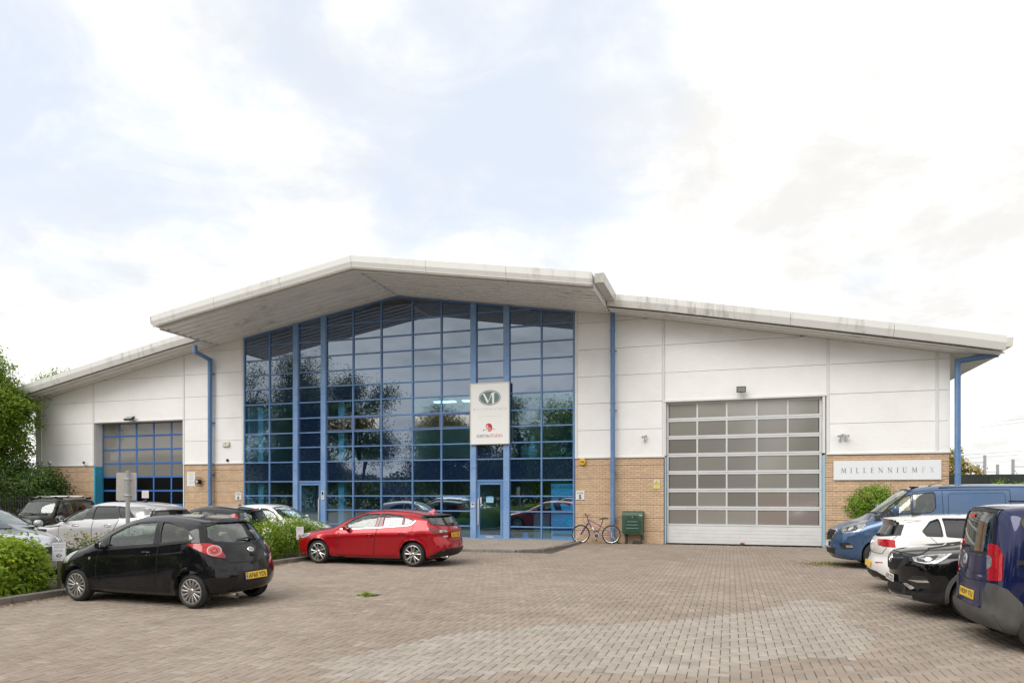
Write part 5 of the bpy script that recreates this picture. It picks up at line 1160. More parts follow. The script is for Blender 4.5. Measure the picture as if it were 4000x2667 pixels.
# ground ivy and weeds along the kerb
P = np.stack([r2.uniform(-12.4, -11.25, 2600), r2.uniform(5.4, 18.6, 2600), r2.gamma(2, .035, 2600)+.06], 1); o = leaves('ground_cover', P, np.tile([0, 0, 1], (2600, 1)), .05, LM_hedge2, None, seed=10); tag(o, 'low green weeds covering the bed under the hedges', 'weeds', kind='stuff')
def litter(name, cx_, cy_, sx, sy, n, label, size=.035, seed=0, m=None):
    r = np.random.default_rng(seed); P = np.stack([r.normal(cx_, sx, n), r.normal(cy_, sy, n), np.full(n, .008)+r.random(n)*.012], 1); o = leaves(name, P, np.tile([0, 0, 3.0], (n, 1)), size, m or LM_brown, None, seed=seed); tag(o, label, 'leaf litter', kind='stuff')
litter('leaf_litter', -10.92, 8.3, .13, 1.0, 900, 'brown dead leaves along the kerb by the black car', .03, 1); litter('leaf_litter', -10.60, 14.2, .14, 1.3, 800, 'brown dead leaves along the kerb by the red car', .03, 2)
litter('leaf_litter', 2.1, 18.6, .45, .4, 500, 'dead leaves and moss beside the blue van nose', .035, 3)
litter('wall_litter', -3.4, 24.42, 1.1, .05, 420, 'dark leaf debris and moss along the wall by the bicycle', .03, 12); litter('wall_litter', 4.6, 24.42, .9, .05, 260, 'leaf debris along the wall behind the blue van', .03, 13)
litter('paving_litter', -5, 9, 4.0, 3.0, 170, 'scattered leaf fragments over the block paving', .022, 6)
# weeds: moss tufts
def tuft(x, y, n, h, w_, label, seed, m=LM_hedge):
    r = np.random.default_rng(seed); root = empty('weed', (x, y, 0), label=label, cat='weed'); P = np.stack([r.normal(0, w_, n), r.normal(0, w_*.8, n), r.gamma(2, h*.25, n)], 1); P[:, 2] = np.minimum(P[:, 2], h)*np.exp(-(P[:, 0]**2+P[:, 1]**2)/(2*w_*w_)); tag(leaves('leaf_cluster', P, np.tile([0, 0, 1], (n, 1)), .035, m, root, seed=seed), kind='stuff')
tuft(-6.03, 10.70, 260, .05, .075, 'small green weed growing through the drain in the paving', 21); tuft(2.3, 18.9, 350, .06, .22, 'mossy green weeds by the nose of the blue van', 22)
tuft(-3.75, 24.30, 160, .12, .05, 'little weed at the wall behind the bicycle wheel', 23)
def crown_leaves(root, blobs, n, size, m, seed, name='crown', inner=.35, clump=.42, k=22, sq=1.0):
    r = np.random.default_rng(seed); tot = sum(b[3]**2 for b in blobs); P = []; Nn = []; T_ = []
    for (x, y, z, rad) in blobs:
        nc = int(n/k*rad**2/tot); d = r.normal(0, 1, (nc, 3)); d /= np.linalg.norm(d, axis=1)[:, None]; rr = rad*np.where(r.random(nc) < 1-inner, r.uniform(.82, 1.08, nc), r.uniform(.3, .85, nc))
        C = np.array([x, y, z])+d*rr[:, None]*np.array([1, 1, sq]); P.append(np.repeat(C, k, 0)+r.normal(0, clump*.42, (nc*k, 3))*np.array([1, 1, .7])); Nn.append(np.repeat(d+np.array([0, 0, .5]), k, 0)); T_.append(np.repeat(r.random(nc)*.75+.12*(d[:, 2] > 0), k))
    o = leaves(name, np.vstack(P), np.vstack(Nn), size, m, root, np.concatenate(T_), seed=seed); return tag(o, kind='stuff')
def tree(name, label, x, y, h, blobs, n, size, m, seed, tr=.22, trunks=1, clump=.42, inner=.35, cat='tree', group=None, k=22):
    r = np.random.default_rng(seed); root = empty(name, (x, y, 0), label=label, cat=cat, group=group)
    q = MB(); top = Vector((r.normal(0, .3), r.normal(0, .3), h*.82)); mid = Vector((r.normal(0, .2), r.normal(0, .2), h*.4)); q.tube([(0, 0, -.1), tuple(mid*.5), tuple(mid), tuple(top)], [tr, tr*.8, tr*.6, tr*.12], 9); q.build('trunk', M_bark, root, 60)
    q = MB()
    for (bx, by, bz, rad) in blobs:
        for j in range(4):
            s = mid+(top-mid)*r.uniform(-.3, .8); e = Vector((bx, by, bz))+Vector(r.normal(0, rad*.45, 3)); c_ = (s+e)/2+Vector((0, 0, rad*.25)); q.tube([tuple(s), tuple(c_), tuple(e)], [tr*.3, tr*.17, tr*.04], 5, False)
            for u in range(4):
                e2 = e+Vector(r.normal(0, rad*.4, 3)); q.tube([tuple(c_+(e-c_)*r.uniform(.2, .9)), tuple(e2)], [tr*.09, tr*.02], 4, False)
    q.build('limb', M_bark, root); crown_leaves(root, blobs, n, size, m, seed, clump=clump, inner=inner, k=k); return root
def blobs(r_seed, n, cx_, cy_, cz_, sx, sy, sz, rad):
    r = np.random.default_rng(r_seed); return [(cx_+r.uniform(-sx, sx), cy_+r.uniform(-sy, sy), cz_+r.uniform(-sz, sz), rad*r.uniform(.7, 1.2)) for _ in range(n)]
tree('broadleaf_tree', 'tall bright green tree at the left edge overlapping the eaves', -33.1, 22.6, 8.6, blobs(1, 14, 0, 0, 5.3, 2.3, 1.2, 2.6, 1.2)+[(1.2, .2, 4.2, 1.2), (1.7, 0, 5.6, 1.1), (1.2, 0, 7.2, 1.0), (.2, .2, 8.0, .9)], 60000, .13, LM_tree, 31, .2)
tree('broadleaf_tree', 'thin-topped green tree rising behind the left end of the roof', -39.5, 33.0, 10.2, blobs(2, 9, 0, 0, 6.6, 2.4, 1.5, 2.2, 1.2), 16000, .13, LM_tree, 32, .2, inner=.2)
tree('laurel_bush', 'dark glossy evergreen bush against the left brickwork', -30.4, 23.0, 3.2, blobs(3, 8, -.3, 0, 2.0, 2.0, .5, .7, .85)+[(1.6, -.2, 2.0, .85), (1.9, -.2, 1.5, .7)], 20000, .11, LM_dark, 33, .07, cat='bush')
tree('laurel_bush', 'dark shaded undergrowth behind the black railings', -35.0, 24.5, 3.0, blobs(4, 9, 0, 0, 1.7, 2.6, .6, .8, 1.1), 14000, .12, LM_dark, 34, .07, cat='bush')
tree('clipped_bush', 'rounded light green bush between the brick wall and blue van', 4.05, 23.1, 1.8, [(0, 0, 1.42, .58), (.25, .05, 1.62, .42), (-.28, 0, 1.35, .42), (.1, .1, .9, .5), (.45, 0, 1.3, .4)], 15000, .05, LM_bush, 35, .05, clump=.16, inner=.25, cat='bush', k=18)
# ---- trees across the road behind the viewer, seen mirrored in the glazing
for i, (x, y, h, s) in enumerate([(-45.5, -15, 18.5, 5.6), (-38.5, -17, 15.5, 4.4), (-53, -16, 17, 5.4), (-26.5, -17, 12.2, 3.9), (-21, -20, 12.5, 3.4), (-14.5, -15, 11.5, 3.8), (-8, -18, 12, 4.4), (-1, -19, 11, 4), (9, -20, 12, 4.5), (20, -18, 13, 5), (-49, -21, 16, 4.5), (-41.5, -14, 13, 3.6), (-31, -22, 11.5, 3.2)]):
    green = 5 <= i <= 9
    tree('roadside_tree', ['tallest bare-branched tree mirrored at the left of the glazing', 'slim tree mirrored beside the tallest one in the glazing', 'broad tree mirrored at the left edge of the glazing', 'rounded twiggy tree mirrored right of the glazing centre', 'second twiggy tree mirrored left of the sign board', 'leafy tree mirrored low in the last glazed bays', 'full green tree mirrored in the glazing by the brick pier', 'green tree behind the camera opposite the bicycle', 'green tree behind the camera opposite the silver door', 'green tree behind the camera opposite the parked vans', 'bushy tree mirrored between the tallest and the broad one', 'shorter bushy tree mirrored beneath the tallest one', 'small tree mirrored beyond the glazing centre'][i], x, y, h,
         blobs(50+i, 22, 0, 0, h*.55, s*.8, s*.5, h*.33, s*.34), 26000 if green else 27000, .18, LM_tree if green else LM_far, 60+i, .22, clump=1.5, inner=.75, k=10, group='trees across the road behind the viewer')
P = r2.uniform(0, 1, (26000, 3))*np.array([100, 2.4, 1])+np.array([-64, -26.5, 0]); P[:, 2] *= 4.4+1.0*np.sin(P[:, 0]*.35)+.6*np.sin(P[:, 0]*1.3); o = leaves('roadside_thicket', P, np.tile([0, 1.0, .3], (26000, 1)), .34, LM_far, None, seed=77); tag(o, 'dense dark thicket across the road, seen only mirrored low in the glazing', 'thicket', kind='stuff')
# ================================================================== BACKGROUND
M_railp = mat('black_railing', (.02, .022, .022), .5)
b = empty('palisade_fence', (-34, 21.6, 0), label='black vertical bar railings at the far left under the bushes', cat='fence')
for z in (.25, 1.42): q = MB(); q.cbox(-4.5, 7.4, -.02, .02, z, z+.04, .004); q.build('rail', M_railp, b)
q = MB(); q.cbox(-.012, .012, -.012, .012, .02, 1.62, .003); me = q.mesh('pale'); me.materials.append(M_railp)
for i in range(80):
    o = bpy.data.objects.new('pale', me); COL.objects.link(o); o.parent = b; o.location = (-4.4+i*.148, -.035, 0)
for x in (-4.5, -2, .5, 3, 5.5, 7.4): q = MB(); q.cbox(x-.03, x+.03, -.03, .03, 0, 1.66, .004); q.build('post', M_railp, b)
b = empty('screen_fence', (24, 43, 0), label='long dark green sheet fence beyond the blue van at right', cat='fence')
M_sheet = mat('dark_green_sheet', (.018, .026, .022), .6, var=.1, dirt=(.07, .08, .075), dscale=1.2, damt=.35)
for i in range(16): q = MB(); q.cbox(-18+i*2.4+.01, -18+(i+1)*2.4-.01, -.02, .02, .05, 2.78, .005); q.build('fence_panel', M_sheet, b)
for i in range(17): q = MB(); q.cbox(-18+i*2.4-.05, -18+i*2.4+.05, .02, .10, 0, 2.74, .005); q.build('post', M_sheet, b)
tree('shrub', 'green shrub growing in front of the dark sheet fence', 14.0, 41.6, 2.7, [(0, 0, 1.5, .8), (.5, 0, 1.7, .6), (-.8, 0, 2.0, .45), (1.0, 0, 1.6, .6)], 5000, .10, LM_bush, 81, .05, clump=.3, cat='bush')
tree('small_tree', 'yellow green sapling with russet tips behind the corner downpipe', 11.6, 44.5, 4.6, [(0, 0, 3.2, .7), (.7, 0, 3.1, .6), (.4, 0, 4.0, .45), (1.3, 0, 2.9, .45), (-.4, 0, 4.1, .4)], 2600, .15, LM_gold, 82, .06, clump=.3, inner=.2)
tree('small_tree', 'pale green tree by the gable at the right edge', 42, 104, 7.2, [(0, 0, 5.2, 1.3), (1.2, 0, 4.4, 1.6), (-1.5, 0, 4.0, 1.2)], 3500, .3, LM_tree, 83, .15, clump=.6)
M_steel = mat('galvanised_steel', (.34, .36, .37), .5, .4)
def gantry(x, y, w_, h, label):
    b = empty('rail_gantry', (x, y, 0), label=label, cat='gantry', group='steel railway gantries on the skyline')
    for s in (0, 1): q = MB(); q.cbox(s*w_-.14, s*w_+.14, -.14, .14, 0, h, .01); q.build('mast', M_steel, b)
    q = MB(); q.tube([(0, 0, h-.95), (w_, 0, h-.95)], .05, 6); q.build('cross_beam', M_steel, b)
    q = MB(); q.tube([(0, 0, h-1.1), (w_*.5, 0, h-3.2)], .04, 5); q.tube([(w_, 0, h-1.1), (w_*.5, 0, h-3.2)], .04, 5); q.build('brace', M_steel, b)
gantry(29.3, 105, 2.55, 6.75, 'tallest steel gantry on the skyline right of the downpipe'); gantry(31.4, 106, 2.2, 5.55, 'lowest steel gantry overlapping the tallest one'); gantry(35.0, 105, 2.5, 6.15, 'steel gantry next to the gable at the right edge')
def wire(p0, p1, sag, label, r=.022):
    b = empty('overhead_wire', p0, label=label, cat='wire', group='overhead lines at the right'); d = Vector(p1)-Vector(p0)
    for k in (0, .34): q = MB(); q.tube([tuple(d*t+Vector((0, 0, -sag*4*t*(1-t)-k))) for t in np.linspace(0, 1, 13)], r, 4, False); q.build('cable', M_steel, b)
wire((9, 82, 7.4), (60, 66, 13.6), .8, 'upper pair of thin overhead cables in the sky at right', .014); wire((9, 82, 5.0), (60, 66, 8.8), .6, 'lower pair of thin overhead cables in the sky at right', .014)
b = empty('gabled_house', (46, 108, 0), label='pale gable wall with a tiled roof cut by the right edge', cat='house'); q = MB(); q.prism([(-4, 0), (4, 0), (4, 5.6), (0, 9.2), (-4, 5.6)], 0, 9, 'xz'); q.build('wall', mat('pale_render', (.55, .52, .45), .9, var=.05), b)
q = MB(); q.add([(s*4.3, y, 5.35) for s in (-1, 1) for y in (-.3, 9.3)]+[(0, y, 9.45) for y in (-.3, 9.3)], [(0, 1, 5, 4), (2, 4, 5, 3)]); q.add([(s*4.3, y, 5.2) for s in (-1, 1) for y in (-.3, 9.3)]+[(0, y, 9.25) for y in (-.3, 9.3)], [(0, 4, 5, 1), (2, 3, 5, 4)]); q.build('roof', mat('roof_tile', (.16, .09, .06), .85, var=.2), b)
q = MB(); q.cbox(-1.2, -.2, -.04, .03, 3.2, 4.6, .01); wn_ = q.build('window_frame', M_trimw, b); q = MB(); q.box(-1.1, -.3, -.05, -.041, 3.3, 4.5); q.build('window_pane', M_spandrel, wn_)
q = MB(); q.cbox(0, .95, -.01, .01, 0, .42, .003); o = q.build('fence_sign', M_trimw); o.location = (14.55, 41.2, 2.0); tag(o, 'small white sign above the van roof at the right edge', 'sign')
# low wooded ridge far away, mostly seen as a reflection
r = np.random.default_rng(5); V = []; F = []; nx_ = 60
for side, (Y0, hgt) in enumerate(((-260, 27), (520, 12))):
    o_ = len(V)
    for i in range(nx_):
        x = -420+i*14.5; h_ = hgt*(.72+.28*math.sin(i*.31+side)+.05*r.normal())
        s = -1 if Y0 < 0 else 1
        V += [(x, Y0, -2), (x, Y0+s*25, h_*.8), (x, Y0+s*60, h_), (x, Y0+s*160, -2)]
    for i in range(nx_-1):
        for j in range(3): F.append((o_+i*4+j, o_+i*4+j+1, o_+(i+1)*4+j+1, o_+(i+1)*4+j))
q = MB(); q.add(V, F); o = q.build('hills', mat('wooded_ridge', (.05, .07, .04), .95, var=.4, vscale=.05), None, 60); tag(o, kind='structure')
# ================================================================== PROPS BY THE HEDGE
M_post = mat('weathered_timber', (.17, .14, .09), .9, var=.2, vscale=12, bump=.002, bscale=60)
def reserved(x, y, rz, lines, label, wd=.205, hg=.33, z0=.62):
    b = empty('reserved_sign', (x, y, .06), rz, label, 'sign', 'reserved parking signs'); q = MB(); q.cbox(-.032, .032, .02, .085, -.1, z0+.22, .006); q.build('timber_post', M_post, b)
    q = MB(); q.cbox(-wd/2, wd/2, .008, .018, z0, z0+hg, .002); p = q.build('sign_plate', mat('sign_pale', (.72, .72, .76), .45), b); y_ = .0075
    def tx(s, z, w_, h_): text('lettering', s, M_lg, p, facing_front(0, y_, z), size=.05, depth=.001, fit=(w_, h_))
    for s, z, w_, h_ in lines: tx(s, z0+z, w_, h_)
    q = MB(); q.prism([(.042*math.cos(t), z0+.10+.032*math.sin(t)) for t in np.linspace(0, 2*math.pi, 24, endpoint=False)], y_-.002, y_+.0005); e = q.build('emblem', mat('emblem_navy', (.02, .03, .07), .4), p)
    q = MB(); q.prism([(-.030, z0+.122), (-.016, z0+.122), (-.002, z0+.092), (.010, z0+.124), (.022, z0+.124), (.022, z0+.076), (.012, z0+.076), (.012, z0+.106), (.001, z0+.080), (-.008, z0+.080)], y_-.0035, y_-.0022); q.build('monogram', M_bw, e)
    text('lettering', 'MILLENNIUM FX', MATS['letter_light'], p, facing_front(0, y_, z0+.038), size=.05, depth=.001, fit=(.17, .016)); q = MB(); q.lathe([(.006, 0), (.005, .004)], Tr_(Vector((0, .008, z0+.015))) @ Matrix.Rotation(R(90), 4, 'X'), 8); q.build('screw', M_alu, p); return b
reserved(-11.42, 9.33, R(38), [('RESERVED', .295, .175, .034), ('PARKING', .25, .15, .034), ('RACHEL', .185, .13, .034)], 'white RESERVED PARKING RACHEL sign on a short timber post', z0=.50)
reserved(-11.02, 16.0, R(32), [('RESERVED', .315, .16, .03), ('PARKING', .275, .14, .03)], 'small white reserved sign on a post at the red car nose', wd=.19, hg=.35, z0=.46)
b = empty('sign_post', (-11.64, 11.02, 0), R(40), 'grey metal pole carrying the back of a blank aluminium road sign', 'sign post'); MGp = mat('grey_pole', (.34, .35, .36), .5, .2, dirt=(.22, .22, .21), dscale=3, damt=.4)
q = MB(); q.tube([(0, 0, 0), (0, 0, 2.22)], .039, 16); q.lathe([(.041, 2.2), (.041, 2.225), (0, 2.23)], None, 16); q.build('pole', MGp, b, 50)
q = MB(); pl = round_poly([(-.215, 1.62), (.145, 1.62), (.15, 2.19), (-.21, 2.19)], .03); q.prism(pl, .055, .060); q.build('sign_back', mat('bare_aluminium', (.58, .55, .52), .42, .35, dirt=(.35, .33, .30), dscale=6, damt=.4), b)
for z in (1.73, 2.06): q = MB(); q.tube([(-.06, .045, z), (-.045, -.01, z), (-.03, -.04, z), (0, -.05, z), (.03, -.04, z), (.045, -.01, z), (.06, .045, z)], .008, 6); q.box(-.075, .075, .040, .055, z-.014, z+.014); q.build('clamp_bracket', M_alu, b)
q = MB(); q.add([(-.10, -.03, 0), (-.04, -.05, .02), (.0, -.01, .035), (-.03, .04, .005), (.02, .03, 0), (.15, .02, .02), (.16, -.03, .004), (.03, -.04, .012)], [(0, 1, 2, 3), (2, 4, 5, 7), (5, 6, 7), (1, 7, 2)]); o = q.build('litter_scrap', mat('pale_blue_paper', (.30, .42, .75), .6)); o.location = (-11.02, 7.55, .02); o.rotation_euler = (0, 0, .4); tag(o, 'crumpled pale blue litter by the kerb at lower left', 'litter')
q = MB(); q.cbox(-.13, .13, -.13, .13, 0, .38, .01); q.cbox(-.15, .15, -.15, .15, .38, .46, .008, mi=1); o = q.build('planter_tub', [mat('tub_cream', (.5, .47, .40), .7), M_dk2]); o.location = (-13.9, 23.6, .07); tag(o, 'cream tub with a dark rim standing before the glazing behind the red car', 'tub')
SEC = [(0, .90), (.12, .955), (.35, .99), (.6, 1.0), (.85, .985), (1, .955)]
SH_GOLF = Shape(
    profile=[(1.90, .17), (2.06, .24), (2.12, .40), (2.11, .58), (2.0, .70), (1.6, .82), (1.15, .90), (.95, .98), (.5, 1.21), (.15, 1.34), (-.2, 1.40), (-.7, 1.405), (-1.2, 1.385), (-1.65, 1.345), (-1.93, 1.315, 1), (-1.86, 1.25, 1), (-1.98, 1.02), (-2.06, .92), (-2.09, .80), (-2.08, .66), (-2.13, .55), (-2.15, .44), (-2.12, .30), (-2.0, .22), (-1.6, .18), (0, .16), (1.3, .17)],
    belt=[(-2.2, .96), (-1.5, .95), (-.8, .92), (.8, .88), (2.2, .72)],
    plan=[(-2.16, .72), (-1.9, .80), (-1.4, .845), (0, .86), (1.4, .85), (2.15, .66)],
    sec=SEC, tum=(.36, .30), cf=.36, cr=.24, k_roof=.20, k_low=.08, wheels=(1.30, -1.30, .30), flare=.02, creases=[(-1.9, .78, 1.9, .74, .010, .05), (-1.0, .33, 1.0, .30, .010, .05)])
POS_GOLF = (4.585, 14.14); RZ_GOLF = 0.0
SH_GRAND = Shape(
    profile=[(2.0, .21), (2.18, .25), (2.255, .33), (2.24, .50), (2.25, .68), (2.24, .82), (2.18, .905), (1.95, .965), (1.5, 1.02), (1.2, 1.06), (1.0, 1.12), (.55, 1.34), (.2, 1.47), (-.2, 1.53), (-.8, 1.53), (-1.5, 1.48), (-1.95, 1.40), (-2.1, 1.15), (-2.2, .95), (-2.23, .7), (-2.24, .45), (-2.1, .26), (-1.6, .22), (0, .20), (1.3, .21)],
    belt=[(-2.2, 1.08), (-.8, 1.03), (.8, .98), (1.6, .93), (2.2, .80)],
    plan=[(-2.2, .74), (-1.8, .84), (-1.2, .88), (0, .89), (1.3, .89), (1.75, .86), (2.26, .70)],
    sec=SEC, tum=(.30, .28), cf=.40, cr=.24, k_roof=.20, k_low=.08, wheels=(1.33, -1.33, .33), flare=.02, creases=[(-1.9, .80, 1.9, .80, .010, .05), (.9, .98, 2.1, .90, .008, .03)])
POS_GRAND = (4.575, 11.72); RZ_GRAND = math.pi
SH_VAN = Shape(
    profile=[(2.20, .20), (2.38, .26), (2.44, .38), (2.43, .56), (2.42, .72), (2.38, .86), (2.26, .97), (2.0, 1.09), (1.72, 1.18), (1.52, 1.29), (1.15, 1.58), (.90, 1.78), (.70, 1.885), (.40, 1.94), (-.3, 1.975), (-1.5, 1.975), (-2.3, 1.95), (-2.48, 1.90), (-2.56, 1.5), (-2.62, .9), (-2.64, .45), (-2.5, .28), (-1.6, .24), (0, .22), (1.3, .21)],
    belt=[(-2.7, 1.20), (-.8, 1.16), (.8, 1.13), (1.5, 1.10), (2.0, .98), (2.4, .85)],
    plan=[(-2.6, .92), (-2.2, .95), (0, .96), (1.3, .95), (1.8, .91), (2.45, .72)],
    sec=[(0, .93), (.12, .965), (.3, .985), (.5, 1.0), (.85, .995), (1, .975)], tum=(.14, .10), cf=.42, cr=.10, k_roof=.18, k_low=.07, wheels=(1.45, -1.45, .33), flare=.02, creases=[(.9, .90, 2.3, .72, .014, .05), (-2.4, .92, .9, .90, .008, .04)])
POS_VAN = (4.73, 18.62); RZ_VAN = math.pi
SH_FIAT = Shape(
    profile=[(1.7, .20), (1.88, .26), (1.95, .42), (1.93, .60), (1.82, .80), (1.5, .93), (1.15, 1.00), (.85, 1.20), (.5, 1.46), (.25, 1.585), (-.1, 1.635), (-.8, 1.655), (-1.4, 1.645), (-1.72, 1.62), (-1.83, 1.54), (-1.875, 1.30), (-1.91, 1.0), (-1.925, .82), (-1.94, .66), (-1.94, .50), (-1.97, .42), (-1.95, .32), (-1.84, .22), (-1.5, .20), (0, .19), (1.2, .19)],
    belt=[(-1.95, .92), (0, .90), (1.1, .88), (2.0, .76)],
    plan=[(-1.96, .74), (-1.7, .80), (-1.2, .825), (0, .83), (1.3, .82), (1.95, .66)],
    sec=[(0, .92), (.12, .965), (.35, .99), (.6, 1.0), (.85, .995), (1, .985)], tum=(.09, .14), cf=.36, cr=.11, k_roof=.18, k_low=.07, crown=.05, wheels=(1.10, -1.40, .29), flare=.02)
POS_FIAT = (4.70, 9.68); RZ_FIAT = 0.0
SH_VELAR = Shape(
    profile=[(2.1, .22), (2.3, .30), (2.38, .50), (2.36, .72), (2.2, .86), (1.9, .93), (1.5, .98), (1.15, 1.02), (.95, 1.08), (.5, 1.30), (.1, 1.46), (-.3, 1.55), (-.8, 1.56), (-1.3, 1.53), (-1.65, 1.475), (-1.86, 1.42, 1), (-1.98, 1.28), (-2.09, 1.10), (-2.15, .96), (-2.16, .75), (-2.18, .5), (-2.1, .3), (-1.7, .24), (0, .22), (1.3, .22)],
    belt=[(-2.4, 1.08), (-1.5, 1.055), (-.8, 1.03), (.8, .985), (1.6, .94), (2.3, .82)],
    plan=[(-2.2, .80), (-1.8, .90), (-1.1, .95), (0, .96), (1.3, .95), (1.9, .90), (2.4, .72)],
    sec=SEC, tum=(.36, .30), cf=.40, cr=.26, k_roof=.18, k_low=.08, wheels=(1.38, -1.30, .35), flare=.02, creases=[(-2.2, .93, 2.2, .87, .006, .04)])
POS_VELAR = (-15.25, 13.97); RZ_VELAR = math.pi
SH_JIM = Shape(
    profile=[(1.6, .28), (1.72, .36), (1.75, .55), (1.74, .80), (1.68, .90), (1.4, .95), (.95, .985), (.80, 1.02), (.50, 1.36), (.36, 1.50), (.15, 1.56), (-.8, 1.58), (-1.4, 1.56), (-1.62, 1.50), (-1.70, 1.1), (-1.72, .6), (-1.68, .34), (-1.4, .28), (0, .26), (1.1, .26)],
    belt=[(-1.8, 1.0), (0, .97), (1.8, .93)], plan=[(-1.7, .72), (0, .76), (1.2, .76), (1.75, .70)],
    sec=SEC, tum=(.16, .12), cf=.18, cr=.12, k_roof=.12, k_low=.07, wheels=(1.08, -1.08, .32), flare=.03)
POS_JIM = (-24.17, 19.4); RZ_JIM = R(-78)
SH_MPV = Shape(
    profile=[(1.9, .2), (2.08, .28), (2.14, .48), (2.1, .68), (1.95, .86), (1.6, .97), (1.25, 1.06), (.9, 1.21), (.4, 1.42), (.0, 1.52), (-.6, 1.55), (-1.4, 1.52), (-1.95, 1.42), (-2.1, 1.1), (-2.16, .7), (-2.12, .3), (-1.6, .22), (0, .2), (1.3, .2)],
    belt=[(-2.2, 1.05), (0, .98), (1.3, .93), (2.1, .80)], plan=[(-2.1, .74), (-1.4, .84), (0, .87), (1.4, .85), (2.1, .66)],
    sec=SEC, tum=(.32, .28), cf=.42, cr=.24, k_roof=.2, k_low=.08, wheels=(1.32, -1.32, .31))
POS_MPV = (-15.1, 10.3); RZ_MPV = 0.0
SH_HB = Shape(
    profile=[(1.6, .19), (1.82, .25), (1.90, .40), (1.89, .58), (1.78, .70), (1.45, .82), (1.05, .90), (.85, .98), (.45, 1.21), (.1, 1.36), (-.3, 1.415), (-.8, 1.405), (-1.3, 1.35), (-1.55, 1.30, 1), (-1.60, 1.20), (-1.74, .98), (-1.82, .84), (-1.85, .6), (-1.84, .36), (-1.7, .24), (-1.2, .18), (0, .17), (1.2, .18)],
    belt=[(-1.9, .98), (-1.0, .94), (0, .89), (1.0, .86), (1.9, .68)], plan=[(-1.85, .68), (-1.5, .77), (-.8, .81), (0, .82), (1.0, .81), (1.5, .77), (1.9, .62)],
    sec=SEC, tum=(.36, .30), cf=.38, cr=.28, k_roof=.2, k_low=.08, wheels=(1.22, -1.22, .29))
POS_HB = (-14.3, 16.35); RZ_HB = math.pi
POS_WH = (-14.2, 19.4); RZ_WH = 0.0
#END_SHAPE
def bool_cut(o, cutter, solver='MANIFOLD'):
    c = bpy.data.objects.new('cut', cutter); COL.objects.link(c); c.parent = o.parent
    md = o.modifiers.new('b', 'BOOLEAN'); md.operation = 'DIFFERENCE'; md.object = c
    try: md.solver = solver
    except Exception: md.solver = 'EXACT'
    n0 = len(o.data.polygons)
    def vol(m_):
        b_ = bmesh.new(); b_.from_mesh(m_); v_ = b_.calc_volume(); b_.free(); return v_
    bpy.context.view_layer.update(); dg = bpy.context.evaluated_depsgraph_get()
    me = bpy.data.meshes.new_from_object(o.evaluated_get(dg))
    if len(me.polygons) < 20 or (solver == 'MANIFOLD' and len(me.polygons) == n0):
        if solver == 'MANIFOLD':
            bpy.data.meshes.remove(me); o.modifiers.remove(md); bpy.data.objects.remove(c); return bool_cut(o, cutter, 'EXACT')

    o.modifiers.remove(md); old = o.data; o.data = me; bpy.data.meshes.remove(old); bpy.data.objects.remove(c)
def skin_mesh(S, n_mid, n_cap, n_ang, x0, x1, z0, fn=None, tmax=3.2):
    """closed mesh of the skin found by rays from a spine x0..x1 at height z0"""
    O = []; D = []
    st = []
    for i in range(n_cap): st.append((x0, -math.pi/2*(1-(i+.5)/n_cap)))
    for i in range(n_mid+1): st.append((x0+(x1-x0)*i/n_mid, 0))
    for i in range(n_cap): st.append((x1, math.pi/2*((i+.5)/n_cap)))
    ang = (np.arange(n_ang)+.5)/n_ang*2*math.pi
    for x, a in st:
        for th in ang:
            O.append((x, 0, z0)); D.append((math.sin(a), math.cos(a)*math.cos(th), math.cos(a)*math.sin(th)))
    O += [(x0, 0, z0), (x1, 0, z0)]; D += [(-1, 0, 0), (1, 0, 0)]
    V = S.ray_in(np.array(O, float), np.array(D, float), tmax=tmax, fn=fn)
    m = len(st); F = []
    for i in range(m-1):
        for j in range(n_ang):
            j2 = (j+1) % n_ang; F.append((i*n_ang+j, (i+1)*n_ang+j, (i+1)*n_ang+j2, i*n_ang+j2))
    a, b = len(V)-2, len(V)-1
    for j in range(n_ang):
        j2 = (j+1) % n_ang; F.append((a, j, j2)); F.append((b, (m-1)*n_ang+j2, (m-1)*n_ang+j))
    me = bpy.data.meshes.new('skin'); me.from_pydata(V.tolist(), [], F)
    bm = bmesh.new(); bm.from_mesh(me); bmesh.ops.recalc_face_normals(bm, faces=bm.faces); bm.to_mesh(me); bm.free(); me.update(); return me
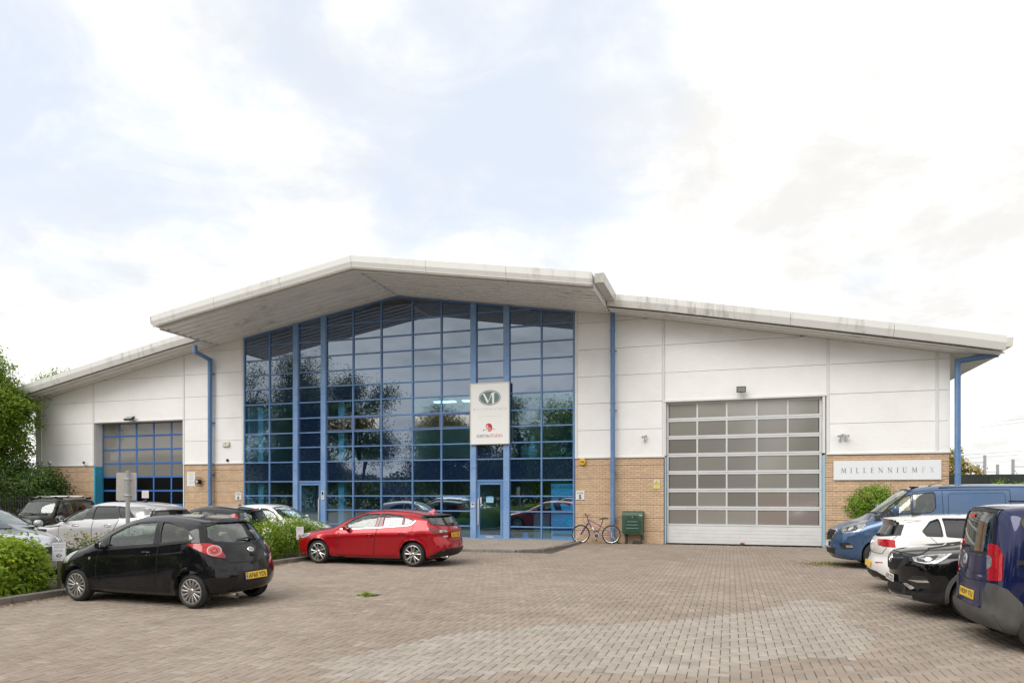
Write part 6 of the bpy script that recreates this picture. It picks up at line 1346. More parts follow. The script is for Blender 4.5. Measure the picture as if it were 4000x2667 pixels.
def patch_mesh(S, poly, yaw, off=.003, thick=.02, grid=.05, dist=3.0):
    """a panel of the given outline lying on the skin, with its own thickness"""
    n, u, v = view_basis(yaw); P = np.asarray(poly, float)
    # densify outline
    Q = []
    for a, b in zip(P, np.roll(P, -1, 0)):
        k = max(1, int(np.linalg.norm(b-a)/(grid*.8)))
        for i in range(k): Q.append(a+(b-a)*i/k)
    Q = np.array(Q); lo, hi = Q.min(0), Q.max(0)
    gx = np.arange(lo[0]+grid/2, hi[0], grid); gy = np.arange(lo[1]+grid/2, hi[1], grid)
    G = np.array([(a, b) for a in gx for b in gy]) if len(gx) and len(gy) else np.zeros((0, 2))
    if len(G): G = G[pt_sdf(Q, G) < -grid*.35]
    pts = np.vstack([Q, G]) if len(G) else Q; nq = len(Q)
    res = delaunay_2d_cdt([Vector(p) for p in pts], [(i, (i+1) % nq) for i in range(nq)], [tuple(range(nq))], 1, 1e-6)
    vv = np.array([tuple(p) for p in res[0]]); tri = [tuple(t) for t in res[2]]
    O = n*dist+vv[:, :1]*u+vv[:, 1:2]*v
    top, _ = S.project(O, -n, off); N_ = S.normal(top); bot = top-N_*thick
    m = len(vv); F = []
    cnt = {}
    for t in tri:
        a = top[t[1]]-top[t[0]]; b = top[t[2]]-top[t[0]]
        if np.dot(np.cross(a, b), n) < 0: t = t[::-1]
        F.append(t); F.append(tuple(i+m for i in t[::-1]))
        for i in range(len(t)): cnt[(t[i], t[(i+1) % len(t)])] = 1
    for (a, b) in list(cnt):
        if (b, a) not in cnt: F.append((b, a, a+m, b+m))
    me = bpy.data.meshes.new('patch'); me.from_pydata(np.vstack([top, bot]).tolist(), [], F); me.update(); return me
def strip_mesh(S, line, yaw, w=.006, off=.0012, closed=False, dist=3.0, thick=.006, step=.03):
    n, u, v = view_basis(yaw); P = [np.array(p[:2], float) for p in line]
    if closed: P.append(P[0])
    Q = [P[0]]
    for a, b in zip(P[:-1], P[1:]):
        k = max(1, int(np.linalg.norm(b-a)/step))
        for i in range(1, k+1): Q.append(a+(b-a)*i/k)
    Q = np.array(Q); T = np.gradient(Q, axis=0)
    if closed: T[0] = T[-1] = (Q[1]-Q[-2])/2
    T /= np.maximum(np.linalg.norm(T, axis=1), 1e-9)[:, None]; Nn = np.stack([-T[:, 1], T[:, 0]], 1)
    A = Q+Nn*w/2; B = Q-Nn*w/2
    top, _ = S.project(n*dist+A[:, :1]*u+A[:, 1:2]*v, -n, off); tb, _ = S.project(n*dist+B[:, :1]*u+B[:, 1:2]*v, -n, off)
    k = len(Q); nt_ = S.normal(top); nb = S.normal(tb)
    V = np.vstack([top, tb, top-nt_*thick, tb-nb*thick]); F = []
    for i in range(k-1):
        F += [(i, i+1, k+i+1, k+i), (i, 2*k+i, 2*k+i+1, i+1), (k+i, k+i+1, 3*k+i+1, 3*k+i)]
    me = bpy.data.meshes.new('strip'); me.from_pydata(V.tolist(), [], F); me.update()
    bm = bmesh.new(); bm.from_mesh(me); bmesh.ops.recalc_face_normals(bm, faces=bm.faces); bm.to_mesh(me); bm.free(); return me
def superell(a, b, c, e=2.6, n=16, m=12):
    mb = MB(); vs = []; fs = []
    def sp(w, k): return math.copysign(abs(w)**(2/k), w)
    for i in range(m+1):
        ph = -math.pi/2+math.pi*i/m
        for j in range(n):
            th = 2*math.pi*j/n
            vs.append((a*sp(math.cos(ph), e)*sp(math.cos(th), e), b*sp(math.cos(ph), e)*sp(math.sin(th), e), c*sp(math.sin(ph), e)))
    for i in range(m):
        for j in range(n): fs.append((i*n+j, i*n+(j+1) % n, (i+1)*n+(j+1) % n, (i+1)*n+j))
    mb.add(vs, fs); return mb
def xform(mb, M): mb.v = [tuple(M @ Vector(p)) for p in mb.v]; return mb
def RotX(a): return Matrix.Rotation(a, 4, 'X')
def RotY(a): return Matrix.Rotation(a, 4, 'Y')
def RotZ(a): return Matrix.Rotation(a, 4, 'Z')
def Tr(x, y, z): return Matrix.Translation((x, y, z))

def make_wheel(root, x, y, r, rim, width, side, style, turn=0, spin=0.0):
    """wheel with its outer face at |y|; side +1 = car's left"""
    Mx = Tr(x, y*side, r) @ RotZ(turn) @ RotX(-math.pi/2*side) @ RotZ(spin)      # local +z points outwards
    t = MB(); hw = width
    pr = [(rim-.004, -.012), (rim+.012, .0), (rim+.03, .004), (r-.045, .0), (r-.022, -.012), (r-.007, -.03), (r, -.05)]
    gro = []
    for k in range(4):
        z = -.06-(hw-.12)*(k+.5)/4
        gro += [(r, z+.012), (r-.008, z+.006), (r-.008, z-.006), (r, z-.012)]
    pr += gro+[(r, -hw+.05), (r-.02, -hw+.015), (rim+.03, -hw), (rim-.004, -hw+.012)]
    t.lathe(pr, Mx, 44, cap=False)
    wheel = empty('wheel', (0, 0, 0), 0, parent=root)
    ty = t.build('tyre', M_tyre, wheel, 40)
    b = MB()
    b.lathe([(rim+.002, -.006), (rim-.014, -.002), (rim-.022, -.02), (rim-.035, -.06), (rim-.045, -hw+.02)], Mx, 40, cap=False)
    b.lathe([(rim-.04, -hw*.55), (.05, -hw*.5)], Mx, 24, mi=1)
    b.lathe([(rim*.62, -hw*.36), (rim*.62, -hw*.42), (.05, -hw*.42)], Mx, 24, mi=2, cap=False)
    b.lathe([(rim*.62, -hw*.36), (.05, -hw*.36)], Mx, 24, mi=2, cap=False)
    s = MB()
    dz = style.get('dish', .018)
    n = style['n']
    for i in range(n):
        a = 2*math.pi*i/n
        for q in ((-1, 1) if style.get('twin') else (0,)):
            r0, r1 = .045, rim-.012; w0, w1 = style['w0'], style['w1']; a0 = q*style.get('in', 0); a1 = q*style.get('out', 0)
            pts = []
            segs = 5
            for k in range(segs+1):
                tt = k/segs; rr = r0+(r1-r0)*tt; aa = a0+(a1-a0)*tt; ww = w0+(w1-w0)*tt**style.get('pw', 1)
                if k == segs: ww *= 1.05
                z = -dz*(1-math.sin(tt*math.pi*.5))-.004-(.0 if tt < .9 else .002)
                pts.append((rr, aa, ww, z))
            vs = []; fs = []
            for (rr, aa, ww, z) in pts:
                for (sx, zz) in ((-1, z-.02), (-.82, z-.002), (-.35, z+.003), (.35, z+.003), (.82, z-.002), (1, z-.02)):
                    p = RotZ(a+aa) @ Vector((rr, sx*ww, zz)); vs.append(Mx @ p)
            for k in range(segs):
                for j in range(5):
                    fs.append((k*6+j, k*6+j+1, (k+1)*6+j+1, (k+1)*6+j))
            s.add(vs, fs)
    s.lathe([(0, .0-dz*.5), (.03, -.001-dz*.5), (.034, -.006-dz*.5), (.062, -.012-dz), (.07, -.03-dz)], Mx, 24)
    b.v += s.v; o = len(b.v)-len(s.v); b.f += [tuple(i+o for i in f) for f in s.f]; b.mi += [0]*len(s.f)
    nl = style.get('nuts', 5)
    for i in range(nl):
        p = RotZ(2*math.pi*(i+.5)/nl) @ Vector((.052, 0, 0))
        b.lathe([(.0095, -.03), (.0095, -dz-.003), (.006, -dz)], Mx @ Tr(*p), 8, mi=3)
    b.build('rim', [style.get('mat', M_rim), M_dark, M_disc, M_nut], wheel, 35)
    return wheel

def plate_part(root, Mpos, s, color, w=.52, h=.111, blue=True, frame=True):
    pl = MB(); pl.cbox(-w/2, w/2, -h/2, h/2, -.004, .004, .002, M=Mpos); p = pl.build('number_plate', color, root)
    tx = .46 if blue else .48
    if s: text('lettering', s, M_black, p, Mpos @ Tr(.022 if blue else 0, -.002, .0048), size=.1, depth=.0012, bold=.0012, fit=(tx*.93, h*.66))
    if blue:
        q = MB(); q.box(-w/2+.003, -w/2+.04, -h/2+.003, h/2-.003, .0042, .0052, M=Mpos); q.build('blue_band', M_pblue, p)
        q = MB(); q.lathe([(.010, .0054), (.010, .0060)], Mpos @ Tr(-w/2+.021, .02, 0), 12); q.build('star_ring', M_yellow, p)
        text('country_letters', 'GB', M_white, p, Mpos @ Tr(-w/2+.0215, -.032, .0054), size=.02, depth=.0008, fit=(.026, .016))
    return p

def build_vehicle(sp):
    """sp: dictionary describing one vehicle; local +x is the nose, +y its left side"""
    S = sp['shape']; root = empty(sp['name'], (*sp['pos'], 0), sp['rz'], sp['label'], sp.get('cat', 'car'), sp.get('group'))
    paint = sp['paint']; r = sp['r']; ax = sp['axles']; low = sp.get('lod', 0)
    zsp = sp.get('spine', .62)
    me = skin_mesh(S, *( (110, 34, 128) if low == 0 else (64, 22, 88)), S.xmin+.75, S.xmax-.75, zsp)
    me.materials.append(paint); me.materials.append(M_cabin); me.materials.append(M_arch)
    body = bpy.data.objects.new('body', me); COL.objects.link(body); body.parent = root
    c = MB(); ra = sp.get('arch', r*1.13)
    for x in ax:
        for sd_ in (1, -1):
            y0, y1 = (S.hw-.34, S.hw+.3) if sd_ > 0 else (-S.hw-.3, -S.hw+.34)
            zc_ = r+sp.get('archz', .02)
            pl = [(x+ra*math.cos(t), zc_+ra*math.sin(t)) for t in np.linspace(0, math.pi, 25)]+[(x-ra*.995, -.1), (x+ra*.995, -.1)]
            c.prism(pl, y0, y1)
    bool_cut(body, c.mesh())
    cab = sp.get('cabin')
    if cab:
        x0, x1, z0 = cab
        def fn(p):
            return np.maximum(S.f(p)+.032, np.maximum(np.maximum(x0-p[..., 0], p[..., 0]-x1), z0-p[..., 2]))
        zm = sp.get('cabz', (z0+S.zmax)/2)
        cm = skin_mesh(S, 24, 10, 40, x0+.5, x1-.7, zm, fn=fn, tmax=2.2)
        bool_cut(body, cm)
        c = MB(); k = 0
        for wdw in sp['side_windows']:
            for s_ in (1, -1):
                c.prism([tuple(p) for p in wdw['poly']], min(s_*.22, s_*1.3), max(s_*.22, s_*1.3))
        bool_cut(body, c.mesh())
        if sp.get('screen'):
            c = MB(); c.prism([tuple(p) for p in sp['screen']], sp['screen_x'], S.xmax+.5, 'yz'); bool_cut(body, c.mesh())
        if sp.get('rear_screen'):
            c = MB(); c.prism([(-a, b) for a, b in sp['rear_screen']], S.xmin-.5, sp['rear_x'], 'yz'); bool_cut(body, c.mesh())
    for cut in sp.get('cuts', ()):
        c = MB(); cut(c); bool_cut(body, c.mesh())
    me = body.data; nP = len(me.polygons); ctr_ = np.empty(nP*3); me.polygons.foreach_get('center', ctr_); ctr_ = ctr_.reshape(-1, 3)
    fv = S.f(ctr_); mi = np.zeros(nP, int)
    inside = fv < -.014; mi[inside] = 1
    for x in ax:
        nearw = (np.hypot(ctr_[:, 0]-x, ctr_[:, 2]-r) < ra*1.02) & inside & (ctr_[:, 2] < r+ra+.05) & (np.abs(ctr_[:, 1]) > S.hw-.36)
        mi[nearw] = 2
    nz_ = np.empty(nP*3); me.polygons.foreach_get('normal', nz_); nz_ = nz_.reshape(-1, 3)
    mi[(nz_[:, 2] < -.8) & (ctr_[:, 2] < S.zmin+.035)] = 2
    me.polygons.foreach_set('material_index', mi); me.shade_smooth(); me.set_sharp_from_angle(angle=R(38))
    # glazing
    G = sp.get('glass', M_carglass)
    for wdw in sp.get('side_windows', ()):
        for s_ in (1, -1):
            yaw = 90*s_; pl = [(-p[0]*s_, p[1]) for p in wdw['poly']]
            big_ = pl
            sw = link(wdw.get('name', 'side_window'), patch_mesh(S, big_, yaw, -.008 if cab else .002, .004, .08), wdw.get('glass', G), root, 40)
            if wdw.get('seal', True): link('window_seal', strip_mesh(S, big_, yaw, wdw.get('sw', .022), .0015, True), M_rubber, sw, 50)
    if sp.get('screen'):
        ws = link('windscreen', patch_mesh(S, sp['screen'], 0, -.006 if cab else .002, .004, .08), sp.get('glass_front', G), root, 40)
        link('window_seal', strip_mesh(S, sp['screen'], 0, .03, .0015, True), M_rubber, ws, 50)
    if sp.get('rear_screen'):
        rs = link('rear_window', patch_mesh(S, sp['rear_screen'], 180, -.006 if cab else .002, .004, .08), sp.get('glass_rear', G), root, 40)
        link('window_seal', strip_mesh(S, sp['rear_screen'], 180, sp.get('rsw', .03), .0015, True), M_rubber, rs, 50)
    # wheels
    for i, x in enumerate(ax):
        for s_ in (1, -1):
            make_wheel(root, x, S.hw-.012+sp.get('wy', 0), r, sp['rim'], sp.get('tw', .2), s_, sp['wheel'], spin=.3+i*.9+s_, turn=sp.get('steer', 0) if i == 0 else 0)
    # patches: (name, material, yaw, poly, off, thick[, parent index])
    objs = {}
    for pt in sp.get('patches', ()):
        nm, m_, yaw, poly, off, th = pt[:6]; par = objs.get(pt[6]) if len(pt) > 6 and pt[6] else root; key = pt[7] if len(pt) > 7 else nm
        o = link(nm, patch_mesh(S, poly, yaw, off, th, pt[8] if len(pt) > 8 else .05), m_, par, 40); objs[key] = o
    for stp in sp.get('strips', ()):
        nm, m_, yaw, line, wd, off, closed = stp[:7]; par = objs.get(stp[7]) if len(stp) > 7 and stp[7] else root
        link(nm, strip_mesh(S, line, yaw, wd, off, closed), m_, par, 50)
    # cabin fittings
    if cab:
        sx = sp.get('seat_x', 0.0); sz = sp.get('seat_z', .42); st = []
        for (x, y, wd) in [(sx, .33, .46), (sx, -.33, .46)]+([(sp['bench_x'], 0, S.hw*1.35)] if sp.get('bench_x') is not None else []):
            q = MB(); q.cbox(x-.25, x+.27, y-wd/2, y+wd/2, sz-.12, sz+.05, .04)
            q.cbox(-.07, .07, y-wd/2, y+wd/2, 0, .56, .05, M=Tr(x-.25, 0, sz) @ RotY(-.22))
            ns = 1 if wd < .6 else 2
            for k in range(ns):
                yy = y+(0 if ns == 1 else (-.3, .3)[k]); q.cbox(-.045, .045, yy-.12, yy+.12, .60, .76, .035, M=Tr(x-.25, 0, sz) @ RotY(-.22))
            q.build('seat', sp.get('seat_mat', M_seat), root, 50)
        if sp.get('dash'):
            dx0, dx1, dz = sp['dash']; q = MB()
            pr = [(dx0, dz-.28), (dx0, dz-.08), (dx0+.06, dz-.02), (dx0+.18, dz), (dx1, dz-.03), (dx1, dz-.28)]
            q.prism(pr, -S.hw*.80, S.hw*.80); q.build('dashboard', M_dash, root, 40)
            wy = -.33 if sp.get('rhd', True) else .33
            q = MB(); Mw = Tr(dx0-.10, wy, dz-.02) @ RotY(-1.15)
            q.tube([Mw @ Vector((.18*math.cos(t), .18*math.sin(t), 0)) for t in np.linspace(0, 2*math.pi, 25)], .014, 8, False)
            q.lathe([(.07, -.02), (.06, .015), (0, .02)], Mw, 16); q.tube([Mw @ Vector((-.17, 0, 0)), Mw @ Vector((.17, 0, 0))], .012, 6)
            q.tube([Mw @ Vector((0, 0, 0)), Mw @ Vector((0, 0, -.25))], .03, 8); q.build('steering_wheel', M_dash, root, 50)
    if sp.get('mirror'):
        mxx, mz, mw, mh, mcol = sp['mirror']
        for s_ in (1, -1):
            y0 = float(S.W(np.array([mxx]), np.array([mz]))[0])
            q = xform(superell(.055, mw/2, mh/2, 2.8), Tr(mxx-.02, s_*(y0+mw/2+.035), mz)); mo = q.build('door_mirror', mcol, root, 60)
            q = MB(); q.tube([(mxx+.02, s_*(y0-.03), mz-mh*.45), (mxx, s_*(y0+.08), mz-mh*.35)], .022, 8); q.build('mirror_arm', M_trim, mo, 60)
            q = xform(superell(.006, mw/2-.022, mh/2-.022, 3), Tr(mxx-.074, s_*(y0+mw/2+.035), mz)); q.build('mirror_glass', M_mirror, mo, 60)
    for fnx in sp.get('extras', ()): fnx(root, S, objs)
    return root
def surf(S, yaw, a, b, off=0.0):
    """matrix of a frame lying on the skin: local x to the viewer's right, y up, z outwards"""
    n, u, v = view_basis(yaw); p, _ = S.project((n*3+a*u+b*v)[None], -n, off); nn = S.normal(p)[0]; nn = Vector(nn)
    up = Vector((0, 0, 1)) if yaw != 'top' else Vector((1, 0, 0))
    x = up.cross(nn).normalized(); y = nn.cross(x).normalized()
    M = Matrix(((x.x, y.x, nn.x, p[0, 0]), (x.y, y.y, nn.y, p[0, 1]), (x.z, y.z, nn.z, p[0, 2]), (0, 0, 0, 1))); return M
M_tyre = mat('tyre_rubber', (.018, .018, .019), .78, bump=.001, bscale=300, dirt=(.09, .08, .07), dscale=9, damt=.35)
M_rim = mat('alloy', (.62, .62, .61), .28, 1.0, var=.08, dirt=(.12, .10, .08), dscale=14, damt=.35)
M_rim_dull = mat('alloy_dull', (.42, .41, .40), .38, .9, dirt=(.12, .10, .08), dscale=12, damt=.5)
M_dark = mat('dark_metal', (.02, .02, .02), .6)
M_disc = mat('brake_disc', (.28, .26, .24), .45, .9, dirt=(.14, .07, .04), dscale=10, damt=.5)
M_nut = mat('wheel_nut', (.12, .12, .12), .35, .9)
M_cabin = mat('cabin_lining', (.055, .055, .058), .8, var=.2)
M_arch = mat('arch_liner', (.012, .012, .012), .9)
M_seat = mat('seat_fabric', (.045, .045, .05), .9, var=.2, vscale=30)
M_seat_grey = mat('seat_fabric_grey', (.20, .20, .19), .9, var=.2, vscale=30)
M_dash = mat('dashboard_plastic', (.05, .052, .055), .55, bump=.0006, bscale=400)
M_rubber = mat('window_rubber', (.012, .012, .013), .45)
M_gap = mat('shut_line', (.006, .006, .006), .8)
M_trim = mat('black_plastic_trim', (.016, .016, .017), .5, spec=.25, bump=.0004, bscale=500, dirt=(.10, .09, .08), dscale=5, damt=.25)
M_cladding = mat('grey_plastic_cladding', (.055, .055, .056), .6, bump=.0006, bscale=400, dirt=(.15, .14, .12), dscale=4, damt=.4)
M_gloss = mat('gloss_black', (.008, .008, .009), .08, coat=1)
M_chrome = mat('chrome', (.75, .75, .76), .12, 1.0)
M_mirror = mat('mirror_glass', (.7, .72, .74), .03, 1.0)
M_black = mat('black_print', (.012, .012, .012), .5)
M_white = mat('white_print', (.82, .82, .80), .5)
M_yellow = mat('yellow_print', (.75, .62, .05), .5)
M_pblue = mat('plate_blue', (.02, .12, .42), .4)
M_plate_y = mat('plate_yellow', (.78, .50, .035), .38, var=.05, dirt=(.35, .25, .08), dscale=9, damt=.4)
M_plate_w = mat('plate_white', (.75, .75, .72), .38, var=.04, dirt=(.4, .38, .33), dscale=9, damt=.4)
M_carglass = glass('car_glass', (.86, .92, .905), refl=1.2, base=.02)
M_privacy = glass('privacy_glass', (.30, .31, .33), refl=1.4, base=.04)
M_tail = mat('tail_lens_red', (.36, .004, .008), .12, coat=.6, var=.35, vscale=26, spec=.4)
M_tail_dark = mat('tail_lens_dark', (.14, .004, .008), .08, coat=1, var=.3, vscale=22)
M_clear = mat('clear_lens', (.34, .35, .35), .12, .5, coat=.7, var=.5, vscale=24)
M_lamp_in = mat('lamp_reflector', (.75, .76, .77), .15, .9, var=.4, vscale=35, bump=.01, bscale=30)
M_lamp_dark = mat('lamp_dark', (.03, .03, .033), .1, .3, coat=1, var=.4, vscale=30)
SEC = [(0, .90), (.12, .955), (.35, .99), (.6, 1.0), (.85, .985), (1, .955)]
SH_KA = Shape(
    profile=[(1.60, .17), (1.78, .21), (1.865, .34), (1.87, .48), (1.84, .62), (1.74, .745), (1.50, .85), (1.20, .945), (1.02, 1.03), (.62, 1.235), (.30, 1.35), (.0, 1.402), (-.4, 1.418), (-.85, 1.392), (-1.22, 1.335), (-1.36, 1.275), (-1.52, 1.08), (-1.66, .90), (-1.73, .74), (-1.77, .60), (-1.79, .45), (-1.76, .33), (-1.64, .22), (-1.2, .17), (0, .16), (1.2, .17)],
    belt=[(-1.8, 1.03), (-1.2, 1.02), (-.4, .93), (.5, .87), (1.2, .80), (1.9, .66)],
    plan=[(-1.80, .70), (-1.5, .765), (-1.0, .787), (0, .79), (1.0, .785), (1.5, .75), (1.9, .66)],
    sec=SEC, tum=(.34, .30), cf=.34, cr=.27, k_roof=.20, k_low=.09, crown=.05, wheels=(1.18, -1.18, .265), flare=.02,
    creases=[(-1.0, .84, 1.0, .78, .006, .05), (-.9, .33, .75, .29, .008, .05)])
POS_KA = (-9.03, 9.385); RZ_KA = math.pi-.02
#END_SHAPE
M_pinklens = mat('pink_lens', (.40, .09, .085), .1, coat=.6, var=.3, vscale=40, dirt=None); M_rimpale = mat('lamp_rim_pale', (.55, .50, .50), .2, .4)
P_BLACK = mat('black_paint', (.004, .004, .006), .2, coat=.8, spec=.05, dirt=(.03, .03, .03), dscale=2.2, damt=.2)
def ka_extras(root, S, ob):
    M = surf(S, 180, -.02, .475, .012)
    M = Matrix.Translation(M.translation) @ Matrix(((0, 0, -1, 0), (-1, 0, 0, 0), (0, 1, 0, 0), (0, 0, 0, 1))) @ RotX(R(-5))
    plate_part(root, M, 'AF60 YDL', M_plate_y, w=.50)
    e = surf(S, 180, -.02, .875, .012); q = MB(); q.lathe([(.0, .008), (.045, .008), (.055, .003), (.058, -.004)], e @ Matrix.Diagonal((1.25, .8, 1, 1)), 24); o = q.build('emblem', M_chrome, root, 40)
    q = MB(); q.lathe([(0, .0095), (.044, .0095)], e @ Matrix.Diagonal((1.25, .78, 1, 1)), 24, cap=False); q.build('emblem_field', mat('badge_silver', (.5, .5, .48), .35, .6), o)
    text('emblem_script', 'Ford', M_black, o, e @ Tr(0, 0, .0105), size=.05, depth=.001, shear=.3, fit=(.085, .035))
    text('model_badge', 'Ka', M_chrome, root, surf(S, 180, .33, .77, .006), size=.06, depth=.004, shear=.25, bold=.001, fit=(.085, .055))
    q = MB(); e2 = surf(S, 180, -.02, .80, .008); q.cbox(-.045, .045, -.03, .03, -.01, .016, .01, M=e2); q.build('tailgate_handle', M_trim, root, 50)
    # rear wiper
    a = surf(S, 180, .12, 1.03, .03); b = surf(S, 180, -.20, 1.04, .02); c2 = surf(S, 180, .02, 1.055, .03)
    q = MB(); q.tube([a.translation, c2.translation, b.translation], [.02, .014, .006], 8); q.tube([a.translation, surf(S, 180, .12, 1.03, -.02).translation], .022, 8)
    q.build('rear_wiper', M_trim, root, 50)
    # exhaust under the left of the tail
    q = MB(); q.tube([(-1.50, .42, .20), (-1.76, .42, .195)], .045, 12); q.tube([(-1.762, .42, .195), (-1.70, .42, .195)], .036, 12, mi=1); q.build('exhaust_pipe', [mat('exhaust_steel', (.35, .30, .24), .4, .9), M_dark], root, 50)
    q = MB(); q.cbox(-1.1, 1.3, -.55, .55, .13, .2, .03); q.build('underbody', M_arch, root)
    for s_ in (1, -1):
        h = surf(S, 90*s_, .33*s_, .845, .012); q = MB(); q.cbox(-.085, .085, -.014, .014, -.012, .016, .008, M=h); o = q.build('door_handle', P_BLACK, ob.get('door%d' % s_), 50)
        q = MB(); q.lathe([(.013, .02), (.014, .006)], h @ Tr(.03*s_, -.04, -.008), 12); q.build('key_lock', M_chrome, o)
        q = MB(); q.lathe([(.022, .006), (.024, -.004)], surf(S, 90*s_, -.86*s_, .72), 12); q.build('side_repeater', M_clear, root, 50)
    p = surf(S, 'top', 0, .55, 0).translation
    q = MB(); q.tube([p, p+Vector((-.20, 0, .13)), p+Vector((-.42, 0, .24))], [.012, .004, .002], 6); q.build('aerial', M_trim, root)
KA_TAIL = [(.10, 1.00), (.384, 1.015), (.482, .997), (.60, .91), (.68, .765), (.565, .775), (.417, .815), (.26, .895)]
def lamp_rings(S, yaw, cx, cz, rx, rz_, rings, root, rot=0):
    for (k0, nm, m_, off) in rings:
        pl = [(cx+rx*k0*math.cos(t), cz+rz_*k0*math.sin(t)) for t in np.linspace(0, 2*math.pi, 28, endpoint=False)]
        link(nm, patch_mesh(S, pl, yaw, off, .02, .04), m_, root, 40)
def ka_lamps(root, S, ob):
    for s_ in (1, -1):
        y = 140*s_; l_ = ob['tail%d' % s_]
        lamp_rings(S, y, .492*s_, .893, .108, .080, [(1, 'lamp_rim', M_rimpale, .010), (.88, 'lens', M_pinklens, .012), (.5, 'lens_ring', M_tail, .0135), (.28, 'bulb_glass', M_pinklens, .015)], l_)
        lamp_rings(S, y, .625*s_, .80, .032, .03, [(1, 'reflector', M_tail_dark, .010)], l_)
        hl = [(-.90*s_, .62), (-.93*s_, .72), (-.86*s_, .79), (-.72*s_, .835), (-.70*s_, .80), (-.76*s_, .72), (-.80*s_, .63)]
        link('headlight', patch_mesh(S, hl, 60*s_, .006, .02), M_clear, root, 40)
def ymir(pl): return [(-a, b) for a, b in pl]
KA_DOOR = [(-.672, .845), (-.700, .729), (-.725, .496), (-.69, .295), (-.63, .25), (.349, .262), (.469, .315), (.526, .487), (.552, .808), (.545, .945)]
KA_RW = [(-.52, 1.27), (-.30, 1.318), (0, 1.33), (.30, 1.318), (.52, 1.27), (.60, 1.10), (.56, 1.02), (.30, .985), (0, .975), (-.30, .985), (-.56, 1.02), (-.60, 1.10)]
def car_ka():
    pt = []; stp = []
    for s_ in (1, -1):
        dr = KA_DOOR if s_ > 0 else ymir(KA_DOOR)
        pt.append(('door', P_BLACK, 90*s_, dr, .0022, .01, None, 'door%d' % s_))
        stp.append(('shut_line', M_gap, 90*s_, dr, .009, .0026, True, 'door%d' % s_))
        stp.append(('shut_line', M_gap, 90*s_, [(a*s_, b) for a, b in ((.545, .945), (.50, 1.20), (.44, 1.335))], .008, .0016, False))
        stp.append(('window_trim', M_trim, 90*s_, [(a*s_, b) for a, b in ((-.60, .865), (-.2, .90), (.545, .955), (1.17, 1.03))], .02, .004, False))
        tl = KA_TAIL if s_ > 0 else ymir(KA_TAIL)
        tl = round_poly(tl, .05, 3)
        pt.append(('tail_light', M_tail, 140*s_, tl, .007, .03, None, 'tail%d' % s_))
        stp.append(('shut_line', M_gap, 140*s_, tl, .010, .0075, True, 'tail%d' % s_))
    gate = [(-.50, 1.31), (-.60, 1.10), (-.66, 1.0), (-.55, .76), (-.46, .695), (0, .685), (.46, .695), (.55, .76), (.66, 1.0), (.60, 1.10), (.50, 1.31)]
    gl = [(-.585, 1.0), (-.66, .985), (-.55, .76), (-.46, .695), (0, .685), (.46, .695), (.55, .76), (.66, .985), (.585, 1.0), (.3, .962), (0, .952), (-.3, .962)]
    pt.append(('tailgate', mat('tailgate_paint', (.014, .014, .016), .3, coat=.5, spec=.1, dirt=(.05, .05, .048), dscale=3, damt=.5), 180, gl, .003, .01))
    stp.append(('shut_line', M_gap, 180, gate, .009, .0038, True))
    pt.append(('plate_recess', M_trim, 180, [(-.44, .40), (-.34, .55), (.34, .565), (.44, .46), (.36, .405)], .004, .01))
    return build_vehicle(dict(name='parked_car', label='black three-door hatchback with yellow rear plate parked beside the hedge and reserved sign', cat='car',
        shape=SH_KA, pos=POS_KA, rz=RZ_KA, paint=P_BLACK, r=.265, rim=.196, tw=.19, wy=-.02, axles=(1.18, -1.18), arch=.315, archz=.01,
        cabin=(-1.35, 1.05, .36), glass=M_carglass, glass_rear=M_privacy2,
        side_windows=[dict(name='door_window', poly=round_poly([(.50, .905), (.545, 1.09), (.294, 1.225), (.062, 1.298), (-.345, 1.325), (-.435, .975)], .03)),
                      dict(name='quarter_window', glass=M_privacy3, poly=round_poly([(-.56, .985), (-.44, 1.325), (-.658, 1.308), (-.893, 1.25), (-1.10, 1.15), (-1.20, 1.07), (-1.16, 1.055)], .02))],
        screen=[(-.56, 1.05), (-.50, 1.20), (-.42, 1.31), (0, 1.335), (.42, 1.31), (.50, 1.20), (.56, 1.05), (.3, 1.01), (0, 1.0), (-.3, 1.01)], screen_x=.35,
        rear_screen=KA_RW, rear_x=-1.15,
        wheel=dict(n=14, w0=.009, w1=.025, dish=.012, pw=.8, nuts=4, mat=M_rim_dull), patches=pt, strips=stp,
        mirror=(.60, .945, .15, .135, P_BLACK), dash=(.48, 1.0, .90), seat_x=-.25, seat_z=.42, bench_x=-1.0, seat_mat=M_seat_grey, extras=(ka_extras, ka_lamps)))
M_privacy2 = glass('privacy_glass_light', (.58, .62, .64), refl=1.4, base=.05)
M_privacy3 = glass('privacy_glass_mid', (.55, .56, .56), refl=1.3, base=.03)

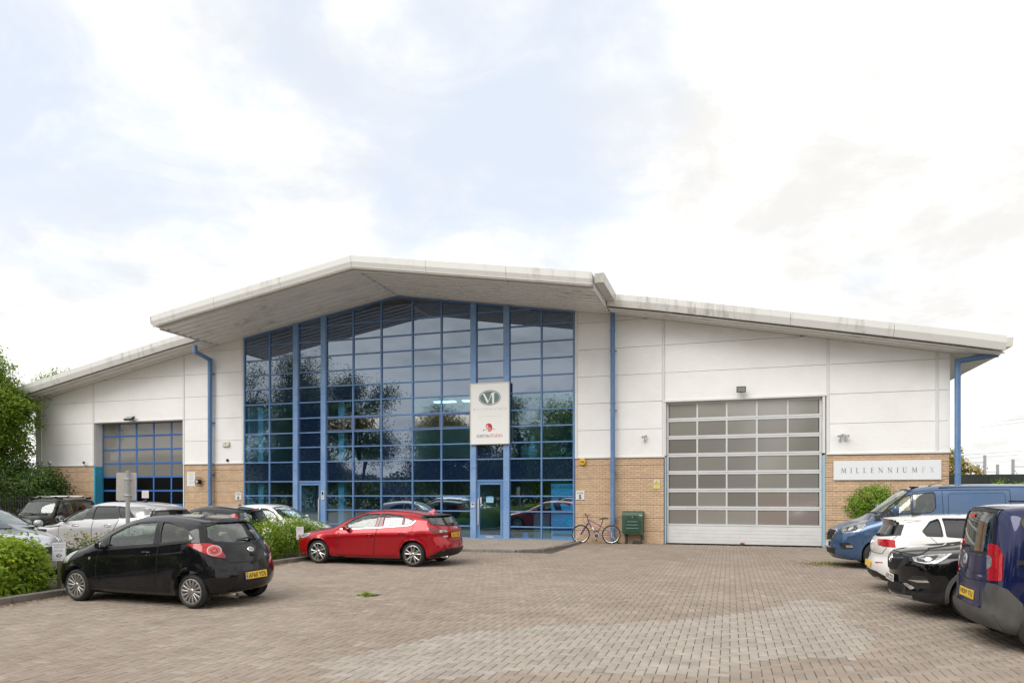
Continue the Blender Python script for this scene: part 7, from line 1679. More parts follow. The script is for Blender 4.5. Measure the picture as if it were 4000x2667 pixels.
car_ka()
SH_RED = Shape(
    profile=[(1.98, .17), (2.16, .22), (2.24, .34), (2.25, .50), (2.235, .62), (2.16, .70), (1.95, .785), (1.55, .865), (1.22, .915), (1.02, .965), (.62, 1.145), (.22, 1.285), (-.18, 1.355), (-.6, 1.362), (-1.05, 1.34), (-1.50, 1.285), (-1.86, 1.225, 1), (-1.90, 1.185, 1), (-1.96, 1.07), (-2.05, .955), (-2.10, .86), (-2.09, .74), (-2.13, .62), (-2.15, .50), (-2.14, .36), (-2.02, .24), (-1.8, .19), (-1.35, .17), (0, .16), (1.35, .17)],
    belt=[(-2.2, 1.0), (-1.6, .965), (-1.0, .93), (-.2, .885), (.8, .85), (1.5, .79), (2.2, .66)],
    plan=[(-2.16, .70), (-1.9, .80), (-1.4, .865), (-.6, .88), (.6, .88), (1.4, .87), (1.8, .80), (2.25, .60)],
    sec=[(0, .90), (.12, .955), (.3, .975), (.5, .985), (.72, 1.0), (.88, .985), (1, .945)], tum=(.38, .32), cf=.42, cr=.30, k_roof=.20, k_low=.08, crown=.05, wheels=(1.34, -1.34, .295), flare=.028,
    creases=[(-1.9, .80, 1.9, .70, .014, .05), (-1.1, .34, .9, .27, .012, .05)])
POS_RED = (-8.575, 15.98); RZ_RED = math.pi-.02
#END_SHAPE
P_RED = mat('red_metallic_paint', (.36, .004, .012), .22, metal=.35, coat=.9, spec=.2, var=.04, vscale=200)
def std_handle(root, S, ob, side, u, z, m, key, w=.09):
    h = surf(S, 90*side, u*side, z, .004)
    q = MB(); q.lathe([(0, .0005), (.03, .0005)], h @ Matrix.Diagonal((1.6, 1, 1, 1)) @ Tr(0, 0, 0), 16, cap=False); q.cbox(-w, w, -.013, .013, .010, .030, .008, M=h)
    q.cbox(-w, -w+.025, -.012, .012, -.008, .02, .004, M=h); q.cbox(w-.025, w, -.012, .012, -.008, .02, .004, M=h)
    return q.build('door_handle', m, ob.get(key, root), 50)
def fin_aerial(root, S, x, m, h=.06, l=.17):
    p = surf(S, 'top', 0, x, -.004).translation; q = MB(); vs = []
    for (dx, dz, wd) in ((l*.5, 0, .028), (-l*.35, h, .006), (-l*.5, h*.95, .006), (-l*.5, 0, .034)):
        vs += [(p.x+dx, -wd, p.z+dz), (p.x+dx, wd, p.z+dz)]
    q.add(vs, [(0, 1, 3, 2), (2, 3, 5, 4), (4, 5, 7, 6), (0, 2, 4, 6), (1, 7, 5, 3), (0, 6, 7, 1)]); return q.build('roof_aerial', m, root, 40)
def flat_rear_plate(root, u, z, x, s, m, w=.50, tilt=-6, front=False, h=.108):
    if front: M = Matrix(((0, 0, 1, x), (1, 0, 0, u), (0, 1, 0, z), (0, 0, 0, 1))) @ RotX(R(tilt))
    else: M = Matrix(((0, 0, -1, x), (-1, 0, 0, -u), (0, 1, 0, z), (0, 0, 0, 1))) @ RotX(R(tilt))
    return plate_part(root, M, s, m, w=w, h=h, blue=False)
def rear_wiper(root, S, u0, z0, u1, z1, m=None):
    a = surf(S, 180, u0, z0, .028).translation; b = surf(S, 180, u1, z1, .02).translation; q = MB()
    q.tube([a, (a+b)/2+Vector((-.006, 0, .008)), b], [.016, .011, .005], 8); q.tube([a, surf(S, 180, u0, z0, -.02).translation], .018, 8); return q.build('rear_wiper', m or M_trim, root, 50)
def under(root, S, z0=.13):
    q = MB(); q.cbox(S.xmin+.55, S.xmax-.6, -S.hw*.66, S.hw*.66, z0, z0+.10, .03); q.build('underbody', M_arch, root)
    q = MB()
    for x in S.wh[:2]: q.tube([(x, -S.hw+.15, S.wh[2]), (x, S.hw-.15, S.wh[2])], .045, 8)
    q.build('axle', M_dark, root)
RED_FD = [(-.70, .885), (-.745, .789), (-.785, .446), (-.765, .245), (.252, .250), (.294, .569), (.356, .935)]
RED_RD = [(.374, .937), (.312, .569), (.270, .250), (.82, .258), (.905, .345), (1.02, .538), (1.17, .70), (1.30, .86), (1.335, 1.0)]
RED_RW = [(-.63, 1.225), (-.35, 1.235), (0, 1.24), (.35, 1.235), (.63, 1.225), (.70, 1.10), (.70, 1.02), (.40, .985), (0, .975), (-.40, .985), (-.70, 1.02), (-.70, 1.10)]
def red_extras(root, S, ob):
    flat_rear_plate(root, -.09, .755, -2.125, 'DE15 XRZ', M_plate_y)
    e = surf(S, 180, -.02, .93, .006)
    q = MB(); q.tube([e @ Vector((.05*math.cos(t), .038*math.sin(t), .006)) for t in np.linspace(0, 2*math.pi, 25)], .0055, 6, False)
    q.tube([e @ Vector(p) for p in ((-.047, .012, .006), (-.02, .012, .006), (0, -.012, .008), (.02, .012, .006), (.047, .012, .006))], .0055, 6); q.build('emblem', M_chrome, root, 60)
    q = MB(); q.tube([(-1.92, .48, .24), (-2.10, .48, .235)], .036, 12); q.tube([(-2.102, .48, .235), (-2.05, .48, .235)], .03, 12, mi=1); q.build('exhaust_pipe', [M_chrome, M_dark], root, 50)
    rear_wiper(root, S, .02, 1.02, -.26, 1.035); under(root, S); fin_aerial(root, S, -1.42, P_RED, .075, .2)
    text('model_badge', 'MAZDA3', M_chrome, root, surf(S, 180, -.47, .73, .005), size=.05, depth=.004, bold=.0005, fit=(.15, .03))
    for s_ in (1, -1):
        std_handle(root, S, ob, s_, .166, .752, P_RED, 'fdoor%d' % s_); std_handle(root, S, ob, s_, 1.045, .806, P_RED, 'rdoor%d' % s_)
        q = [(-1.045, .70), (-.98, .745), (-.76, .77), (-.70, .735), (-.72, .69), (-.90, .635), (-1.02, .635)]; q = q if s_ > 0 else ymir(q)
        h = link('headlight', patch_mesh(S, q, 50*s_, .006, .02), M_clear, root, 40)
        link('lamp_bezel', patch_mesh(S, [(a*.6+b*.4, c) for (a, c), b in zip(q, [(-.88*s_)]*7)] and [((a-(-.88*s_))*.55+(-.88*s_), (c-.70)*.55+.70) for a, c in q], 50*s_, .0075, .02), M_lamp_dark, h, 40)
        pl = [(.60+.055*math.cos(t), .86+.05*math.sin(t)) for t in np.linspace(0, 2*math.pi, 20, endpoint=False)]
        l_ = ob['tail%d' % s_]
        link('lens', patch_mesh(S, [(s_*(.80+.055*math.cos(t)), .855+.036*math.sin(t)) for t in np.linspace(0, 2*math.pi, 18, endpoint=False)], 140*s_, .009, .01, .02), M_clear, l_, 40)
        link('lens_bar', patch_mesh(S, [(s_*a, b) for a, b in ((.87, .885), (1.0, .862), (.98, .835), (.88, .845))], 140*s_, .009, .01, .02), M_clear, l_, 40)
    q = [(1.49+.075*math.cos(t), .80+.07*math.sin(t)) for t in np.linspace(0, 2*math.pi, 24, endpoint=False)]
    link('fuel_flap', strip_mesh(S, q, 90, .006, .0015, True), M_gap, root, 40)
def car_red():
    pt = []; stp = []
    for s_ in (1, -1):
        for key, dr, u0 in (('fdoor', RED_FD, 0), ('rdoor', RED_RD, 0)):
            d = dr if s_ > 0 else ymir(dr)
            pt.append(('door', P_RED, 90*s_, d, .0022, .01, None, '%s%d' % (key, s_)))
            stp.append(('shut_line', M_gap, 90*s_, d, .009, .0026, True, '%s%d' % (key, s_)))
        stp.append(('window_trim', M_chrome, 90*s_, [(a*s_, b) for a, b in ((-.70, .885), (-.2, .90), (.356, .930), (.8, .965), (1.10, .985), (1.25, 1.01), (1.355, 1.11))], .017, .004, False))
        pt.append(('door_pillar', M_gloss, 90*s_, [(a*s_, b) for a, b in ((.315, .945), (.345, 1.262), (.470, 1.268), (.466, .955))], .003, .008))
        stp.append(('door_frame', M_gap, 90*s_, [(.366*s_, .937), (.42*s_, 1.30)], .007, .006, False))
        tl = round_poly([(.44, .945), (.655, .93), (.85, .905), (1.02, .878), (.985, .815), (.768, .795), (.60, .825)], .02); tl = tl if s_ > 0 else ymir(tl)
        pt.append(('tail_light', M_tail_dark, 140*s_, tl, .006, .03, None, 'tail%d' % s_))
        pt.append(('reflector', M_tail, 140*s_, [(a*s_, b) for a, b in ((.80, .395), (.855, .43), (.88, .40), (.83, .375))], .012, .02))
    low = [(-.82, .20), (-.80, .42), (-.62, .455), (.62, .455), (.80, .42), (.82, .20)]
    pt.append(('lower_bumper', M_trim, 180, [(-.80, .24), (-.75, .36), (-.62, .435), (.62, .435), (.75, .36), (.80, .24)], .006, .02))
    pt.append(('plate_recess', mat('red_recess_shade', (.30, .004, .012), .3, coat=.5), 180, [(-.40, .84), (.40, .84), (.33, .61), (-.33, .61)], .003, .01))  # darker red paints the shade of a plate recess onto a surface patch
    stp.append(('shut_line', M_gap, 180, [(-.68, 1.0), (-.60, .93), (-.50, .80), (-.40, .60), (.40, .60), (.50, .80), (.60, .93), (.68, 1.0)], .009, .004, False))
    return build_vehicle(dict(name='parked_car', label='bright red five-door hatchback parked in front of the blue glazed entrance', cat='car',
        shape=SH_RED, pos=POS_RED, rz=RZ_RED, paint=P_RED, r=.295, rim=.222, tw=.205, wy=-.02, axles=(1.325, -1.325), arch=.345, archz=.01,
        cabin=(-1.75, 1.2, .34), glass=M_carglass, glass_rear=M_privacy2,
        side_windows=[dict(name='door_window', seal=True, sw=.014, poly=round_poly([(.655, .905), (.596, .983), (.368, 1.137), (.076, 1.243), (-.315, 1.262), (-.29, .94)], .02)),
                      dict(name='door_window', sw=.014, glass=M_privacy2, poly=round_poly([(-.495, .958), (-.485, 1.266), (-1.01, 1.215), (-1.02, .996)], .02)),
                      dict(name='quarter_window', sw=.014, glass=M_privacy2, poly=round_poly([(-1.055, 1.0), (-1.045, 1.195), (-1.315, 1.115), (-1.225, 1.025)], .02))],
        screen=[(-.68, .96), (-.60, 1.12), (-.50, 1.26), (0, 1.275), (.50, 1.26), (.60, 1.12), (.68, .96), (.3, .93), (0, .925), (-.3, .93)], screen_x=.35,
        rear_screen=RED_RW, rear_x=-1.5,
        wheel=dict(n=9, twin=False, w0=.017, w1=.016, dish=.012, nuts=5) if False else dict(n=5, twin=True, out=.27, **{'in': .16}, w0=.014, w1=.019, dish=.014), patches=pt, strips=stp,
        mirror=(.50, .925, .17, .14, P_RED), dash=(.5, 1.05, .89), seat_x=-.15, seat_z=.40, bench_x=-1.0, seat_mat=M_seat, extras=(red_extras,)))
car_red()
P_WHITE = mat('white_paint', (.72, .72, .70), .2, coat=1, dirt=(.45, .43, .40), dscale=3, damt=.25)
P_BLACK2 = mat('black_suv_paint', (.003, .003, .004), .1, coat=.9, spec=.05, dirt=(.05, .05, .05), dscale=2, damt=.12)
P_BLUE = mat('steel_blue_paint', (.045, .105, .22), .25, metal=.55, coat=1, dirt=(.12, .14, .17), dscale=2, damt=.3)
P_NAVY = mat('dark_blue_paint', (.005, .010, .060), .2, metal=.3, coat=.9, spec=.2, dirt=(.03, .03, .07), dscale=2, damt=.3)
P_NAVYD = mat('dusty_blue_paint', (.020, .022, .075), .42, metal=.2, coat=.4, spec=.2, dirt=(.09, .085, .09), dscale=3, damt=.6)
P_SILVER = mat('silver_paint', (.54, .54, .55), .32, metal=.6, coat=1, var=.03)
P_SILVER2 = mat('pale_silver_paint', (.56, .57, .62), .3, metal=.7, coat=1, var=.03)
P_GREEN = mat('dark_green_paint', (.012, .016, .012), .25, metal=.2, coat=.8, spec=.1, dirt=(.04, .04, .035), dscale=3, damt=.4)
W5 = dict(n=5, w0=.03, w1=.04, dish=.014); W10 = dict(n=10, w0=.012, w1=.022, dish=.012)
def sgn(pl, s_): return [(a*s_, b) for a, b in pl]
def wins(*ws, **k): return [dict(poly=round_poly([(-a, b) for a, b in w_], .02), sw=.018, **k) for w_ in ws]   # given in left-side view (u=-x)
def half(pl): return pl+[(-a, b) for a, b in pl[::-1] if abs(a) > 1e-6]
def sides(fn):
    out = []
    for s_ in (1, -1): out += fn(s_)
    return out
# ---------------------------------------------------------------- white hatchback, tail towards the yard
def golf_x(root, S, ob):
    flat_rear_plate(root, -.02, .49, -2.155, '', M_plate_y, w=.49)
    under(root, S); fin_aerial(root, S, -1.35, M_trim, .06, .19)
    rear_wiper(root, S, 0, 1.02, .30, 1.045)
    e = surf(S, 180, 0, .88, .004); q = MB(); q.tube([e @ Vector((.052*math.cos(t), .052*math.sin(t), .004)) for t in np.linspace(0, 2*math.pi, 25)], .005, 6, False)
    q.tube([e @ Vector(p) for p in ((-.035, .035, .004), (-.012, -.03, .004), (0, 0, .004), (.012, -.03, .004), (.035, .035, .004))], .005, 6); q.build('emblem', M_chrome, root, 60)
    text('model_badge', 'GOLF', M_chrome, root, surf(S, 180, 0, .76, .004), size=.05, depth=.003, fit=(.22, .03))
    for s_ in (1, -1):
        for k, dr in enumerate(([(.70, .935), (.88, .93), (.86, .905), (.70, .91)], [(.94, .87), (1.02, .865), (1.05, .845), (.93, .85)])):
            link('lamp_band', patch_mesh(S, sgn(dr, s_), 140*s_, .009, .008, .03), M_tail, ob['tail%d' % s_], 40)
def car_golf():
    S = SH_GOLF
    def P(s_):
        tl = round_poly([(.60, .835), (.655, .955), (.88, .962), (1.14, .945), (1.08, .875), (.88, .83)], .015)
        return [('tail_light', M_tail, 140*s_, sgn(tl, s_), .006, .03, None, 'tail%d' % s_),
                ('lamp_dark_band', M_tail_dark, 140*s_, sgn([(.84, .835), (.87, .855), (1.06, .875), (1.02, .855)], s_), .0085, .02, 'tail%d' % s_),  # dark red lens strip near the lower edge of the lamp
                ('reflector', M_tail, 180, [(a*s_, b) for a, b in ((.36, .545), (.60, .56), (.60, .545), (.38, .525))], .004, .01),
                ('window_surround', M_gloss, 180, [(a*s_, b) for a, b in ((.60, 1.025), (.70, 1.04), (.585, 1.30), (.53, 1.30))], .004, .01)]
    def T(s_):
        return [('shut_line', M_gap, 90*s_, sgn([(-.72, .90), (-.76, .6), (-.7, .27), (.22, .27), (.30, .9)], s_), .007, .0016, False),
                ('shut_line', M_gap, 90*s_, sgn([(.30, .9), (.22, .27), (.78, .27), (.98, .6), (1.1, .78), (1.33, 1.02)], s_), .007, .0018, False),
                ('fuel_flap', M_gap, 90*s_, [(a*s_, b) for a, b in round_poly([(1.24, .90), (1.42, .90), (1.42, .74), (1.24, .76)], .04)], .005, .0016, True)]
    pt = sides(P)+[('diffuser', M_trim, 180, half([(0, .40), (.45, .385), (.74, .30), (.72, .22), (0, .24)]), .006, .02), ('spoiler_underside', M_gloss, 180, half([(0, 1.315), (.55, 1.29), (.55, 1.265), (0, 1.29)]), .003, .005)]
    stp = sides(T)+[('shut_line', M_gap, 180, [(-.66, 1.03), (-.62, .80), (-.50, .70), (.50, .70), (.62, .80), (.66, 1.03)], .007, .004, False)]
    build_vehicle(dict(name='parked_car', label='white hatchback parked tail-out between the blue van and the black sport utility car', shape=S, pos=POS_GOLF, rz=RZ_GOLF, paint=P_WHITE, r=.30, rim=.215,
        axles=(1.30, -1.30), cabin=(-1.8, 1.1, .36), glass=M_carglass, glass_rear=M_privacy2, side_windows=wins([(-.70, .93), (-.5, 1.12), (-.1, 1.29), (.25, 1.325), (.28, .985)], [(.33, .99), (.30, 1.335), (1.10, 1.335), (1.08, 1.035)], [(1.14, 1.035), (1.16, 1.33), (1.30, 1.28), (1.44, 1.12), (1.38, 1.04)], glass=M_privacy),
        screen=half([(0, 1.31), (.50, 1.285), (.60, 1.13), (.66, .985), (.3, .95), (0, .945)]), screen_x=.3, rear_screen=half([(0, 1.30), (.50, 1.29), (.60, 1.04), (.3, 1.01), (0, 1.0)]), rear_x=-1.6,
        wheel=W5, patches=pt, strips=stp, mirror=(.62, .97, .17, .13, P_WHITE), dash=(.5, 1.0, .9), bench_x=-1.05, extras=(golf_x,)))
# ---------------------------------------------------------------- black SUV, nose towards the yard
def grand_x(root, S, ob):
    flat_rear_plate(root, .0, .515, S.xmax+.006, 'N70 ZZG', M_plate_w, w=.49, front=True, tilt=-3); under(root, S, .17)
    e = surf(S, 0, .06, .80, .012)
    q = MB(); q.tube([e @ Vector((.062*math.cos(t), .062*math.sin(t), .004)) for t in np.linspace(0, 2*math.pi, 25)], .008, 6, False)
    q.tube([e @ Vector(p) for p in ((-.06, -.01, .004), (-.01, .02, .006), (.015, -.02, .006), (.06, .01, .004))], .009, 6); q.build('emblem', M_chrome, root, 60)
    g = ob['grille']
    for k in range(6):
        z = .835-.034*k; w_ = .44-.035*k
        link('grille_slat', strip_mesh(S, [(-w_, z-.0), (-w_*.5, z-.018), (0, z-.03), (w_*.5, z-.018), (w_, z)], 0, .010, .016, False, thick=.02), M_trim if k else M_chrome, g, 50)
    lg = ob['lower_grille']
    for k in range(6): link('grille_slat', strip_mesh(S, [(-.46+.012*k, .445-.021*k), (0, .44-.021*k), (.46-.012*k, .445-.021*k)], 0, .007, .012, False, thick=.015), M_trim, lg, 50)
    for s_ in (1, -1):
        h = ob['head%d' % s_]
        link('lamp_bezel', patch_mesh(S, sgn(round_poly([(-1.17, .85), (-1.05, .885), (-.90, .905), (-.92, .84), (-1.03, .80), (-1.15, .81)], .015), s_), 50*s_, .0075, .02), M_lamp_dark, h, 40)
        lamp_rings(S, 50*s_, -1.0*s_, .848, .042, .03, [(1, 'lamp_ring', M_chrome, .009), (.8, 'lens', M_lamp_in, .0105)], h)
    for s_ in (1, -1):
        M = surf(S, 90*s_, .1*s_, .9, .0)
def car_grand():
    S = SH_GRAND
    def P(s_):
        hl = round_poly([(-1.24, .857), (-1.07, .904), (-.765, .942), (-.80, .86), (-.90, .793), (-1.02, .782), (-1.19, .80)], .015)
        return [('headlight', M_clear, 50*s_, sgn(hl, s_), .006, .03, None, 'head%d' % s_),
                ('daytime_light', mat('drl', (.85, .86, .86), .25, coat=1), 50*s_, sgn([(-1.19, .805), (-1.02, .787), (-.90, .80), (-.81, .862), (-.775, .935), (-.80, .932), (-.84, .872), (-.91, .815), (-1.02, .800)], s_), .009, .01, 'head%d' % s_),
                ('fog_recess', M_trim, 30*s_, sgn(round_poly([(-.63, .52), (-.51, .603), (-.32, .609), (-.275, .52), (-.25, .44), (-.49, .424)], .02), s_), .005, .02),
                ('chrome_blade', M_chrome, 30*s_, sgn([(-.615, .526), (-.30, .552), (-.275, .525), (-.43, .508)], s_), .016, .02),
                ('fog_lamp', M_clear, 30*s_, sgn([(-.72, .47), (-.645, .48), (-.475, .426), (-.555, .394)], s_), .014, .02),
                ('lower_cladding', M_trim, 50*s_, sgn([(-1.24, .36), (-.79, .40), (-.83, .22), (-1.07, .24), (-1.2, .27)], s_), .009, .02)]
    def arch(S, s_, x, r0, r1, z0):
        pl = [(-x*1+r1*math.cos(t), z0+r1*math.sin(t)) for t in np.linspace(-.25, math.pi+.25, 26)]+[(-x+r0*math.cos(t), z0+r0*math.sin(t)) for t in np.linspace(math.pi+.25, -.25, 26)]
        return sgn(pl, s_)
    pt = sides(P)+[('grille', M_dark, 0, [(-.48, .865), (0, .875), (.48, .865), (.50, .76), (.38, .655), (0, .62), (-.38, .655), (-.50, .76)], .004, .02),
        ('bonnet_lip', M_chrome, 0, [(-.02, .885), (-.02, .88), (.02, .88), (.02, .885)], .002, .005),
        ('lower_grille', M_dark, 0, [(-.48, .455), (.48, .455), (.50, .31), (0, .285), (-.50, .31)], .004, .02),
        ('skid_plate', mat('skid_silver', (.42, .42, .41), .35, .6), 0, [(-.60, .30), (-.5, .29), (0, .265), (.5, .29), (.60, .30), (.56, .25), (0, .235), (-.56, .25)], .018, .03)]
    for s_ in (1, -1):
        for x in (1.33, -1.33): pt.append(('arch_cladding', M_cladding, 90*s_, arch(S, s_, x, .375, .425, .35), .007, .02))
        pt.append(('sill_cladding', M_cladding, 90*s_, sgn([(-.94, .23), (-.94, .36), (.94, .36), (.94, .23)], s_), .007, .02))
    stp = [('shut_line', M_gap, 90*s_, sgn([(-2.06, .875), (-1.82, .972), (-1.39, 1.033), (-1.1, 1.06)], s_), .008, .0016, False) for s_ in (1, -1)]
    stp += [('shut_line', M_gap, 0, half([(0, .905), (.5, .895), (.68, .88)])[:3][::-1]+[(-.5, .895), (-.68, .88)], .008, .0016, False)]
    stp += [('shut_line', M_gap, 90*s_, sgn([(-.90, 1.0), (-.93, .7), (-.88, .38)], s_), .007, .0016, False) for s_ in (1, -1)]
    build_vehicle(dict(name='parked_car', label='glossy black sport utility car with chrome fog trims, nose-out beside the dark blue van', cat='car', shape=S, pos=POS_GRAND, rz=RZ_GRAND, paint=P_BLACK2, r=.33, rim=.24,
        axles=(1.33, -1.33), arch=.37, cabin=(-1.8, 1.2, .45), glass=M_carglass, glass_rear=M_privacy, side_windows=wins([(-.75, 1.02), (-.35, 1.30), (.0, 1.43), (.25, 1.45), (.28, 1.05)], [(.34, 1.06), (.32, 1.45), (1.1, 1.42), (1.15, 1.09)], glass=M_privacy),
        screen=half([(0, 1.44), (.52, 1.41), (.62, 1.25), (.70, 1.11), (.35, 1.07), (0, 1.06)]), screen_x=.35, rear_screen=half([(0, 1.36), (.50, 1.34), (.62, 1.14), (0, 1.10)]), rear_x=-1.7,
        wheel=W5, patches=pt, strips=stp, mirror=(.72, 1.06, .18, .15, P_BLACK2), dash=(.55, 1.1, 1.0), bench_x=-1.0, seat_z=.52, extras=(grand_x,)))
# ---------------------------------------------------------------- blue panel van
def van_x(root, S, ob):
    flat_rear_plate(root, .0, .545, S.xmax+.004, '', M_plate_w, w=.49, front=True, tilt=0); under(root, S, .18)
    g = ob['grille']
    for k in range(5):
        z = .865-.052*k; w_ = (.46, .46, .43, .38, .31)[k]
        link('grille_slat', strip_mesh(S, [(-w_, z), (0, z-.01), (w_, z)], 0, .022, .014, False, thick=.03), M_trim, g, 50)
    link('grille_frame', strip_mesh(S, VAN_G, 0, .026, .016, True, thick=.03), M_chrome, g, 50)
    e = surf(S, 0, 0, .80, .03); q = MB(); q.lathe([(0, .008), (.06, .008), (.066, 0)], e @ Matrix.Diagonal((1.35, .75, 1, 1)), 24); o = q.build('emblem', M_pblue, root, 40)
    text('emblem_script', 'Ford', M_chrome, o, e @ Tr(0, 0, .010), size=.05, depth=.002, shear=.3, fit=(.11, .05))
    for s_ in (1, -1):
        h = ob['head%d' % s_]
        for (a, b, rx, rz_) in ((-.86, .905, .05, .042), (-.73, .955, .05, .05)): lamp_rings(S, 40*s_, a*s_, b, rx, rz_, [(1, 'lamp_ring', M_chrome, .009), (.82, 'lens', M_lamp_in, .0105)], h)
        q = MB(); z = 1.995; q.tube([(.2, s_*.72, 1.90), (-2.2, s_*.72, 1.90)], .012, 6); q.build('roof_channel', M_trim, root)
    p = surf(S, 'top', .45, .35, 0).translation; q = MB(); q.tube([p, p+Vector((-.12, 0, .05)), p+Vector((-.72, .05, .32))], [.014, .005, .002], 6); q.build('aerial', M_trim, root)
    p = surf(S, 'top', 0, .62, 0).translation; q = MB(); q.cbox(p.x-.09, p.x+.09, -.06+.35, .06+.35, p.z-.02, p.z+.02, .01); q.build('roof_pod', M_trim, root)
    for s_ in (1,):
        a = surf(S, 0, .5, 1.30, .02).translation; b = surf(S, 0, -.1, 1.31, .02).translation; q = MB(); q.tube([a, b], [.014, .006], 6); b2 = surf(S, 0, -.6, 1.33, .02).translation; q.tube([b+Vector((.02, 0, 0)), b2], [.014, .006], 6); q.build('windscreen_wiper', M_trim, root)
    for s_ in (1, -1): std_handle(root, S, ob, s_, -.30, 1.13, M_trim, 'x')
VAN_G = round_poly([(-.47, .905), (0, .915), (.47, .905), (.50, .83), (.36, .64), (0, .615), (-.36, .64), (-.50, .83)], .04)
def car_van():
    S = SH_VAN
    def P(s_):
        hl = round_poly([(-1.00, .93), (-.91, 1.015), (-.60, 1.155), (-.44, 1.02), (-.51, .885), (-.87, .82)], .02)
        return [('headlight', M_clear, 40*s_, sgn(hl, s_), .006, .03, None, 'head%d' % s_),
                ('lamp_bezel', M_lamp_dark, 40*s_, sgn(round_poly([(-.93, .92), (-.86, .97), (-.66, 1.02), (-.56, .96), (-.58, .90), (-.85, .85)], .02), s_), .0075, .02, 'head%d' % s_),
                ('fog_recess', M_trim, 30*s_, sgn(round_poly([(-.59, .59), (-.31, .617), (-.25, .47), (-.45, .456)], .03), s_), .005, .02),
                ('fog_lamp', M_clear, 30*s_, sgn(round_poly([(-.375, .55), (-.27, .557), (-.25, .503), (-.36, .495)], .01), s_), .010, .02),
                ('mirror_base', M_trim, 90*s_, sgn([(-1.545, 1.125), (-1.23, 1.428), (-1.145, 1.29), (-1.145, 1.215), (-1.28, 1.160)], s_), .005, .02),
                ('load_panel', P_BLUE, 90*s_, sgn(round_poly([(-.06, 1.22), (-.04, 1.76), (1.05, 1.78), (1.05, 1.22)], .05), s_), .004, .01),
                ('rubbing_strip', M_trim, 90*s_, sgn([(-1.0, .47), (-1.0, .56), (1.0, .56), (1.0, .47)], s_), .008, .02)]
    def T(s_):
        return [('shut_line', M_gap, 90*s_, sgn([(-.15, .30), (-.16, 1.375), (-.16, 1.84), (-.80, 1.80), (-1.22, 1.44), (-1.16, 1.0), (-1.02, .75), (-.98, .30)], s_), .009, .0017, False),
                ('shut_line', M_gap, 90*s_, sgn([(-.15, 1.84), (1.15, 1.85), (1.15, .30), (-.15, .30)], s_), .010, .0017, False),
                ('panel_crease', M_gap, 90*s_, sgn(round_poly([(-.06, 1.22), (-.04, 1.76), (1.05, 1.78), (1.05, 1.22)], .05), s_), .007, .0055, True),
                ('slide_rail', M_gap, 90*s_, sgn([(1.15, 1.30), (2.3, 1.30)], s_), .02, .003, False),
                ('shut_line', M_gap, 40*s_, sgn([(-1.06, .87), (-1.03, .91), (-.60, 1.165), (-.73, 1.26)], s_), .008, .003, False)]
    pt = sides(P)+[('grille', M_dark, 0, VAN_G, .004, .02), ('lower_grille', M_trim, 0, [(-.55, .46), (.55, .46), (.52, .33), (-.52, .33)], .004, .02)]
    build_vehicle(dict(name='parked_van', label='steel blue panel van parked nose-out by the brick wall under the sign', cat='van', shape=S, pos=POS_VAN, rz=RZ_VAN, paint=P_BLUE, r=.33, rim=.22,
        axles=(1.45, -1.45), arch=.37, cabin=(.0, 1.62, .60), cabz=1.2, glass=M_carglass, side_windows=wins([(-1.09, 1.30), (-1.10, 1.50), (-.93, 1.675), (-.785, 1.745), (-.80, 1.305)], [(-.765, 1.305), (-.75, 1.755), (-.33, 1.797), (-.30, 1.75), (-.30, 1.44), (-.39, 1.345)]),
        screen=half([(0, 1.87), (.60, 1.83), (.74, 1.45), (.76, 1.33), (.4, 1.31), (0, 1.31)]), screen_x=.72, wheel=dict(n=10, w0=.014, w1=.026, dish=.02), patches=pt, strips=sides(T),
        mirror=(1.16, 1.36, .17, .27, P_BLUE), dash=(1.0, 1.5, 1.28), seat_x=.55, seat_z=.85, seat_mat=M_seat_grey, extras=(van_x,), spine=.9))
# ---------------------------------------------------------------- dark blue compact van, tail towards the yard
def fiat_x(root, S, ob):
    flat_rear_plate(root, -.03, .565, S.xmin+.022, 'VE59 TLJ', M_plate_y, w=.50, tilt=-4); under(root, S, .16)
    e = surf(S, 180, -.16, .965, .008); q = MB(); q.lathe([(0, .010), (.06, .010), (.068, .002)], e, 28); o = q.build('emblem', mat('badge_silver', (.5, .5, .48), .35, .6), root, 40)
    text('emblem_script', 'FIAT', M_black, o, e @ Tr(0, 0, .011), size=.03, depth=.001, fit=(.07, .022))
    rear_wiper(root, S, -.24, 1.12, -.50, 1.13)
    text('model_badge', 'MultiJet', M_chrome, root, surf(S, 180, .33, .80, .006), size=.04, depth=.003, shear=.2, fit=(.13, .03))
    text('model_badge', 'QUBO', M_chrome, root, surf(S, 180, -.52, .80, .006), size=.04, depth=.003, fit=(.14, .03))
    q = MB(); q.box(-.09, .09, -.02, .02, .002, .004, M=surf(S, 180, -.16, 1.50, .0)); q.build('window_sticker', mat('red_sticker', (.55, .05, .04), .5), root)
    for s_ in (1, -1):
        for y in (s_*.50,): q = MB(); q.tube([(.1, y, 1.655), (-1.35, y, 1.67)], .012, 6); q.build('roof_strip', M_trim, root)
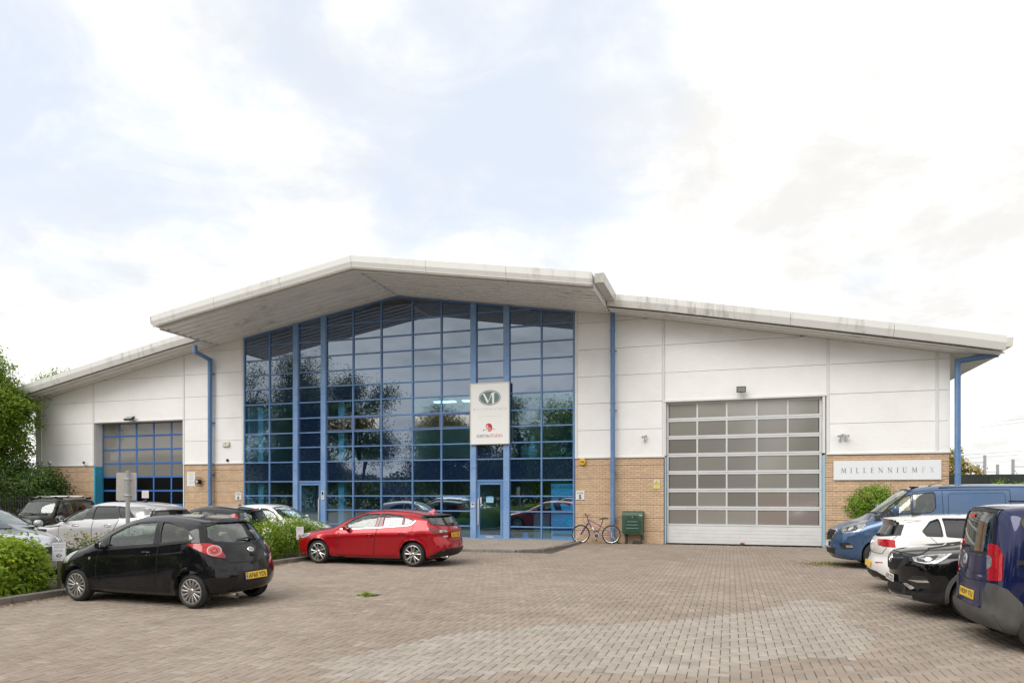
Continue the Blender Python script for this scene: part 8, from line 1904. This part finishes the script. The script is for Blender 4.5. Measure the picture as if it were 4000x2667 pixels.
def car_fiat():
    S = SH_FIAT
    def P(s_):
        tl = round_poly([(.545, 1.187), (.50, 1.198), (.385, 1.19), (.33, 1.15), (.29, 1.078), (.262, .80), (.50, .775), (.515, .90), (.54, 1.076)], .02)
        return [('tail_light', M_tail, 150*s_, sgn(tl, s_), .010, .03, None, 'tail%d' % s_),
                ('lens', M_clear, 150*s_, sgn(round_poly([(.545, 1.066), (.455, 1.041), (.435, .955), (.515, .895)], .015), s_), .013, .02, 'tail%d' % s_),
                ('side_moulding', M_trim, 90*s_, sgn([(1.70, .985), (1.70, 1.035), (.9, 1.03), (.9, .98)], s_), .008, .02),
                ('rear_corner_bumper', M_cladding, 120*s_, sgn([(.98, .21), (1.02, .56), (1.15, .71), (1.28, .755), (1.39, .75), (1.45, .60), (1.46, .20)], s_), .008, .03)]
    T = sides(lambda s_: [('shut_line', M_gap, 90*s_, sgn([(.15, .30), (.15, 1.0), (.20, 1.50)], s_), .008, .0016, False), ('shut_line', M_gap, 90*s_, sgn([(1.0, 1.5), (.98, 1.0), (.95, .6), (.80, .3)], s_), .008, .0016, False)])
    pt = [('rear_door', P_NAVYD, 180, half([(0, 1.035), (.52, 1.045), (.568, 1.10), (.57, .80), (.50, .775), (0, .745)]), .0025, .01, None, 'gate'),
          ('emblem_boss', P_NAVYD, 180, [(-.16+.09*math.cos(t), .965+.15*math.sin(t)) for t in np.linspace(0, 2*math.pi, 24, endpoint=False)], .010, .02, 'gate'),
          ('rear_bumper', M_cladding, 180, half([(0, .455), (.35, .45), (.60, .445), (.72, .42), (.73, .25), (0, .22)]), .020, .05),
          ('bumper_panel', P_NAVYD, 180, half([(0, .73), (.50, .755), (.57, .62), (.50, .47), (0, .46)]), .004, .02),
          ('plate_recess', P_NAVYD, 180, round_poly([(-.32, .66), (.38, .68), (.36, .49), (-.30, .49)], .03), .008, .01)]+sides(P)
    stp = T+[('shut_line', M_gap, 180, half([(0, 1.605), (.51, 1.585), (.57, 1.15), (.575, .80), (.50, .768), (0, .738)]), .010, .004, True), ('shut_line', M_gap, 180, [(-.16, 1.10), (-.16, 1.13)], .004, .003, False), ('shut_line', M_gap, 180, [(-.08, .87), (.02, .86), (.08, .815), (.56, .86)], .007, .0035, False)]
    build_vehicle(dict(name='parked_van', label='dark blue compact van with tall red rear lamps, nearest vehicle on the right', cat='van', shape=S, pos=POS_FIAT, rz=RZ_FIAT, paint=P_NAVY, r=.29, rim=.20,
        axles=(1.10, -1.40), arch=.335, cabin=(-1.70, 1.05, .40), glass=M_carglass, side_windows=wins([(-.85, 1.0), (-.55, 1.25), (-.2, 1.45), (.08, 1.48), (.08, 1.0)], [(.25, 1.0), (.25, 1.48), (.92, 1.50), (.92, 1.0)], glass=M_privacy)+wins([(1.10, 1.34), (1.10, 1.50), (1.60, 1.52), (1.64, 1.44), (1.60, 1.34)], glass=M_privacy),
        screen=half([(0, 1.53), (.55, 1.50), (.66, 1.15), (0, 1.08)]), screen_x=.3, rear_screen=round_poly(half([(0, 1.575), (.46, 1.565), (.53, 1.13), (.49, 1.08), (0, 1.065)]), .05), rear_x=-1.6, glass_rear=M_privacy2,
        wheel=dict(n=7, w0=.02, w1=.05, dish=.012, mat=M_rim_dull), patches=pt, strips=stp, mirror=(.70, 1.02, .18, .2, P_NAVY), dash=(.6, 1.1, 1.0), bench_x=-.75, seat_z=.5, extras=(fiat_x,), spine=.8))
# ---------------------------------------------------------------- silver SUV behind the hedge
def velar_x(root, S, ob):
    under(root, S, .18); fin_aerial(root, S, -1.0, M_trim, .07, .22)
    for s_ in (1, -1):
        for key, u in (('fd', .165-.35), ('rd', 1.195-.35)):
            q = MB(); q.cbox(-.095, .095, -.016, .016, -.01, .006, .004, M=surf(S, 90*s_, u*s_, .975+.03*(key == 'rd'), .0)); q.build('door_handle', P_SILVER, ob['%s%d' % (key, s_)], 50)
            link('shut_line', strip_mesh(S, sgn(round_poly([(u-.10, .955), (u-.10, 1.0), (u+.10, 1.0), (u+.10, .955)], .01), s_), 90*s_, .005, .007, True), M_gap, ob['%s%d' % (key, s_)])
    rear_wiper(root, S, 0, 1.12, .3, 1.14)
def car_velar():
    S = SH_VELAR; o = .35
    def P(s_):
        fd = [(-.72-.0, 1.03), (-.69, .5), (-.6, .32), (.33, .32), (.36, .60), (.34, 1.05)]; rd = [(.36, 1.05), (.38, .60), (.35, .32), (.80, .32), (.92, .60), (1.10, 1.09)]
        return [('door', P_SILVER, 90*s_, sgn(fd, s_), .002, .01, None, 'fd%d' % s_), ('door', P_SILVER, 90*s_, sgn(rd, s_), .002, .01, None, 'rd%d' % s_),
                ('pillar_panel', M_gloss, 90*s_, sgn([(.04, 1.13), (.12, 1.45), (.245, 1.452), (.29, 1.14)], s_), .003, .01),
                ('pillar_panel', M_gloss, 90*s_, sgn([(1.14, 1.165), (.88, 1.455), (.92, 1.455), (1.17, 1.165)], s_), .003, .01),
                ('fender_vent', M_gloss, 90*s_, sgn([(-1.42, .925), (-1.36, .945), (-.60, .975), (-.70, .945), (-.9, .930), (-1.0, .918)], s_), .008, .01),
                ('roof_side_panel', mat('roof_grey', (.20, .20, .205), .25, metal=.5, coat=1), 90*s_, sgn([(1.62, 1.17), (1.25, 1.44), (1.80, 1.44), (1.90, 1.28)], s_), .002, .01),
                ('sill_cladding', M_trim, 90*s_, sgn([(-.95, .25), (-.95, .40), (.85, .40), (.85, .25)], s_), .008, .02),
                ('tail_light', M_tail_dark, 140*s_, sgn([(.40, 1.05), (.75, 1.07), (1.1, 1.05), (1.1, .98), (.75, 1.0), (.40, 1.0)], s_), .006, .02)]
    T = sides(lambda s_: [('shut_line', M_gap, 90*s_, sgn(l_, s_), .009, .0035, False) for l_ in ([(-.72, 1.03), (-.69, .5), (-.6, .32)], [(.35, 1.10), (.37, .60), (.34, .32)], [(1.14, 1.13), (.94, .62), (.80, .32)])])
    build_vehicle(dict(name='parked_car', label='silver sport utility car side-on behind the hedge and the grey sign pole', shape=S, pos=POS_VELAR, rz=RZ_VELAR, paint=P_SILVER, r=.35, rim=.26, axles=(1.38, -1.30), arch=.40,
        cabin=(-1.7, 1.2, .45), glass_rear=M_privacy, side_windows=wins([(-.62, 1.075), (-.50, 1.19), (-.15, 1.40), (.10, 1.445), (.03, 1.12)])+wins([(.30, 1.13), (.25, 1.45), (.88, 1.45), (1.13, 1.16)], [(1.18, 1.165), (.93, 1.45), (1.25, 1.42), (1.60, 1.19)], glass=M_privacy),
        screen=half([(0, 1.46), (.55, 1.43), (.66, 1.25), (.74, 1.09), (.35, 1.05), (0, 1.04)]), screen_x=.35, rear_screen=half([(0, 1.35), (.56, 1.33), (.72, 1.14), (0, 1.10)]), rear_x=-1.6, wheel=W10, patches=sides(P), strips=T,
        mirror=(.62, 1.14, .20, .15, M_gloss), dash=(.6, 1.1, 1.02), bench_x=-.9, seat_z=.55, extras=(velar_x,), lod=1))
# ---------------------------------------------------------------- small dark off-roader
def jim_x(root, S, ob):
    under(root, S, .22)
    for s_ in (1, -1):
        q = MB(); q.tube([(.32, s_*.56, 1.53), (.22, s_*.56, 1.60), (-1.25, s_*.56, 1.62), (-1.42, s_*.56, 1.55)], .018, 8); q.build('roof_rail', M_chrome, root, 60)
        for x in (.22, -1.28): q = MB(); q.cbox(x-.14, x+.14, s_*.56-.025, s_*.56+.025, 1.54, 1.615, .012); q.build('rail_foot', M_trim, root, 50)
    for x in (-.15, -.95):
        q = MB(); q.cbox(x-.03, x+.03, -.66, .66, 1.65, 1.672, .008); b = q.build('roof_bar', M_chrome, root, 50)
        for s_ in (1, -1): q = MB(); q.cbox(x-.05, x+.05, s_*.56-.04, s_*.56+.04, 1.60, 1.652, .01); q.build('bar_foot', M_trim, b, 50)
    a = surf(S, 0, .5, 1.03, .02).translation; b = surf(S, 0, .02, 1.04, .02).translation; q = MB(); q.tube([a, b], [.012, .006], 6); q.tube([b, surf(S, 0, -.45, 1.05, .02).translation], [.012, .006], 6); q.build('windscreen_wiper', M_trim, root)
    for s_ in (1, -1):
        link('headlight', patch_mesh(S, [(s_*.55+.10*math.cos(t), .74+.09*math.sin(t)) for t in np.linspace(0, 2*math.pi, 20, endpoint=False)], 0, .006, .02), M_clear, root, 40)
    link('grille', patch_mesh(S, [(-.36, .83), (.36, .83), (.36, .66), (-.36, .66)], 0, .006, .02), M_dark, root, 40)
def car_jim():
    S = SH_JIM
    build_vehicle(dict(name='parked_car', label='dark green boxy off-roader with silver roof bars, farthest left by the railings', shape=S, pos=POS_JIM, rz=RZ_JIM, paint=P_GREEN, r=.32, rim=.19, axles=(1.08, -1.08), arch=.38,
        cabin=(-1.5, .95, .5), glass=M_carglass, side_windows=wins([(-.60, 1.02), (-.62, 1.12), (-.35, 1.43), (.28, 1.45), (.32, 1.0)])+wins([(.48, 1.03), (.46, 1.44), (1.38, 1.42), (1.42, 1.05)], glass=M_privacy),
        screen=half([(0, 1.49), (.56, 1.475), (.64, 1.05), (0, 1.035)]), screen_x=.40, rear_screen=half([(0, 1.45), (.52, 1.43), (.56, 1.05), (0, 1.03)]), rear_x=-1.4, wheel=W5,
        strips=sides(lambda s_: [('shut_line', M_gap, 90*s_, sgn([(-.66, .98), (-.64, .40), (.40, .40), (.42, 1.48)], s_), .008, .0016, False)]), patches=(), mirror=(.52, 1.08, .17, .15, M_trim), dash=(.45, .85, .97), bench_x=-.9, seat_z=.55, extras=(jim_x,), lod=1))
def mini_x(root, S, ob):
    under(root, S)
    a = surf(S, 0, .55, S.belt[-2][1]+.13, .02).translation; b = surf(S, 0, -.05, S.belt[-2][1]+.135, .02).translation; q = MB(); q.tube([a, b], [.012, .006], 6); q.tube([b, surf(S, 0, -.5, S.belt[-2][1]+.14, .02).translation], [.012, .006], 6); q.build('windscreen_wiper', M_trim, root)
def car_mpv():
    S = SH_MPV
    pt = sides(lambda s_: [('headlight', M_clear, 45*s_, sgn(round_poly([(-1.05, .78), (-.95, .86), (-.70, .90), (-.72, .80), (-.95, .72)], .02), s_), .006, .02), ('wing_trim', M_gloss, 90*s_, sgn([(-1.62, .965), (-1.1, 1.14), (-1.0, 1.14), (-1.0, 1.10), (-1.1, 1.05)], s_), .006, .01)])+[('grille', M_dark, 0, half([(0, .70), (.42, .70), (.38, .56), (0, .55)]), .005, .02)]
    build_vehicle(dict(name='parked_car', label='pale silver people carrier cut by the left edge, its windscreen above the hedge', shape=S, pos=POS_MPV, rz=RZ_MPV, paint=P_SILVER2, r=.31, rim=.21, axles=(1.32, -1.32),
        cabin=(-1.8, 1.3, .45), side_windows=wins([(-.95, 1.10), (-.6, 1.30), (-.2, 1.44), (.1, 1.45), (.12, 1.05)], [(.18, 1.05), (.18, 1.46), (.95, 1.45), (1.0, 1.08)]),
        screen=half([(0, 1.47), (.56, 1.44), (.68, 1.22), (.74, 1.11), (.4, 1.09), (0, 1.08)]), screen_x=.3, rear_screen=half([(0, 1.42), (.52, 1.40), (.62, 1.10), (0, 1.08)]), rear_x=-1.8, wheel=W5, patches=pt,
        strips=[('shut_line', M_gap, 0, [(-.78, .90), (-.70, .96), (-.66, 1.07)], .008, .002, False), ('shut_line', M_gap, 0, [(.78, .90), (.70, .96), (.66, 1.07)], .008, .002, False)], mirror=(.85, 1.12, .18, .15, P_SILVER2), dash=(.6, 1.3, 1.04), bench_x=-.95, seat_z=.5, extras=(mini_x,), lod=1))
def car_hb():
    S = SH_HB
    def hx(root, S, ob):
        under(root, S); rear_wiper(root, S, .05, 1.0, -.28, 1.02); p = surf(S, 'top', 0, .1, 0).translation; q = MB(); q.tube([p, p+Vector((-.35, 0, .24))], [.008, .002], 6); q.build('aerial', M_trim, root)
        q = MB(); q.cbox(-.09, .09, -.012, .012, -.004, .006, .003, M=surf(S, 180, 0, 1.285, .0)); q.build('brake_light', M_tail, root)
    pt = sides(lambda s_: [('tail_light', M_tail, 140*s_, sgn(round_poly([(.30, 1.02), (.36, 1.20), (.45, 1.22), (.52, 1.05), (.48, .90), (.40, .86)], .03), s_), .008, .02)])
    build_vehicle(dict(name='parked_car', label='small black hatchback with thin aerial, mostly hidden between the silver car and hedge', shape=S, pos=POS_HB, rz=RZ_HB, paint=P_BLACK2, r=.29, rim=.2, axles=(1.22, -1.22),
        cabin=(-1.5, 1.0, .36), side_windows=wins([(-.55, .98), (-.3, 1.16), (.0, 1.27), (.22, 1.285), (.22, .95)])+wins([(.29, .96), (.29, 1.285), (.62, 1.245), (.95, 1.12), (1.0, 1.02)], glass=M_privacy2),
        screen=half([(0, 1.33), (.48, 1.30), (.60, 1.12), (.64, .99), (0, .95)]), screen_x=.3, rear_screen=half([(0, 1.27), (.50, 1.255), (.62, 1.02), (0, .97)]), rear_x=-1.3, wheel=W5, patches=pt, strips=(), mirror=(.55, .98, .16, .13, P_BLACK2), dash=(.4, .9, .9), bench_x=-.95, extras=(hx,), lod=1))
    build_vehicle(dict(name='parked_car', label='small white car with its bonnet showing above the hedge before the glazing', shape=S, pos=POS_WH, rz=RZ_WH, paint=P_WHITE, r=.29, rim=.2, axles=(1.22, -1.22),
        cabin=(-1.5, 1.0, .36), side_windows=wins([(-.55, .98), (-.3, 1.16), (.0, 1.27), (.22, 1.285), (.22, .95)], [(.29, .96), (.29, 1.285), (.62, 1.245), (.95, 1.12), (1.0, 1.02)]),
        screen=half([(0, 1.33), (.48, 1.30), (.60, 1.12), (.64, .99), (0, .95)]), screen_x=.3, rear_screen=half([(0, 1.27), (.50, 1.255), (.62, 1.02), (0, .97)]), rear_x=-1.3, wheel=W5, patches=(), strips=(), mirror=(.55, .98, .16, .13, P_WHITE), dash=(.4, .9, .9), bench_x=-.95, extras=(mini_x,), lod=1))
for f_ in (car_golf, car_grand, car_van, car_fiat, car_velar, car_jim, car_mpv, car_hb): f_()
